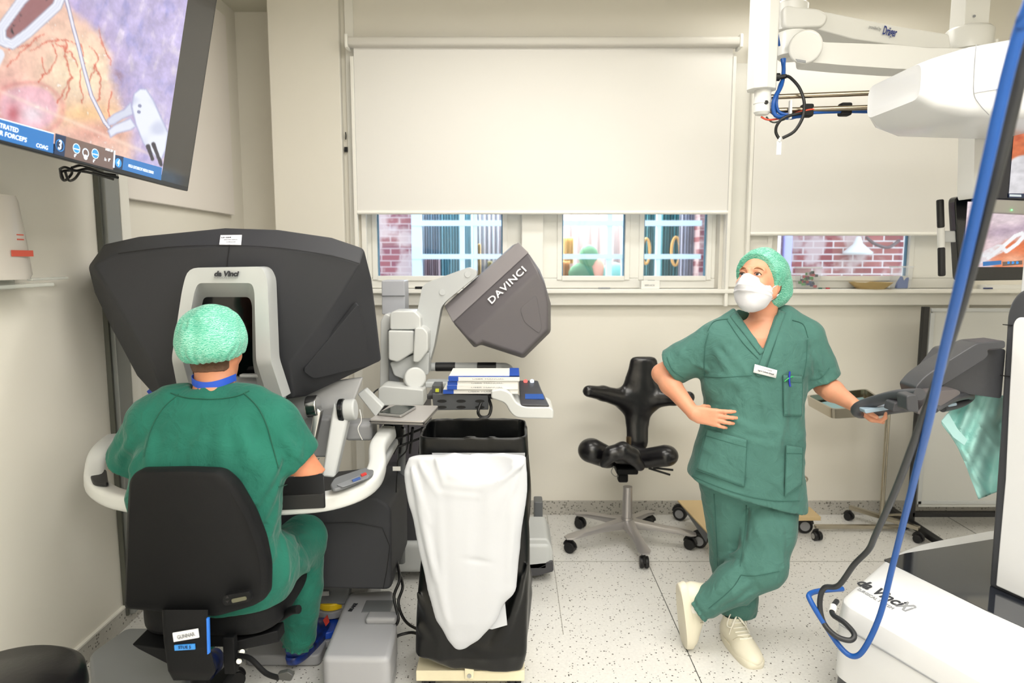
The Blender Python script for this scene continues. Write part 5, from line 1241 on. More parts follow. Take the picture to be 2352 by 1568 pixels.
sh = thing('laptop_shelf', 'black wire shelf bracket carrying the laptop beside the armrest', 'shelf', P(935,990,2.8))
box('plate', (sum(p.x for p in lq)/4, sum(p.y for p in lq)/4, lz-.023), (.20,.20,.008), M_plast, sh, bev=.002)
for px in (905,925,948,970): MB().cyl(P(px,982,2.8), P(px-6,1040,2.85), .006).build('hanger_rod', M_blk, sh, sm=40)
for py in (1000,1020): MB().cyl(P(900,py+12,2.8), P(985,py-22,2.85), .005).build('cross_rod', M_blk, sh, sm=40)
MB().prism(Pz([(897,975),(925,975),(925,1000),(905,1045),(897,1030)], 2.86), (0,.02,0)).build('side_bracket', M_blk, sh, bev=.002)
MB().cyl(P(922,985,2.95), P(922,1290,3.1), .018).build('support_pole', M_sgrey, sh, sm=40)
tag(MB().tube([P(938,975,2.76), P(935,1030,2.76), P(915,1055,2.74), P(912,1080,2.74), P(910,1130,2.76)], .003, 6, 5).build('cable', M_cable, sm=60), 'thin black charging cable hanging below the laptop shelf', 'cable')
tag(box('cable_tag', P(911,1076,2.73), (.032,.004,.018), M_page, bev=.001), 'white paper tag on the cable below the laptop shelf', 'tag')
tag(MB().tube([P(832,1010,2.66), P(822,985,2.66), P(830,965,2.68), P(826,940,2.7)], .0018, 6, 5).build('cable', M_page, sm=60), 'thin white cable beside the round console hinge', 'cable')
# waste bag stand
M_beige = mat('cream_enamel', 'ece3c4', .4, noise=.05, nscale=30)
ws = thing('waste_bag_stand', 'cream metal waste bag stand on casters between console and standing person', 'waste stand', (-.15, 2.45, 0))
q = [PZ(955,1540,.085), PZ(1205,1540,.085), PZ(1208,1390,.085), PZ(985,1390,.085)]
y0_, y1_ = q[0].y, 2.78
MB().prism([Vector((q[0].x,y0_,.085)), Vector((q[1].x,y0_,.085)), Vector((q[1].x,y1_,.085)), Vector((q[0].x,y1_,.085))], (0,0,-.042)).build('base_board', M_beige, ws, bev=.004)
fx = P(1078,1500,y0_).x
MB().box((fx, y0_-.008, .49), (.034,.012,.86)).build('front_post', M_beige, ws, bev=.003)
MB().cyl((fx, y0_-.014, .075), (fx, y0_-.018, .075), .008).build('bolt', M_metal, ws, sm=40)
MB().box((fx, 2.72, .46), (.034,.012,.78)).build('rear_post', M_beige, ws, bev=.003)
rf = [P(956,1003,2.38), P(1216,1003,2.38), P(1216,1003,2.38), P(956,1003,2.38)]; rz_ = rf[0].z; rx0, rx1 = rf[0].x+.008, rf[1].x-.008
for y in (2.382, 2.678): MB().box(((rx0+rx1)/2, y, rz_-.05), (rx1-rx0-.16,.003,.03)).build('rim_bar', M_beige, ws)
for x in (q[0].x+.04, q[1].x-.04):
    for y in (y0_+.05, y1_-.06): caster((x, y, .0), 20, ws, .024)
M_bag = mat('black_bag_film', '050607', .3, bump=.6, bscale=11, spec=.35)
mx_ = (rx0+rx1)/2; hw = (rx1-rx0)/2
def bag(X):
    d = stack(X, [(.088,mx_+.05,2.50,hw*.70,.12,0),(.16,mx_-.01,2.50,hw*1.06,.15,0),(.35,mx_+.005,2.52,hw*1.09,.155,0),(.6,mx_+.01,2.53,hw*1.03,.15,0),(.86,mx_+.005,2.53,hw*1.0,.148,0),(rz_,mx_,2.53,hw*1.0,.148,0)], 5)
    band = stack(X, [(rz_-.085,mx_,2.53,hw*1.035,.158,0),(rz_,mx_,2.53,hw*1.01,.152,0)], 8)
    g_ = lambda a, b: P(a, b, 2.37)
    d = folds(X, d, [(g_(1222,1060),g_(1200,1250),.012,.014),(g_(1226,1240),g_(1180,1400),.012,.016),(g_(1215,1300),g_(1150,1480),.014,.016),(g_(1190,1200),g_(1215,1420),.010,-.012),(g_(945,1200),g_(960,1400),.012,.014),(g_(950,1350),g_(1020,1470),.014,.016),(g_(1120,1480),g_(1180,1350),.012,-.012),(g_(1060,1480),g_(1180,1500),.012,.012),(g_(940,1420),g_(1000,1480),.012,.012)])
    d = smin(d+.006*vnoise(X*np.array([1,1,.25],dtype=np.float32), 26, 4)+.010*vnoise(X*np.array([1,1,.5],dtype=np.float32), 9, 5)*np.clip((.9-X[:,2])/.2, 0, 1), band+.0012*vnoise(X, 40, 2), .002)
    inn = stack(X, [(.3,mx_,2.53,hw*.8,.11,0),(.7,mx_,2.53,hw*.94,.138,0),(rz_+.05,mx_,2.53,hw*.975,.144,0)], 8)
    return smax(d, -(inn+.003*vnoise(X, 20, 8)), .002)
bo = sdf('waste_bag', bag, (rx0-.06,2.28,.08), (rx1+.07,2.75,rz_+.02), .0058, M_bag, None, relax=2); tag(bo, 'large glossy black waste bag folded over the rim of the cream stand', 'bag')
def film(name, col, a):
    m = mat(name, col, .45, bump=.3, bscale=14, alpha=a, spec=.4); m.node_tree.nodes['Principled BSDF'].inputs['Transmission Weight'].default_value = 0; return m
M_wfilm = film('white_bag_film', 'd3d6dc', .82)
def wrow(py, l, r, ry): return row(py, l, r, 2.315, ry)
def wbag(X):
    d = stack(X, [wrow(1490,1048,1070,.012), wrow(1465,1026,1100,.026), wrow(1420,1004,1140,.036), wrow(1350,984,1180,.042), wrow(1260,964,1201,.045), wrow(1160,944,1206,.045), wrow(1085,934,1211,.042), wrow(1045,948,1209,.03)], 2.6)
    d = d+.004*vnoise(X*np.array([1,1,.22],dtype=np.float32), 24, 14)
    g = lambda a, b: P(a, b, 2.28)
    d = folds(X, d, [(g(940,1060),g(985,1200),.010,.012),(g(950,1100),g(1000,1330),.012,.010),(g(960,1060),g(1010,1140),.010,.012),(g(1010,1130),g(1100,1140),.009,.012),(g(1100,1140),g(1205,1060),.010,.014),(g(1190,1090),g(1150,1180),.010,.009),
        (g(1010,1150),g(1020,1380),.012,.007),(g(1060,1280),g(1130,1290),.010,-.006),(g(1000,1300),g(1030,1440),.012,.008),(g(1180,1150),g(1170,1330),.014,.006),(g(1100,1180),g(1160,1130),.008,.006)])
    d = folds(X, d, [(g(1000,1048),g(1020,1110),.008,.018),(g(1020,1112),g(1110,1120),.009,.018),(g(1110,1118),g(1207,1062),.010,.020)]); sc = ell(X, P(1100,1045,2.25), (.135,.09,.105)); d = smax(d, -sc, .004)
    return d
o = sdf('waste_bag', wbag, (P(925,1100,2.3).x,2.2,.10), (P(1222,1100,2.3).x,2.42,.98), .0052, M_wfilm, None, relax=2); tag(o, 'translucent white waste bag hanging in front of the black bag', 'bag')
MB().prism([P(1105,1440,2.33), P(1160,1385,2.33), P(1165,1435,2.33), P(1130,1445,2.33)], (0,.004,0)).build('loose_corner', M_wfilm, o)

MB().prism([P(992,1040,2.345), P(1206,1040,2.345), P(1204,1075,2.345), P(1110,1125,2.345), P(1020,1122,2.345)], (0,.002,0)).build('thin_film', film('thin_white_film', 'd4d6da', .4), o)
# ================================================================ patient cart, pendant, monitors and things along the wall on the right
pc = thing('patient_cart', 'white surgical robot patient cart with dark edged column and dark helm handles, on the right', 'surgical robot cart', (1.9, 2.0, 0))
V2 = lambda x, y, z: Vector((x, y, z))
def out(z, k=0.0):
    A = [(1.165,2.345),(1.30,2.475),(1.60,2.71),(2.06,2.87),(2.7,3.0),(3.1,1.4),(2.6,.7),(1.76,.84)]
    c = (2.1, 1.9); return rounded([V2(c[0]+(x-c[0])*(1-k), c[1]+(y-c[1])*(1-k), z) for x, y in A], [.05,.05,.10,.1,.1,.1,.1,.05], 4)
M_cart = mat('cart_white', 'd9dadb', .25, spec=.45, coat=.2)
def ringz(A, z): return rounded([V2(x, y, z) for x, y in A], [.05,.05,.10,.1,.1,.1,.1,.05], 4)
O_ = [(1.152,2.332),(1.285,2.462),(1.60,2.71),(2.06,2.87),(2.7,3.0),(3.1,1.4),(2.6,.7),(1.745,.84)]
S_ = [(1.168,2.342),(1.298,2.468),(1.61,2.70),(2.06,2.86),(2.69,2.98),(3.08,1.4),(2.6,.72),(1.76,.85)]
T_ = [(1.40,2.50),(1.47,2.57),(1.66,2.69),(2.07,2.84),(2.66,2.95),(3.05,1.4),(2.6,.75),(2.02,.90)]
MB().loft([ringz(O_, .12), ringz(O_, .33), ringz(S_, .385), ringz(T_, .452)]).build('base_shell', M_cart, pc, bev=.008)
MB().loft([out(.015,.03), out(.06,.0), out(.122,.003)]).build('base_bumper', mat('bumper_grey', '4a4d50', .5), pc, sm=50)
MB().tube([V2(1.157,2.31,.318), V2(1.742,.86,.318)], .0022, 6, 0).build('shell_seam', M_greyink, pc)
zt = .4505
gp = [PZ(2028,1287,zt), PZ(2080,1272,zt), PZ(2277,1240,zt), PZ(2420,1222,zt), PZ(2420,1470,zt), PZ(2352,1443,zt), PZ(2268,1405,zt)]
MB().prism(rounded(gp, .01), (0,0,.004)).build('glass_deck', mat('dark_glass', '22252c', .06, spec=.8, coat=.6), pc, bev=.001, seg=2)
nx_ = Vector((.37,-.93,0)).normalized()
def side_pt(px, py):
    """on the sloped shoulder of the base next to the lettering"""
    return PZ(px, py, .428)
sa, sb, sc_ = V2(1.168,2.342,.385), V2(1.76,.85,.385), V2(1.40,2.50,.452)
sn = (sb-sa).cross(sc_-sa).normalized(); sn = sn if sn.z > 0 else -sn
def onS(px, py, off=.0012):
    d = P(px, py, 1)-cam.location; return cam.location+d*((sa+sn*off-cam.location).dot(sn)/d.dot(sn))
rt = (onS(2092,1404)-onS(1970,1336)).normalized(); upv = sn.cross(rt).normalized()
text('da Vinci', onS(2020,1360), rt, upv, .060, M_logo, pc, shear=.22, bold=.0014, width=(onS(2068,1388)-onS(1969,1334)).length, name='logo_lettering')
text('Xi', onS(2079,1392), rt, upv, .066, M_greyink, pc, shear=.22, bold=.0014, width=.05, name='model_lettering')
text('SURGICAL SYSTEM', onS(2010,1374), rt, upv, .018, M_greyink, pc, width=.15, name='small_lettering')
# column
C0 = Vector((1.68, 2.34, 0)); du = Vector((.36, -.93, 0)).normalized(); dv = Vector((.93, .36, 0)).normalized()
def onC(px, py, off=0.0):
    a = C0-dv*off; d = P(px, py, 1)-cam.location; return cam.location+d*((a-cam.location).dot(dv)/d.dot(dv))
def Cp(s_, z, off=0.0): return V2(C0.x, C0.y, z)+du*s_-dv*off
ztp = onC(2332, 664).z
e = [onC(2345, 664), onC(2322, 690), onC(2312, 722), onC(2304, 850), onC(2295, 1000), onC(2270, 1346)]
colp = [Cp(.75, ztp+.01)]+e+[Cp(.75, .45)]
MB().prism(rounded(colp, [0,.05,.04,.02,0,0,0,0]), dv*.36).build('column_frame', mat('column_charcoal', '3f4044', .4), pc, bev=.012)
pn = [onC(2336, 728, .012), onC(2326, 742, .012), onC(2317, 900, .012), onC(2308, 1100, .012), onC(2286, 1345, .012)]
MB().prism(rounded([Cp(.74, pn[0].z, .012)]+pn+[Cp(.74, .452, .012)], [0,.02,.02,0,0,0,0]), dv*.03).build('column_panel', M_cart, pc, bev=.006)
MB().prism([Cp(.06, ztp+.004, -.02), Cp(.7, ztp+.018, -.02), Cp(.7, ztp+.018, -.33), Cp(.06, ztp+.004, -.33)], (0,0,.008)).build('column_cap', M_cart, pc, bev=.003)
for px, py in ((2308,746), (2302,863)): q = onC(px+6, py, .002); MB().box(q, (.03,.004,.003), frame(du, z=(0,0,1))).build('column_gap', M_blk, pc)
# helm: big bracket and two handle arms
M_helm = mat('helm_grey', '3c3d41', .38, bump=.1, bscale=500)
MB().prism(rounded(Pz([(2225,812),(2300,800),(2310,803),(2300,915),(2212,903),(2162,890)], 2.36), .01), (0,.20,0)).build('helm_body', M_helm, pc, bev=.012)
MB().prism(rounded(Pz([(2310,782),(2247,787),(2232,795),(2150,846),(2122,866),(2102,890),(2112,922),(2132,908),(2176,880),(2262,826),(2272,815),(2268,803),(2310,800)], 2.30), [.01,.01,.02,.01,.02,.01,.01,.01,.01,.02,.01,.01,.01]), (0,.10,0)).build('helm_arm', M_helm, pc, bev=.012)
MB().prism(rounded([P(2268,804,2.38), P(2305,800,2.38), P(2305,791,2.5), P(2285,793,2.5)], .01), (0,0,.006)).build('helm_button', M_metal, pc, bev=.002)
def loop(pts, r, name, m_, sm_=6, fl=1.6): return MB().tube(pts, r, 12, sm_, fl).build(name, m_, pc, sm=60)
hp_ = [P(2112,905,2.22), P(2060,908,2.34), P(2005,922,2.44), P(1972,935,2.48), P(1968,945,2.50), P(1985,948,2.53), P(2050,938,2.50), P(2110,930,2.36)]
loop(hp_, .020, 'helm_handle', M_helm, 6, 1.0)
MB().prism(rounded(Pz([(1985,940),(2052,930),(2055,939),(1988,950)], 2.42), .006), (0,.04,0)).build('handle_switch', mat('blue_grey_switch', '8fa2b0', .25), pc, bev=.003)
MB().prism(rounded(Pz([(2082,908),(2108,905),(2112,948),(2084,944)], 2.2), .01), (0,.06,0)).build('handle_clamp', M_helm, pc, bev=.008)
MB().prism(rounded(Pz([(2055,925),(2085,920),(2085,944),(2050,946)], 2.3), .008), (0,.06,0)).build('handle_clamp', M_dk2, pc, bev=.006)
loop([P(2145,940,2.24), P(2190,915,2.3), P(2225,908,2.4), P(2228,914,2.44), P(2205,928,2.42), P(2165,938,2.36)], .013, 'helm_handle', M_helm, 6, 1.0)
MB().prism(rounded(Pz([(2105,950),(2140,900),(2200,894),(2208,903),(2165,930),(2120,952)], 2.24), .01), (0,.06,0)).build('handle_root', mat('helm_taupe', '575253', .4), pc, bev=.008)
MB().prism(rounded(Pz([(2170,930),(2198,924),(2199,931),(2172,936)], 2.36), .004), (0,.02,0)).build('handle_switch', MATS['blue_grey_switch'], pc, bev=.002)
# boom end above
def bsec(px, yt, yb, Y=2.3, dep=.45, rr=.05):
    a, b = P(px, yt, Y), P(px, yb, Y)
    return rounded([V2(a.x, Y, a.z), V2(a.x, Y+dep, a.z), V2(a.x, Y+dep, b.z), V2(a.x, Y, b.z)], rr, 5)
MB().loft([bsec(2112,158,214,2.36,.30,.03), bsec(2118,142,226,2.34,.34,.04), bsec(2160,125,247,2.31,.4,.05), bsec(2240,100,262), bsec(2352,80,266), bsec(2520,60,270)]).build('boom_shell', M_cart, pc, sm=35)
MB().tube([P(2242,102,2.297), P(2238,160,2.297), P(2237,214,2.297), P(2250,240,2.297), P(2272,264,2.297)], .0013, 6, 4).build('boom_seam', M_greyink, pc, sm=60)
MB().tube([P(2237,214,2.297), P(2300,204,2.297), P(2352,199,2.297)], .0012, 6, 4).build('boom_seam', M_greyink, pc, sm=60)
bx0 = P(2400,170,2.5); MB().prism([V2(1.86,2.34,2.2), V2(2.05,2.34,2.2), V2(2.05,2.34,1.4), V2(1.86,2.34,1.4)], (0,.2,0)).build('boom_mast', M_cart, pc, bev=.01)
# hanging cables in front
M_bcab = mat('blue_cable', '0d4f9e', .4); M_bkc = mat('soft_black_cable', '25272a', .45)
tag(MB().tube([V2(1.02,.98,3.09), P(2420,-150,1.02), P(2352,40,1.04), P(2312,180,1.06), P(2262,400,1.10), P(2205,650,1.2), P(2165,820,1.35), P(2135,960,1.5), P(2105,1080,1.7), P(2075,1200,1.9), P(2050,1300,2.02), P(2022,1410,2.08), P(1988,1485,2.12), P(1962,1507,2.15), P(1932,1488,2.18), P(1892,1430,2.22), P(1862,1380,2.25), P(1860,1364,2.27), P(1885,1356,2.3), P(1935,1352,2.34)], .0090, 12, 6).build('blue_cable', M_bcab, sm=60), 'thick blue cable hanging down in front of the patient cart and looping at its base', 'cable')
tag(MB().tube([V2(1.08,1.04,3.09), P(2440,-130,1.08), P(2372,60,1.09), P(2325,260,1.11), P(2268,480,1.14), P(2212,690,1.25), P(2160,850,1.4), P(2105,1000,1.58), P(2055,1130,1.78), P(2012,1225,1.98), P(1995,1262,2.05), P(1962,1296,2.1), P(1926,1344,2.18), P(1893,1350,2.22), P(1883,1385,2.24), P(1892,1430,2.22), P(1920,1460,2.18), P(1952,1470,2.16), P(1962,1456,2.17), P(1940,1430,2.22), P(1914,1412,2.27), P(1912,1396,2.3), P(1922,1380,2.34)], .0090, 12, 6).build('black_cable', M_bkc, sm=60), 'thick black cable hanging beside the blue one and looping at the cart base', 'cable')
tag(MB().cyl(P(1911,1405,2.285), P(1914,1392,2.31), .012).build('cable_tie', M_page, sm=40), 'white tie round the black cable loop at the cart base', 'cable tie')
# ---------------------------------------------------------------- ceiling pendant
M_pend = mat('pendant_white', 'dcdcd8', .3, spec=.5)
pd = thing('ceiling_pendant', 'white double-jointed ceiling pendant with vertical pole, steel rails and strapped cables', 'ceiling pendant', (P(1753,100,3.0).x, 3.0, 3.09))
YP = 3.0; cxp = P(1753,100,YP).x; zb = P(1753,208,YP).z
MB().lathe((cxp,YP,0), [(.062,zb),(.062,3.1)], n=8).build('pole', M_pend, pd, bev=.004)
MB().lathe((P(1751,235,YP).x,YP,0), [(.025,P(1751,264,YP).z),(.034,P(1751,258,YP).z),(.034,P(1751,240,YP).z),(.036,P(1751,239,YP).z),(.036,P(1751,225,YP).z),(.034,P(1751,224,YP).z),(.034,zb)], n=32).build('pole_end', M_pend, pd, sm=40)
MB().cyl(P(1760,235,YP-.034), P(1760,235,YP-.037), .0085).build('end_screw', M_blk, pd)
def arm_(name, pts, Y, dep, rr=.012, m_=M_pend, bev=.012): return MB().prism(rounded(Pz(pts, Y), rr), (0,dep,0)).build(name, m_, pd, bev=bev)
MB().lathe((P(1815,40,3.3).x,3.3,0), [(.06,P(1815,79,3.3).z),(.075,P(1815,74,3.3).z),(.078,P(1815,14,3.3).z),(.06,P(1815,6,3.3).z),(0,P(1815,4,3.3).z)], n=40).build('upper_joint', M_pend, pd, sm=50)
arm_('upper_joint_cover', [(1800,10),(1885,20),(1903,34),(1900,50),(1888,62),(1800,66)], 3.22, .16, .03)
arm_('upper_beam', [(1860,22),(1903,28),(2060,60),(2180,78),(2185,112),(2100,110),(1960,90),(1860,62)], 3.24, .12)
MB().lathe((P(1818,110,3.15).x,3.15,0), [(.05,P(1818,136,3.15).z),(.064,P(1818,130,3.15).z),(.066,P(1818,82,3.15).z),(.06,P(1818,76,3.15).z),(0,P(1818,75,3.15).z)], n=40).build('lower_joint', M_pend, pd, sm=50)
MB().cyl(P(1850,108,3.04), P(1850,108,3.2), .068, n=40).build('lower_joint_disc', M_pend, pd, bev=.01)
arm_('lower_beam', [(1850,84),(1895,97),(2050,102),(2130,110),(2300,112),(2300,165),(2140,160),(2060,158),(1940,150),(1855,142)], 3.07, .12)
MB().prism(Pz([(1828,135),(1851,139),(1851,144),(1832,141)], 3.038), (0,.004,0)).build('type_plate', M_greyink, pd)
rt = (P(2060,76,3.23)-P(1995,62,3.23)).normalized()
text('Dräger', P(2044,73,3.232), rt, (0,0,1), .052, mat('navy_lettering', '22357f', .4), pd, bold=.001, width=.062, name='brand_lettering'); text('provided by', P(2010,64,3.232), rt, (0,0,1), .02, M_greyink, pd, width=.055, name='small_lettering')
xc = P(2225,60,3.4); MB().box((xc.x, 3.4, (P(2225,75,3.4).z+3.1)/2), (.115,.115,3.1-P(2225,75,3.4).z)).build('ceiling_column', M_pend, pd, bev=.004)
for py in (37, 62): MB().cyl(P(2238,py,3.34), P(2238,py,3.336), .006).build('column_screw', M_greyink, pd)
MB().lathe((P(2225,90,3.38).x,3.38,0), [(.10,P(2225,118,3.38).z),(.102,P(2225,74,3.38).z),(.09,P(2225,67,3.38).z),(0,P(2225,66,3.38).z)], n=40).build('column_joint', M_pend, pd, sm=50)
for a, b in (((1766,223),(2112,209)), ((1766,254),(2150,242))): MB().cyl(P(*a,3.0), P(*b,2.9), .0105).build('steel_rail', mat('rail_steel', '9a8f7d', .25, 1), pd, sm=40)
for px in (1815, 2078): box('rail_clip', P(px, 252 if px < 1900 else 243, 2.96), (.010,.02,.075), M_pend, pd, bev=.002)
rl = lambda px, dy=0: P(px, 254-(px-1766)*12/384+dy, 2.975)
vb = pd
M_red = mat('red_cable', 'd4492c', .4); M_dgr = mat('dark_green_cable', '26332c', .4)
for px in (1855, 1943, 2058):
    MB().box(rl(px, 2)+V2(0,.01,0), (.046,.044,.052)).build('wrap', mat('black_velcro', '0b0c0d', .8), vb, bev=.008)
MB().tube([P(1772,256,3.0), P(1790,268,2.99), P(1820,270,2.98), rl(1855,8), rl(1943,7), rl(2000,9), rl(2058,6), P(2110,250,2.95), P(2160,258,2.93), P(2182,256,2.93)], .008, 8, 4).build('blue_cable', M_bcab, vb, sm=60)
MB().tube([P(1800,265,2.99), P(1830,262,2.98), rl(1855,3), rl(1943,3), rl(2058,3), P(2120,252,2.95), P(2175,264,2.93), P(2185,260,2.93)], .009, 8, 4).build('black_cable', M_cable, vb, sm=60)
MB().tube([P(1748,268,3.0), P(1765,275,2.99), P(1800,270,2.98), rl(1855,2)-V2(0,.01,0), rl(1943,-2), rl(1985,-1)-V2(0,.012,0), rl(2035,5)-V2(0,.012,0), rl(2058,6), P(2120,260,2.94), P(2165,275,2.93), P(2205,264,2.93)], .004, 8, 4).build('red_cable', M_red, vb, sm=60)
MB().tube([P(1760,268,3.0), P(1775,281,2.99), P(1800,275,2.98), rl(1855,5), rl(2058,6), P(2120,266,2.94), P(2165,282,2.93), P(2213,266,2.93)], .0035, 8, 4).build('green_cable', M_dgr, vb, sm=60)
MB().tube([P(1797,135,3.05), P(1800,160,3.04), P(1795,195,3.0), P(1780,225,2.97), P(1776,250,2.97), P(1788,268,2.97), P(1840,266,2.97)], .009, 8, 4).build('blue_cable', M_bcab, vb, sm=60)
MB().tube([P(1802,135,3.05), P(1797,180,3.02), P(1790,200,3.0), P(1783,235,2.98), P(1790,258,2.98), P(1815,264,2.97)], .007, 8, 4).build('blue_cable', M_bcab, vb, sm=60)
MB().tube([P(1783,62,3.06), P(1787,85,3.08), P(1790,105,3.1)], .005, 8, 4).build('blue_cable', M_bcab, vb, sm=60)
MB().cyl(P(1781,177,3.0), P(1790,177,3.0), .016).cyl(P(1790,177,3.0), P(1806,175,3.0), .009).build('plug', M_cable, vb, sm=40)
MB().tube([P(1804,175,3.0), P(1815,178,2.98), P(1835,200,2.95), P(1846,228,2.93), P(1847,250,2.93), P(1842,274,2.93), P(1824,302,2.94), P(1797,317,2.96)], .0065, 8, 4).build('black_cable', M_cable, vb, sm=60)
MB().tube([P(1789,318,2.97), P(1782,303,2.97), P(1786,285,2.96), P(1805,268,2.95), P(1850,258,2.95)], .0065, 8, 4).build('black_cable', M_cable, vb, sm=60)
box('white_tag', P(1789,340,2.96), (.02,.004,.055), mat('clear_tag', 'e6eaf0', .3, alpha=.7), vb, bev=.001); MB().cyl(P(1793,317,2.965), P(1789,326,2.96), .006).build('tag_clip', M_pend, vb)
for py in (145, 157, 196): box('socket', P(1779, py, 2.97), (.006,.02,.014), mat('yellow_label', 'c8cf3a', .5) if py == 145 else M_greyink, pd, bev=0)
# ---------------------------------------------------------------- vision cart screens
vc = thing('touchscreen_monitor', 'black framed touchscreen with a vertical side handle, partly behind the hanging cables', 'monitor', (2.35, 3.0, 1.7))
YM = 3.0
fr_ = Pz([(2194,475),(2194,452),(2250,444),(2560,430),(2560,640),(2204,645)], YM)
MB().prism(rounded(fr_, [.02,.03,.05,0,0,.02]), (0,.05,0)).build('bezel', mat('gloss_black', '0c1013', .15), vc, bev=.006)
MB().cyl(P(2159,458,YM), P(2161,523,YM), .0145, n=20).build('grip', M_blk, vc, bev=.006)
MB().cyl(P(2162,568,YM), P(2163,634,YM), .0145, n=20).build('grip', M_blk, vc, bev=.006)
MB().cyl(P(2161,523,YM), P(2162,568,YM), .0145, n=20).build('grip_sleeve', M_pend, vc, sm=40)
MB().prism(Pz([(2165,530),(2200,530),(2200,556),(2165,556)], YM+.01), (0,.02,0)).build('grip_bracket', M_lgrey, vc, bev=.003)
um = thing('upper_monitor', 'wall-side monitor above the touchscreen at the right edge, dark frame with grey lower bar', 'monitor', (2.4, 2.8, 2.0))
YU = 2.8
MB().prism(Pz([(2284,250),(2620,240),(2620,472),(2273,456)], YU), (0,.05,0)).build('bezel', mat('navy_black', '10162b', .2), um, bev=.004)
MB().prism(rounded(Pz([(2258,457),(2620,470),(2620,506),(2256,486)], YU-.01), .008), (0,.05,0)).build('lower_bar', mat('warm_grey_abs', 'bdbdb8', .4), um, bev=.004)
MB().cyl(P(2324,482,YU-.012), P(2324,482,YU-.015), .003).build('status_light', mat('green_led', '63ff7a', .3, emit=3), um)
tag(MB().prism(rounded(Pz([(2240,262),(2292,262),(2262,420),(2240,458),(2236,445)], 2.75), .01), (0,.1,0)).build('monitor_post', M_pend, bev=.006), 'white tapering post between the boom and the touchscreen', 'post')
# ---------------------------------------------------------------- along the wall
mb_ = thing('mobile_board', 'grey mobile board with black frame and feet, behind the cart handles', 'board', (P(2220,1200,3.95).x, 3.95, 0))
YD = 3.95; ztop = P(2115,704,YD).z; xl = P(2112,900,YD).x
MB().box((xl, YD, (ztop+.05)/2), (.035,.03,ztop-.05)).build('post', M_blk, mb_, bev=.003)
MB().box((xl+.55, YD, (ztop+.13)/2), (1.03,.02,ztop-.16)).build('panel', mat('board_grey', 'c9cac6', .4), mb_, bev=.003)
MB().box((xl+.55, YD-.012, ztop-.018), (1.05,.012,.02)).box((xl+.035, YD-.012, (ztop+.13)/2), (.025,.012,ztop-.2)).box((xl+.55, YD-.012, .175), (1.05,.012,.02)).build('panel_edge', M_lgrey, mb_, bev=.002)
MB().box((xl+.55, YD, .10), (1.1,.03,.03)).build('lower_rail', M_blk, mb_, bev=.003)
MB().box((xl, YD-.02, .045), (.04,.62,.035)).build('foot', M_blk, mb_, bev=.004); MB().box((xl+1.08, YD-.02, .045), (.04,.5,.035)).build('foot', M_blk, mb_, bev=.004)
for y in (3.68, 4.15): MB().cyl((xl-.02,y,.02), (xl+.02,y,.02), .02).build('caster', M_blk, mb_, sm=40)
# teal drape hanging from the cart
Lb = [(2218,906),(2190,935),(2163,967),(2172,985),(2190,1010),(2206,1040),(2222,1078),(2236,1115),(2248,1146)]
Rb = [(2305,908),(2305,940),(2304,968),(2303,990),(2302,1015),(2300,1045),(2298,1075),(2296,1100),(2292,1128)]
nu = 30; pts = []; f = []
cl_, cr_ = curve([(a, b, 0) for a, b in Lb], 4), curve([(a, b, 0) for a, b in Rb], 4)
for j, (a, b) in enumerate(zip(cl_, cr_)):
    for i in range(nu):
        u = i/(nu-1); px = a.x+(b.x-a.x)*u; py = a.y+(b.y-a.y)*u
        n_ = float(vnoise(np.array([[px*.03+py*.012, py*.008, .5]], dtype=np.float32), 1.6, 3)[0]); n2 = abs(float(vnoise(np.array([[px*.06-py*.045, py*.02, 1.5]], dtype=np.float32), 1.0, 5)[0]))
        pts.append(P(px, py, 2.50+.03*n_+.016*n2+.012*math.sin(u*7+j*.12)))
for j in range(len(cl_)-1):
    for i in range(nu-1): f.append((j*nu+i, j*nu+i+1, (j+1)*nu+i+1, (j+1)*nu+i))
dr = mk('surgical_drape', pts, f, mat('teal_drape', 'b4ece6', .6, noise=.06, nscale=12, bump=.2, bscale=60), sm=70, solid=.003); tag(dr, 'crumpled light teal drape hanging below the cart helm', 'drape')
MB().prism(Pz([(2163,967),(2178,948),(2200,985),(2222,1010),(2215,1022),(2190,1004)], 2.44), (0,.004,0)).build('folded_flap', mat('pale_teal_drape', 'b9e6e6', .6), dr)
# steel instrument stand with tray
M_st = mat('stand_steel', 'b5ae9f', .22, 1)
si = thing('instrument_stand', 'stainless steel tray stand on casters behind the outstretched arm', 'instrument stand', (P(2030,1200,3.95).x, 3.95, 0))
zt_ = P(1930,915,3.8).z
tq = [PZ(1850,908,zt_), PZ(1912,940,zt_), PZ(2050,932,zt_), PZ(1990,892,zt_)]
tb = MB(); o1 = rounded(tq, .04, 4); cn = sum(tq, Vector())/4; o2 = [cn+(p-cn)*.93 for p in o1]; lo2 = [p-V2(0,0,.05) for p in o2]; lo1 = [p-V2(0,0,.052) for p in [cn+(p-cn)*.96 for p in o1]]
tb.loft([lo1, o1, o2, lo2]).build('tray', M_st, si, sm=40)
MB().prism([cn+(p-cn)*.8-V2(0,0,.045) for p in tq], (0,0,.006)).build('tray_liner', mat('blue_grey_liner', '8fb3b8', .6), si, bev=.002)
xpole = P(2030,1100,3.95).x
MB().cyl((xpole,3.95,.09), (xpole,3.95,zt_-.05), .013).build('pole', M_st, si, sm=40)
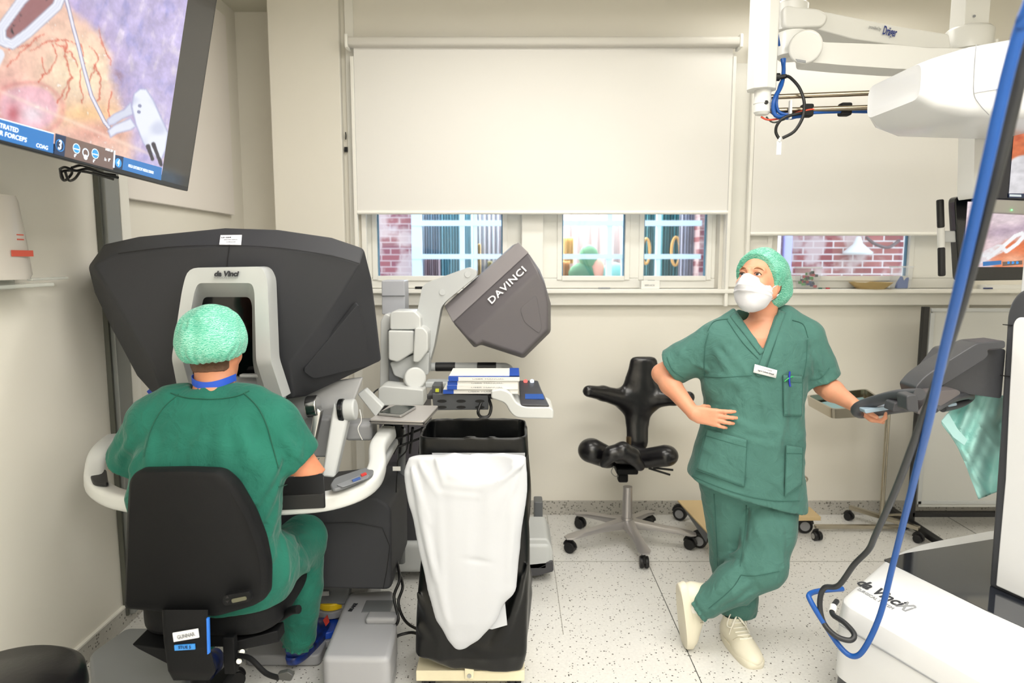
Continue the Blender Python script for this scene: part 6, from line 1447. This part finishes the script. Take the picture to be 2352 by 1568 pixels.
for dx, dy in ((-.11,.16),(.12,-.18),(.16,.02),(-.02,-.0)):
    if (dx, dy) != (-.02, -.0):
        MB().prism([V2(xpole,3.95,.07)+V2(-dy,dx,0).normalized()*.012, V2(xpole,3.95,.07)-V2(-dy,dx,0).normalized()*.012, V2(xpole+dx,3.95+dy,.07)-V2(-dy,dx,0).normalized()*.012, V2(xpole+dx,3.95+dy,.07)+V2(-dy,dx,0).normalized()*.012], (0,0,.025)).build('base_arm', M_st, si, bev=.003)
        caster((xpole+dx, 3.95+dy, 0), 30, si, .024)
MB().box((xpole-.15, 3.93, .03), (.5,.03,.02)).build('floor_bar', M_st, si, bev=.003)
# low trolley behind the standing person
tr = thing('low_trolley', 'tan and steel low trolley on black casters behind the standing person', 'trolley', (P(1715,1200,3.9).x, 3.85, 0))
M_tan = mat('tan_laminate', 'c9b083', .5); x0_, x1_ = P(1560,1180,4.0).x, P(1880,1180,3.85).x
MB().prism([PZ(1556,1148,.16)+V2(0,0,0), PZ(1700,1148,.16), PZ(1700,1215,.16), PZ(1625,1222,.16)], (0,0,-.01)).build('shelf_board', M_tan, tr, bev=.003)
MB().prism([PZ(1558,1150,.15), PZ(1628,1222,.15), PZ(1622,1245,.10), PZ(1575,1175,.10)], (.0,.02,0)).build('side_rail', M_sgrey, tr, bev=.002)
MB().prism([PZ(1700,1165,.13), PZ(1860,1163,.13), PZ(1886,1186,.13), PZ(1700,1188,.13)], (0,0,-.025)).build('deck', M_tan, tr, bev=.004)
for px, py, yw_, r in ((1562,1193,60,.042),(1607,1256,60,.042),(1846,1222,80,.045)): caster(PZ(px, py, 0), yw_, tr, r, hub=M_mgrey)
caster(PZ(1876,1240,0), 10, tr, .026, hub=M_metal)
MB().tube([P(1835,1088,3.9), P(1852,1096,3.9), P(1853,1103,3.9), P(1840,1112,3.9)], .005, 8, 4).build('handle', M_st, tr, sm=50)
MB().cyl(P(1838,1090,3.9), P(1838,1170,3.9), .01).build('upright', M_st, tr, sm=40)
# things on the window sill
SY = BW-.03; zs = SILL
def tub(name, label, px0, px1, py0, Y, col, wall='e9eef0', al=.16):
    a, b = P(px0, 640, Y), P(px1, 640, Y); h = P(px0, py0, Y).z-zs; cx = (a.x+b.x)/2; w = (b.x-a.x)/2
    t = thing(name, label, 'tub', (cx, Y, zs)); sq = lambda k, z: rounded([V2(cx-w*k, Y-.05*k, z), V2(cx+w*k, Y-.05*k, z), V2(cx+w*k, Y+.05*k, z), V2(cx-w*k, Y+.05*k, z)], .015, 3)
    MB().loft([sq(.86, zs+.001), sq(1, zs+h)]).build('wall', mat('clear_tub', wall, .2, alpha=al), t, sm=50)
    MB().loft([sq(1.03, zs+h), sq(1.05, zs+h+.008)]).build('lid', mat('clear_lid', 'f2f5f8', .3, alpha=.6), t, sm=50)
    return t, cx, w, h
t, cx, w, h = tub('storage_tub', 'clear tub of red, green and blue pieces on the sill beside the standing person', 1831, 1880, 616, SY, None)
random.seed(3)
for k in range(34):
    c = V2(cx+random.uniform(-.8,.8)*w*.8, SY+random.uniform(-.03,.03), zs+.008+random.random()*h*.75); col = random.choice(['a8323a','3f8a3e','27356b','e8e4e0','a8323a','3f8a3e','1f1f2a'])
    MB().box(c, (.020,.016,.015), Rz(random.uniform(0,90))).build('plastic_piece', mat('piece_'+col, col, .5), t)
t, cx, w, h = tub('storage_tub', 'clear tub with a blue cloth inside, near the right end of the window sill', 2050, 2088, 614, SY, None)
MB().prism([V2(cx-w*.6,SY-.02,zs+.003),V2(cx+w*.7,SY-.02,zs+.003),V2(cx+w*.8,SY-.02,zs+h*.55),V2(cx+w*.3,SY-.02,zs+h*.3),V2(cx-.0,SY-.02,zs+h*.6),V2(cx-w*.5,SY-.02,zs+h*.25)], (0,.03,0)).build('cloth', mat('blue_cloth', '5a6fa8', .7), t, bev=.004)
cb_ = P(2000,650,SY); zz0 = zs
tag(MB().lathe((cb_.x,SY,zz0), [(.075,.0),(.080,.003),(.118,.036),(.122,.040),(.116,.040),(.076,.008),(0,.006)], n=40).build('bowl', mat('tan_fibre', 'cbb07a', .7), sm=40), 'flat tan kidney bowl on the window sill right of the standing person', 'bowl')
for px, col, lb_ in ((1884,'1f5f52','small dark green cap on the sill beside the coloured tub'), (1902,'b0303c','small red cap on the sill left of the tan bowl')): tag(MB().cyl((P(px,650,SY-.02).x,SY-.02,zs), (P(px,650,SY-.02).x,SY-.02,zs+.008), .012).build('bottle_cap', mat('cap_'+col, col, .5), bev=.001), lb_, 'cap')
c = P(1492,645,SY); t = thing('paper_box', 'small white box on the sill under the right-hand pane of the wide window', 'box', (c.x, SY, zs))
box('carton', (c.x,SY,zs+.025), (.11,.06,.05), M_page, t, bev=.003); text('SERVICE', (c.x-.005,SY-.031,zs+.022), (1,0,0), (0,0,1), .014, M_greyink, t, width=.06); box('slot', (c.x+.01,SY,zs+.0505), (.04,.02,.002), M_dk2, t, bev=0)
tag(MB().cyl((P(1374,655,SY-.03).x,SY-.04,zs+.005), (P(1402,655,SY-.03).x,SY-.03,zs+.005), .005).build('pen', M_greyink, bev=.001), 'grey pen lying on the sill left of the small white box', 'pen')
tag(box('remote_control', (P(962,652,SY-.03).x,SY-.03,zs+.008), (.045,.03,.014), M_plast, bev=.003), 'small black remote on the sill behind the grey console arm', 'remote')
tag(box('paper_stack', (P(2310,648,SY).x,SY,zs+.012), (.30,.10,.024), M_page, bev=.002), 'white stack of paper on the sill below the touchscreen', 'paper')
tag(MB().cyl((P(2253,654,SY-.05).x,SY-.075,zs+.006), (P(2275,654,SY-.05).x,SY-.07,zs+.006), .0045).build('pen', mat('navy_pen', '26356e', .4), bev=.001), 'dark blue pen on the sill in front of the paper stack', 'pen')
# ================================================================ screens
def vn2(x, y, s, seed):
    X = np.stack([x, y, np.full_like(x, seed*1.37+.5)], 1).astype(np.float32); return vnoise(X, s, seed)
def fbm(x, y, s, seed, n=4):
    r = 0; a = 1; t = 0
    for k in range(n): r = r+a*vn2(x, y, s*2**k, seed+k); t += a; a *= .55
    return r/t
def mixc(a, b, t): return a*(1-t[:, None])+np.array(b)[None]*t[:, None]
def sst(a, b, x): t = np.clip((x-a)/(b-a), 0, 1); return t*t*(3-2*t)
def seg(x, y, pts):
    d = np.full(x.shape, 1e9)
    for (x0, y0), (x1, y1) in zip(pts[:-1], pts[1:]):
        L = (x1-x0)**2+(y1-y0)**2; t = np.clip(((x-x0)*(x1-x0)+(y-y0)*(y1-y0))/L, 0, 1); d = np.minimum(d, np.hypot(x-x0-t*(x1-x0), y-y0-t*(y1-y0)))
    return d
def inpoly(x, y, pts):
    r = np.zeros(x.shape, bool); n = len(pts)
    for i in range(n):
        x0, y0 = pts[i-1]; x1, y1 = pts[i]
        c = ((y0 > y) != (y1 > y)) & (x < (x1-x0)*(y-y0)/((y1-y0) or 1e-9)+x0); r ^= c
    return r
def S(a): return np.array([int(a[i:i+2], 16)/255 for i in (0, 2, 4)])
def tissue(x, y):
    """endoscope picture of the hanging screen; x, y in picture units"""
    nb = fbm(x, y, .012, 3); nf = fbm(x+y*.3, y-x*.5, .05, 9); st = fbm(x*.8+y*.25, (y*.35-x*.25), .06, 15)
    c = np.tile(S('eec4b0'), (len(x), 1))
    c = mixc(c, S('e9aca6'), sst(120, 0, x+nb*40)*sst(120, 230, y+nb*30))
    c = mixc(c, S('f8e6c4'), np.exp(-(((x-185)/75)**2+((y-165)/75)**2))*.95)
    c = mixc(c, S('f2c58e'), np.exp(-(((x-200)/80)**2+((y-262)/26)**2))*.85)
    c = mixc(c, S('dd9c8c'), np.exp(-(((x-225)/70)**2+((y-305)/24)**2))*.8)
    b_ = 262+.18*(y-150)+nb*26-np.clip(120-y, 0, 200)*.75
    lil = sst(-14, 22, x-b_); c = mixc(c, S('c0b4dc'), lil)
    c = mixc(c, S('9d9ad0'), lil*sst(.05, .5, st)*.7); c = mixc(c, S('e3d8ea'), lil*sst(.1, .55, -st)*.8)
    c = mixc(c, S('b79ec2'), lil*sst(60, 0, np.abs(x-b_-15))*.35)
    c = mixc(c, S('8a6468'), np.exp(-(((x-272)/14)**2+((y-185)/30)**2))*.7*sst(-.3, .3, nf))
    pk = sst(1.0, .7, np.hypot((x-70)/75, (y-245)/62)+nb*.25); c = mixc(c, S('e9b6c0'), pk); c = mixc(c, S('f6e2ea'), pk*np.exp(-(((x-75)/26)**2+((y-262)/22)**2))); c = mixc(c, S('c0606a'), pk*np.exp(-(((x-30)/14)**2+((y-262)/20)**2))*.8)
    c = mixc(c, S('d98a88'), sst(9, 0, np.abs(np.hypot((x-70)/75, (y-245)/62)+nb*.25-1)*60)*.5)
    ves = [[(70,115),(110,95),(150,92),(185,105),(195,140),(183,165)],[(120,100),(130,130),(118,160),(98,172)],[(150,92),(150,130),(165,175),(150,225)],[(130,100),(165,120),(180,150)],[(95,130),(105,165),(90,190)],[(205,105),(222,130),(212,180),(205,215)],
           [(182,165),(185,200),(190,235)],[(70,100),(40,130),(15,150)],[(225,60),(240,110),(255,150)],[(165,175),(140,215),(130,235)],[(255,210),(250,250),(252,280)],[(20,110),(60,105),(100,80)],[(215,150),(232,180),(225,230)]]
    wx1, wy1 = x+9*fbm(x, y, .06, 21), y+9*fbm(x, y, .06, 27)
    for v in ves: c = mixc(c, S('cf5a48'), np.exp(-(seg(wx1, wy1, v)/1.7)**2)*.75*(1-lil))
    c = np.clip(c*(1+.13*nf[:, None]+.06*fbm(x, y, .2, 31)[:, None]), 0, 1)
    spk = vn2(x, y, .16, 41); c = mixc(c, S('ffffff'), sst(.62, .8, spk)*.7*(1-lil)*sst(-.1, .3, -nf))
    # light streak
    c = mixc(c, S('ffe9d8'), np.exp(-((y-(222+.42*(x-30)))/5)**2)*.45)
    # suture
    sut = [(150,-10),(158,20),(168,62),(180,105),(192,155),(210,220),(240,280),(250,292)]
    d = seg(x, y, sut); c = mixc(c, S('8d8aa8'), sst(5.2, 3.8, d)); c = mixc(c, S('e9e8f5'), sst(3.4, 2.2, d))
    # fenestrated grasper top left
    g = [(150,-60),(120,-10),(132,8),(60,75),(30,100),(8,100),(-6,88),(4,60),(60,0)]
    ring = [(160,-60),(131,14),(64,76),(28,102),(4,94),(2,66),(50,0),(70,-20)]
    d = seg(x, y, ring); c = mixc(c, S('8f5b62'), (inpoly(x, y, ring) & (d > 8))*.85); c = mixc(c, S('2b2a33'), sst(.15, .5, nf)*(seg(x, y, [(20,82),(14,60),(50,28),(100,-10)]) < 13)*.9)
    c = mixc(c, S('a9abc0'), sst(13, 11, d)); c = mixc(c, S('eef0fa'), sst(10.5, 8.5, d)); c = mixc(c, S('cfd3e6'), sst(3, 1, np.abs(d-3))*.6)
    d = seg(x, y, [(-30,180),(-4,126)]); c = mixc(c, S('e8eaf4'), sst(16, 13, d))
    # needle driver
    body = [(308,215),(322,204),(336,205),(352,230),(372,275),(386,305),(380,345),(368,372),(350,352),(330,330),(312,285),(303,245)]
    jaw1 = [(246,275),(262,262),(285,252),(300,235),(306,262),(282,272),(262,285),(250,288)]; jaw2 = [(248,300),(262,288),(300,272),(312,290),(300,298),(268,306),(254,315)]
    for k, (pp, cc) in enumerate(((jaw1,'d4d8ea'), (jaw2,'e3e6f2'), (body,'e9edf8'))):
        m_ = inpoly(x, y, pp); d = seg(x, y, pp+[pp[0]]); c = mixc(c, S(cc), m_*1.0); c = mixc(c, S('a9acd0'), sst(3.4, .5, d)*.6)
        c = mixc(c, S('b9bfdc'), m_*sst(.0, .6, vn2(x, y, .03, 51+k))*.6)
    for a, b in ((321,243),(319,257)): c = mixc(c, S('8b8fb0'), sst(5, 3.5, np.hypot(x-a, y-b)))
    for pp in ([(352,330),(370,378)],[(340,335),(350,365)]): c = mixc(c, S('3a3440'), sst(6, 3, seg(x, y, pp)+3*nf))
    return np.clip(c, 0, 1)
def screen_material():
    m = bpy.data.materials.new('lit_screen_picture'); m.use_nodes = True; nt = m.node_tree; b = nt.nodes['Principled BSDF']
    a = nt.nodes.new('ShaderNodeVertexColor'); a.layer_name = 'picture'; b.inputs['Base Color'].default_value = (.01,.01,.01,1); b.inputs['Roughness'].default_value = .15; b.inputs['Specular IOR Level'].default_value = .25
    nt.links.new(a.outputs[0], b.inputs['Emission Color']); b.inputs['Emission Strength'].default_value = .95; return m
M_pic = screen_material()
def picture(name, O, U, V, w, h, step, fn, parent):
    """flat lit picture with lower left corner O, axes U, V"""
    nx, ny = int(w/step), int(h/step); uu, vv = np.meshgrid(np.linspace(0, w, nx), np.linspace(0, h, ny)); uu, vv = uu.ravel(), vv.ravel()
    O3, U3, V3 = A3(O), A3(U), A3(V); pts = O3+uu[:, None]*U3+vv[:, None]*V3
    me = bpy.data.meshes.new(name); me.vertices.add(len(pts)); me.vertices.foreach_set('co', pts.astype(np.float32).ravel())
    i, j = np.meshgrid(np.arange(nx-1), np.arange(ny-1)); k = (j*nx+i).ravel(); F = np.stack([k, k+1, k+nx+1, k+nx], 1).astype(np.int32)
    me.loops.add(len(F)*4); me.loops.foreach_set('vertex_index', F.ravel()); me.polygons.add(len(F)); me.polygons.foreach_set('loop_start', np.arange(0, len(F)*4, 4, dtype=np.int32)); me.update(calc_edges=True)
    c = fn(uu, vv, pts); c = np.where(c > .04045, ((c+.055)/1.055)**2.4, c/12.92)
    at = me.color_attributes.new('picture', 'FLOAT_COLOR', 'POINT'); at.data.foreach_set('color', np.concatenate([c, np.ones((len(c), 1))], 1).astype(np.float32).ravel())
    return link(name, me, M_pic, parent)
# hanging screen, tilted down, parallel to the left wall
tv = thing('hanging_screen', 'large black framed wall screen tilted down in the upper left, showing a surgical camera picture', 'screen', (-1.45, 2.1, 2.2))
Bc = Vector((-1.287, 2.8, 1.865)); tu = Vector((.088, -.996, 0)).normalized(); ph_ = math.radians(11.5)
tn0 = Vector((.996, .088, 0)).normalized(); tv_ = (Vector((0,0,1))*math.cos(ph_)+tn0*math.sin(ph_)).normalized(); tn = tu.cross(tv_).normalized(); tn = tn if tn.x > 0 else -tn
TWd, THt = 1.45, .83
def T(u, v, off=0): return Bc+tu*u+tv_*v+tn*off
def onT(px, py, off=.0):
    d = P(px, py, 1)-cam.location; t_ = (T(0,0,off)-cam.location).dot(tn)/d.dot(tn); q = cam.location+d*t_-Bc; return q.dot(tu), q.dot(tv_)
MB().prism(rounded([T(0,0), T(TWd,0), T(TWd,THt), T(0,THt)], .006), tn*-.045).build('housing', mat('screen_frame_black', '17191a', .35), tv, bev=.003)
MB().prism([T(.012,.016,.0006), T(TWd-.012,.016,.0006), T(TWd-.012,THt-.012,.0006), T(.012,THt-.012,.0006)], tn*-.002).build('glass', mat('screen_glass_black', '121112', .12, spec=.7), tv)
u0, v0 = onT(369, 411); pw_, ph2 = 1.2, .78
def paint_tv(u, v, pts):
    # picture units are measured across the screen from its lower right image corner
    R_ = pts-np.array([0,0,CAMZ]); zc_ = R_[:,1]*CP-R_[:,2]*SP
    x = 1176+R_[:,0]/zc_*FPX; y = 784-(R_[:,2]*CP+R_[:,1]*SP)/zc_*FPX
    return tissue(x, y)
picture('picture', T(u0, .034, .0014), tu, tv_, pw_, ph2-.03, .0032, lambda u, v, p: paint_tv(u, v, p), tv)
pic = tv.children[-1]
def em(name, col, s=.9): return mat(name, col, .3, emit=s)
E_blue = em('ui_blue', '1f5a94'); E_navy = em('ui_navy', '14243f'); E_brown = em('ui_brown', '5b4a44', .8); E_white = em('ui_white', 'e6eef6'); E_cy = em('ui_cyan', '2d7cc4'); E_line = em('ui_line', 'c7dcf0')
def quadT(name, pts, m_, off=.0022, par=None):
    q = [T(*onT(a, b, off), off) for a, b in pts]; return MB().prism(q, tn*-.0006).build(name, m_, par or pic)
def lineH(y0, x): return y0+.262*x
quadT('menu_bar', [(-40,262),(124,308),(122,352),(-40,310)], E_blue); quadT('menu_bar', [(128,306),(262,346),(260,390),(124,353)], E_brown); quadT('menu_tile', [(128,306),(152,313),(148,360),(124,353)], E_navy, .0026)
quadT('menu_bar', [(264,355),(372,385),(370,414),(261,384)], E_blue, .0024); quadT('menu_tile', [(264,355),(284,360),(281,389),(261,384)], E_navy, .0028); quadT('menu_line', [(-40,260),(124,306),(124,308),(-40,262)], E_line, .0026); quadT('menu_line', [(262,346),(265,346),(263,385),(260,385)], E_line, .003)
def discT(cx, cy, r, m_, off): quadT('menu_icon', [(cx+r*math.cos(a)*.8, cy+r*math.sin(a)*1.15+r*math.cos(a)*.22) for a in np.linspace(0, 2*math.pi, 25)[:-1]], m_, off)
for cx, cy in ((176,341),(219,353)): discT(cx, cy, 10, E_line, .0028); discT(cx, cy, 8.6, E_cy, .0032); quadT('menu_icon', [(cx-6,cy-1),(cx+6,cy+2),(cx+6,cy+4),(cx-6,cy+1)], E_white, .0038)
discT(197, 351, 9, E_line, .0028); discT(197, 351, 6.8, E_brown, .0032); discT(197, 361, 5, E_white, .0036)
discT(138, 334, 12, E_cy, .003); discT(138, 334, 10.5, E_navy, .0034); discT(272, 374, 9, E_cy, .003)
def textT(s_, px, py, size, width=None, bold=0, par=None, off=.0042):
    u, v = onT(px, py, off); text(s_, T(u, v, off), -tu, tv_, size, E_white, pic, name='screen_lettering', bold=bold, width=width, depth=.0002)
textT('3', 138, 334, .034, bold=.0006); textT('4', 272, 374, .028, bold=.0004)
textT('ESTRATED', 16, 293, .0155, .085); textT('LAR FORCEPS', 24, 312, .0155, .125); textT('COAG', 97, 337, .014, .05)
textT('MEGA SUTURECUT NEEDLE DRIVER', 325, 389, .0135, .19); textT('LASER OFF', 251, 345, .010, .045); textT('0°', 173, 358, .013); textT('0°', 216, 370, .013); textT('1x', 242, 366, .014); textT('0°', 251, 368, .014)
# mount and cable tangle behind the lower edge
MB().box((-1.58, 2.2, 2.25), (.22,.12,.2)).build('wall_mount', M_plast, tv, bev=.005)
for k, pts in enumerate(([(138,388),(150,384),(175,392),(200,388),(240,400),(272,408)],[(138,388),(142,408),(150,414),(165,398),(160,388)],[(150,395),(158,414),(172,410),(185,392)],[(165,385),(190,380),(230,396),(265,402)],[(140,396),(146,414),(140,404),(148,392),(200,395),(262,412)])):
    MB().tube([P(a, b, 2.18+.02*k+.2*(i/len(pts))) for i, (a, b) in enumerate(pts)], .0042, 8, 5).build('loose_cable', M_cable, tv, sm=60)
# touchscreen picture and upper monitor picture
def small(u, v, pts, W_, H_):
    x, y = u/W_, 1-v/H_; nb = fbm(x*100, y*100, .04, 61); nf = fbm(x*100, y*100, .18, 66)
    c = np.tile(S('d9c4cc'), (len(x), 1)); c = mixc(c, S('efe0e4'), sst(.4, .0, y+nb*.2)); c = mixc(c, S('ab96aa'), sst(.2, .0, np.abs(y-.48+.2*x+nb*.15))*.7)
    t_ = sst(1.05, .75, np.hypot((x-.62)/.42, (y-.88)/.42)+nb*.3); c = mixc(c, S('e0764a'), t_); c = mixc(c, S('f0b090'), t_*np.exp(-(((x-.4)/.12)**2+((y-.9)/.12)**2))); c = mixc(c, S('e8c0a8'), np.exp(-(((x-.05)/.1)**2+((y-.6)/.3)**2))*.7)
    c = np.clip(c*(1+.16*nf[:, None]), 0, 1)
    r = [(.20,.86),(.30,.70),(.40,.52),(.45,.48),(.47,.52),(.42,.64),(.34,.76)]; d = seg(x, y*.62, [(a, b*.62) for a, b in r]+[(r[1][0], r[1][1]*.62)]); c = mixc(c, S('f4f4f6'), sst(.02, .014, d))
    d = seg(x, y*.62, [(.08,.92*.62),(.2,.8*.62),(.28,.72*.62)]); c = mixc(c, S('e6e6ea'), sst(.05, .04, d)*(.6+.4*sst(-.2, .2, nf)))
    d = seg(x, y*.62, [(.52,.52*.62),(.58,.66*.62),(.70,.78*.62),(.78,.80*.62)]); c = mixc(c, S('f4eef0'), sst(.010, .006, d))
    return c
Ys = YM-.002; a_, b_ = P(2211,613,Ys), P(2211,463,Ys); W_, H_ = P(2500,600,Ys).x-a_.x, b_.z-a_.z
picture('picture', a_, (1,0,0), (0,0,1), W_, H_, .004, lambda u, v, p: small(u, v, p, W_, H_), vc)
p2 = vc.children[-1]
for x0, x1, m_ in ((2258,2300,E_blue), (2303,2348,E_brown)): MB().prism([P(x0,601,Ys-.002),P(x1,598,Ys-.002),P(x1,607,Ys-.002),P(x0,611,Ys-.002)], (0,.001,0)).build('menu_bar', m_, p2)
for px in (2316,2326,2336): MB().cyl(P(px,603,Ys-.003), P(px,603,Ys-.004), .006).build('menu_icon', E_cy, p2)
Yv = YU-.002; a_, b_ = P(2317,447,Yv), P(2317,272,Yv); W2_, H2_ = P(2600,450,Yv).x-a_.x, b_.z-a_.z
def up(u, v, pts):
    x, y = u/W2_, 1-v/H2_; nb = fbm(x*100, y*100, .05, 71); nf = fbm(x*100, y*100, .2, 76); c = np.tile(S('cf6f48'), (len(x), 1)); c = mixc(c, S('f0d8d2'), sst(.28, .1, y+nb*.1)); c = mixc(c, S('a8402c'), sst(.1, .5, nb)*.6)
    d = seg(x, y, [(-.1,1.2),(.05,.75),(.12,.62)]); c = mixc(c, S('d8d6da'), sst(.16, .13, d)); return np.clip(c*(1+.15*nf[:, None]), 0, 1)
picture('picture', a_, (1,0,0), (0,0,1), W2_, H2_, .005, up, um)
MB().prism([P(2317,444,Yv-.002),P(2600,446,Yv-.002),P(2600,456,Yv-.002),P(2317,454,Yv-.002)], (0,.001,0)).build('menu_bar', E_navy, um.children[-1])
MB().prism([P(2319,446,Yv-.003),P(2346,447,Yv-.003),P(2346,452,Yv-.003),P(2319,451,Yv-.003)], (0,.001,0)).build('menu_icon', mat('dim_ui_text','c6d2dc',.4,emit=.5), um.children[-1])
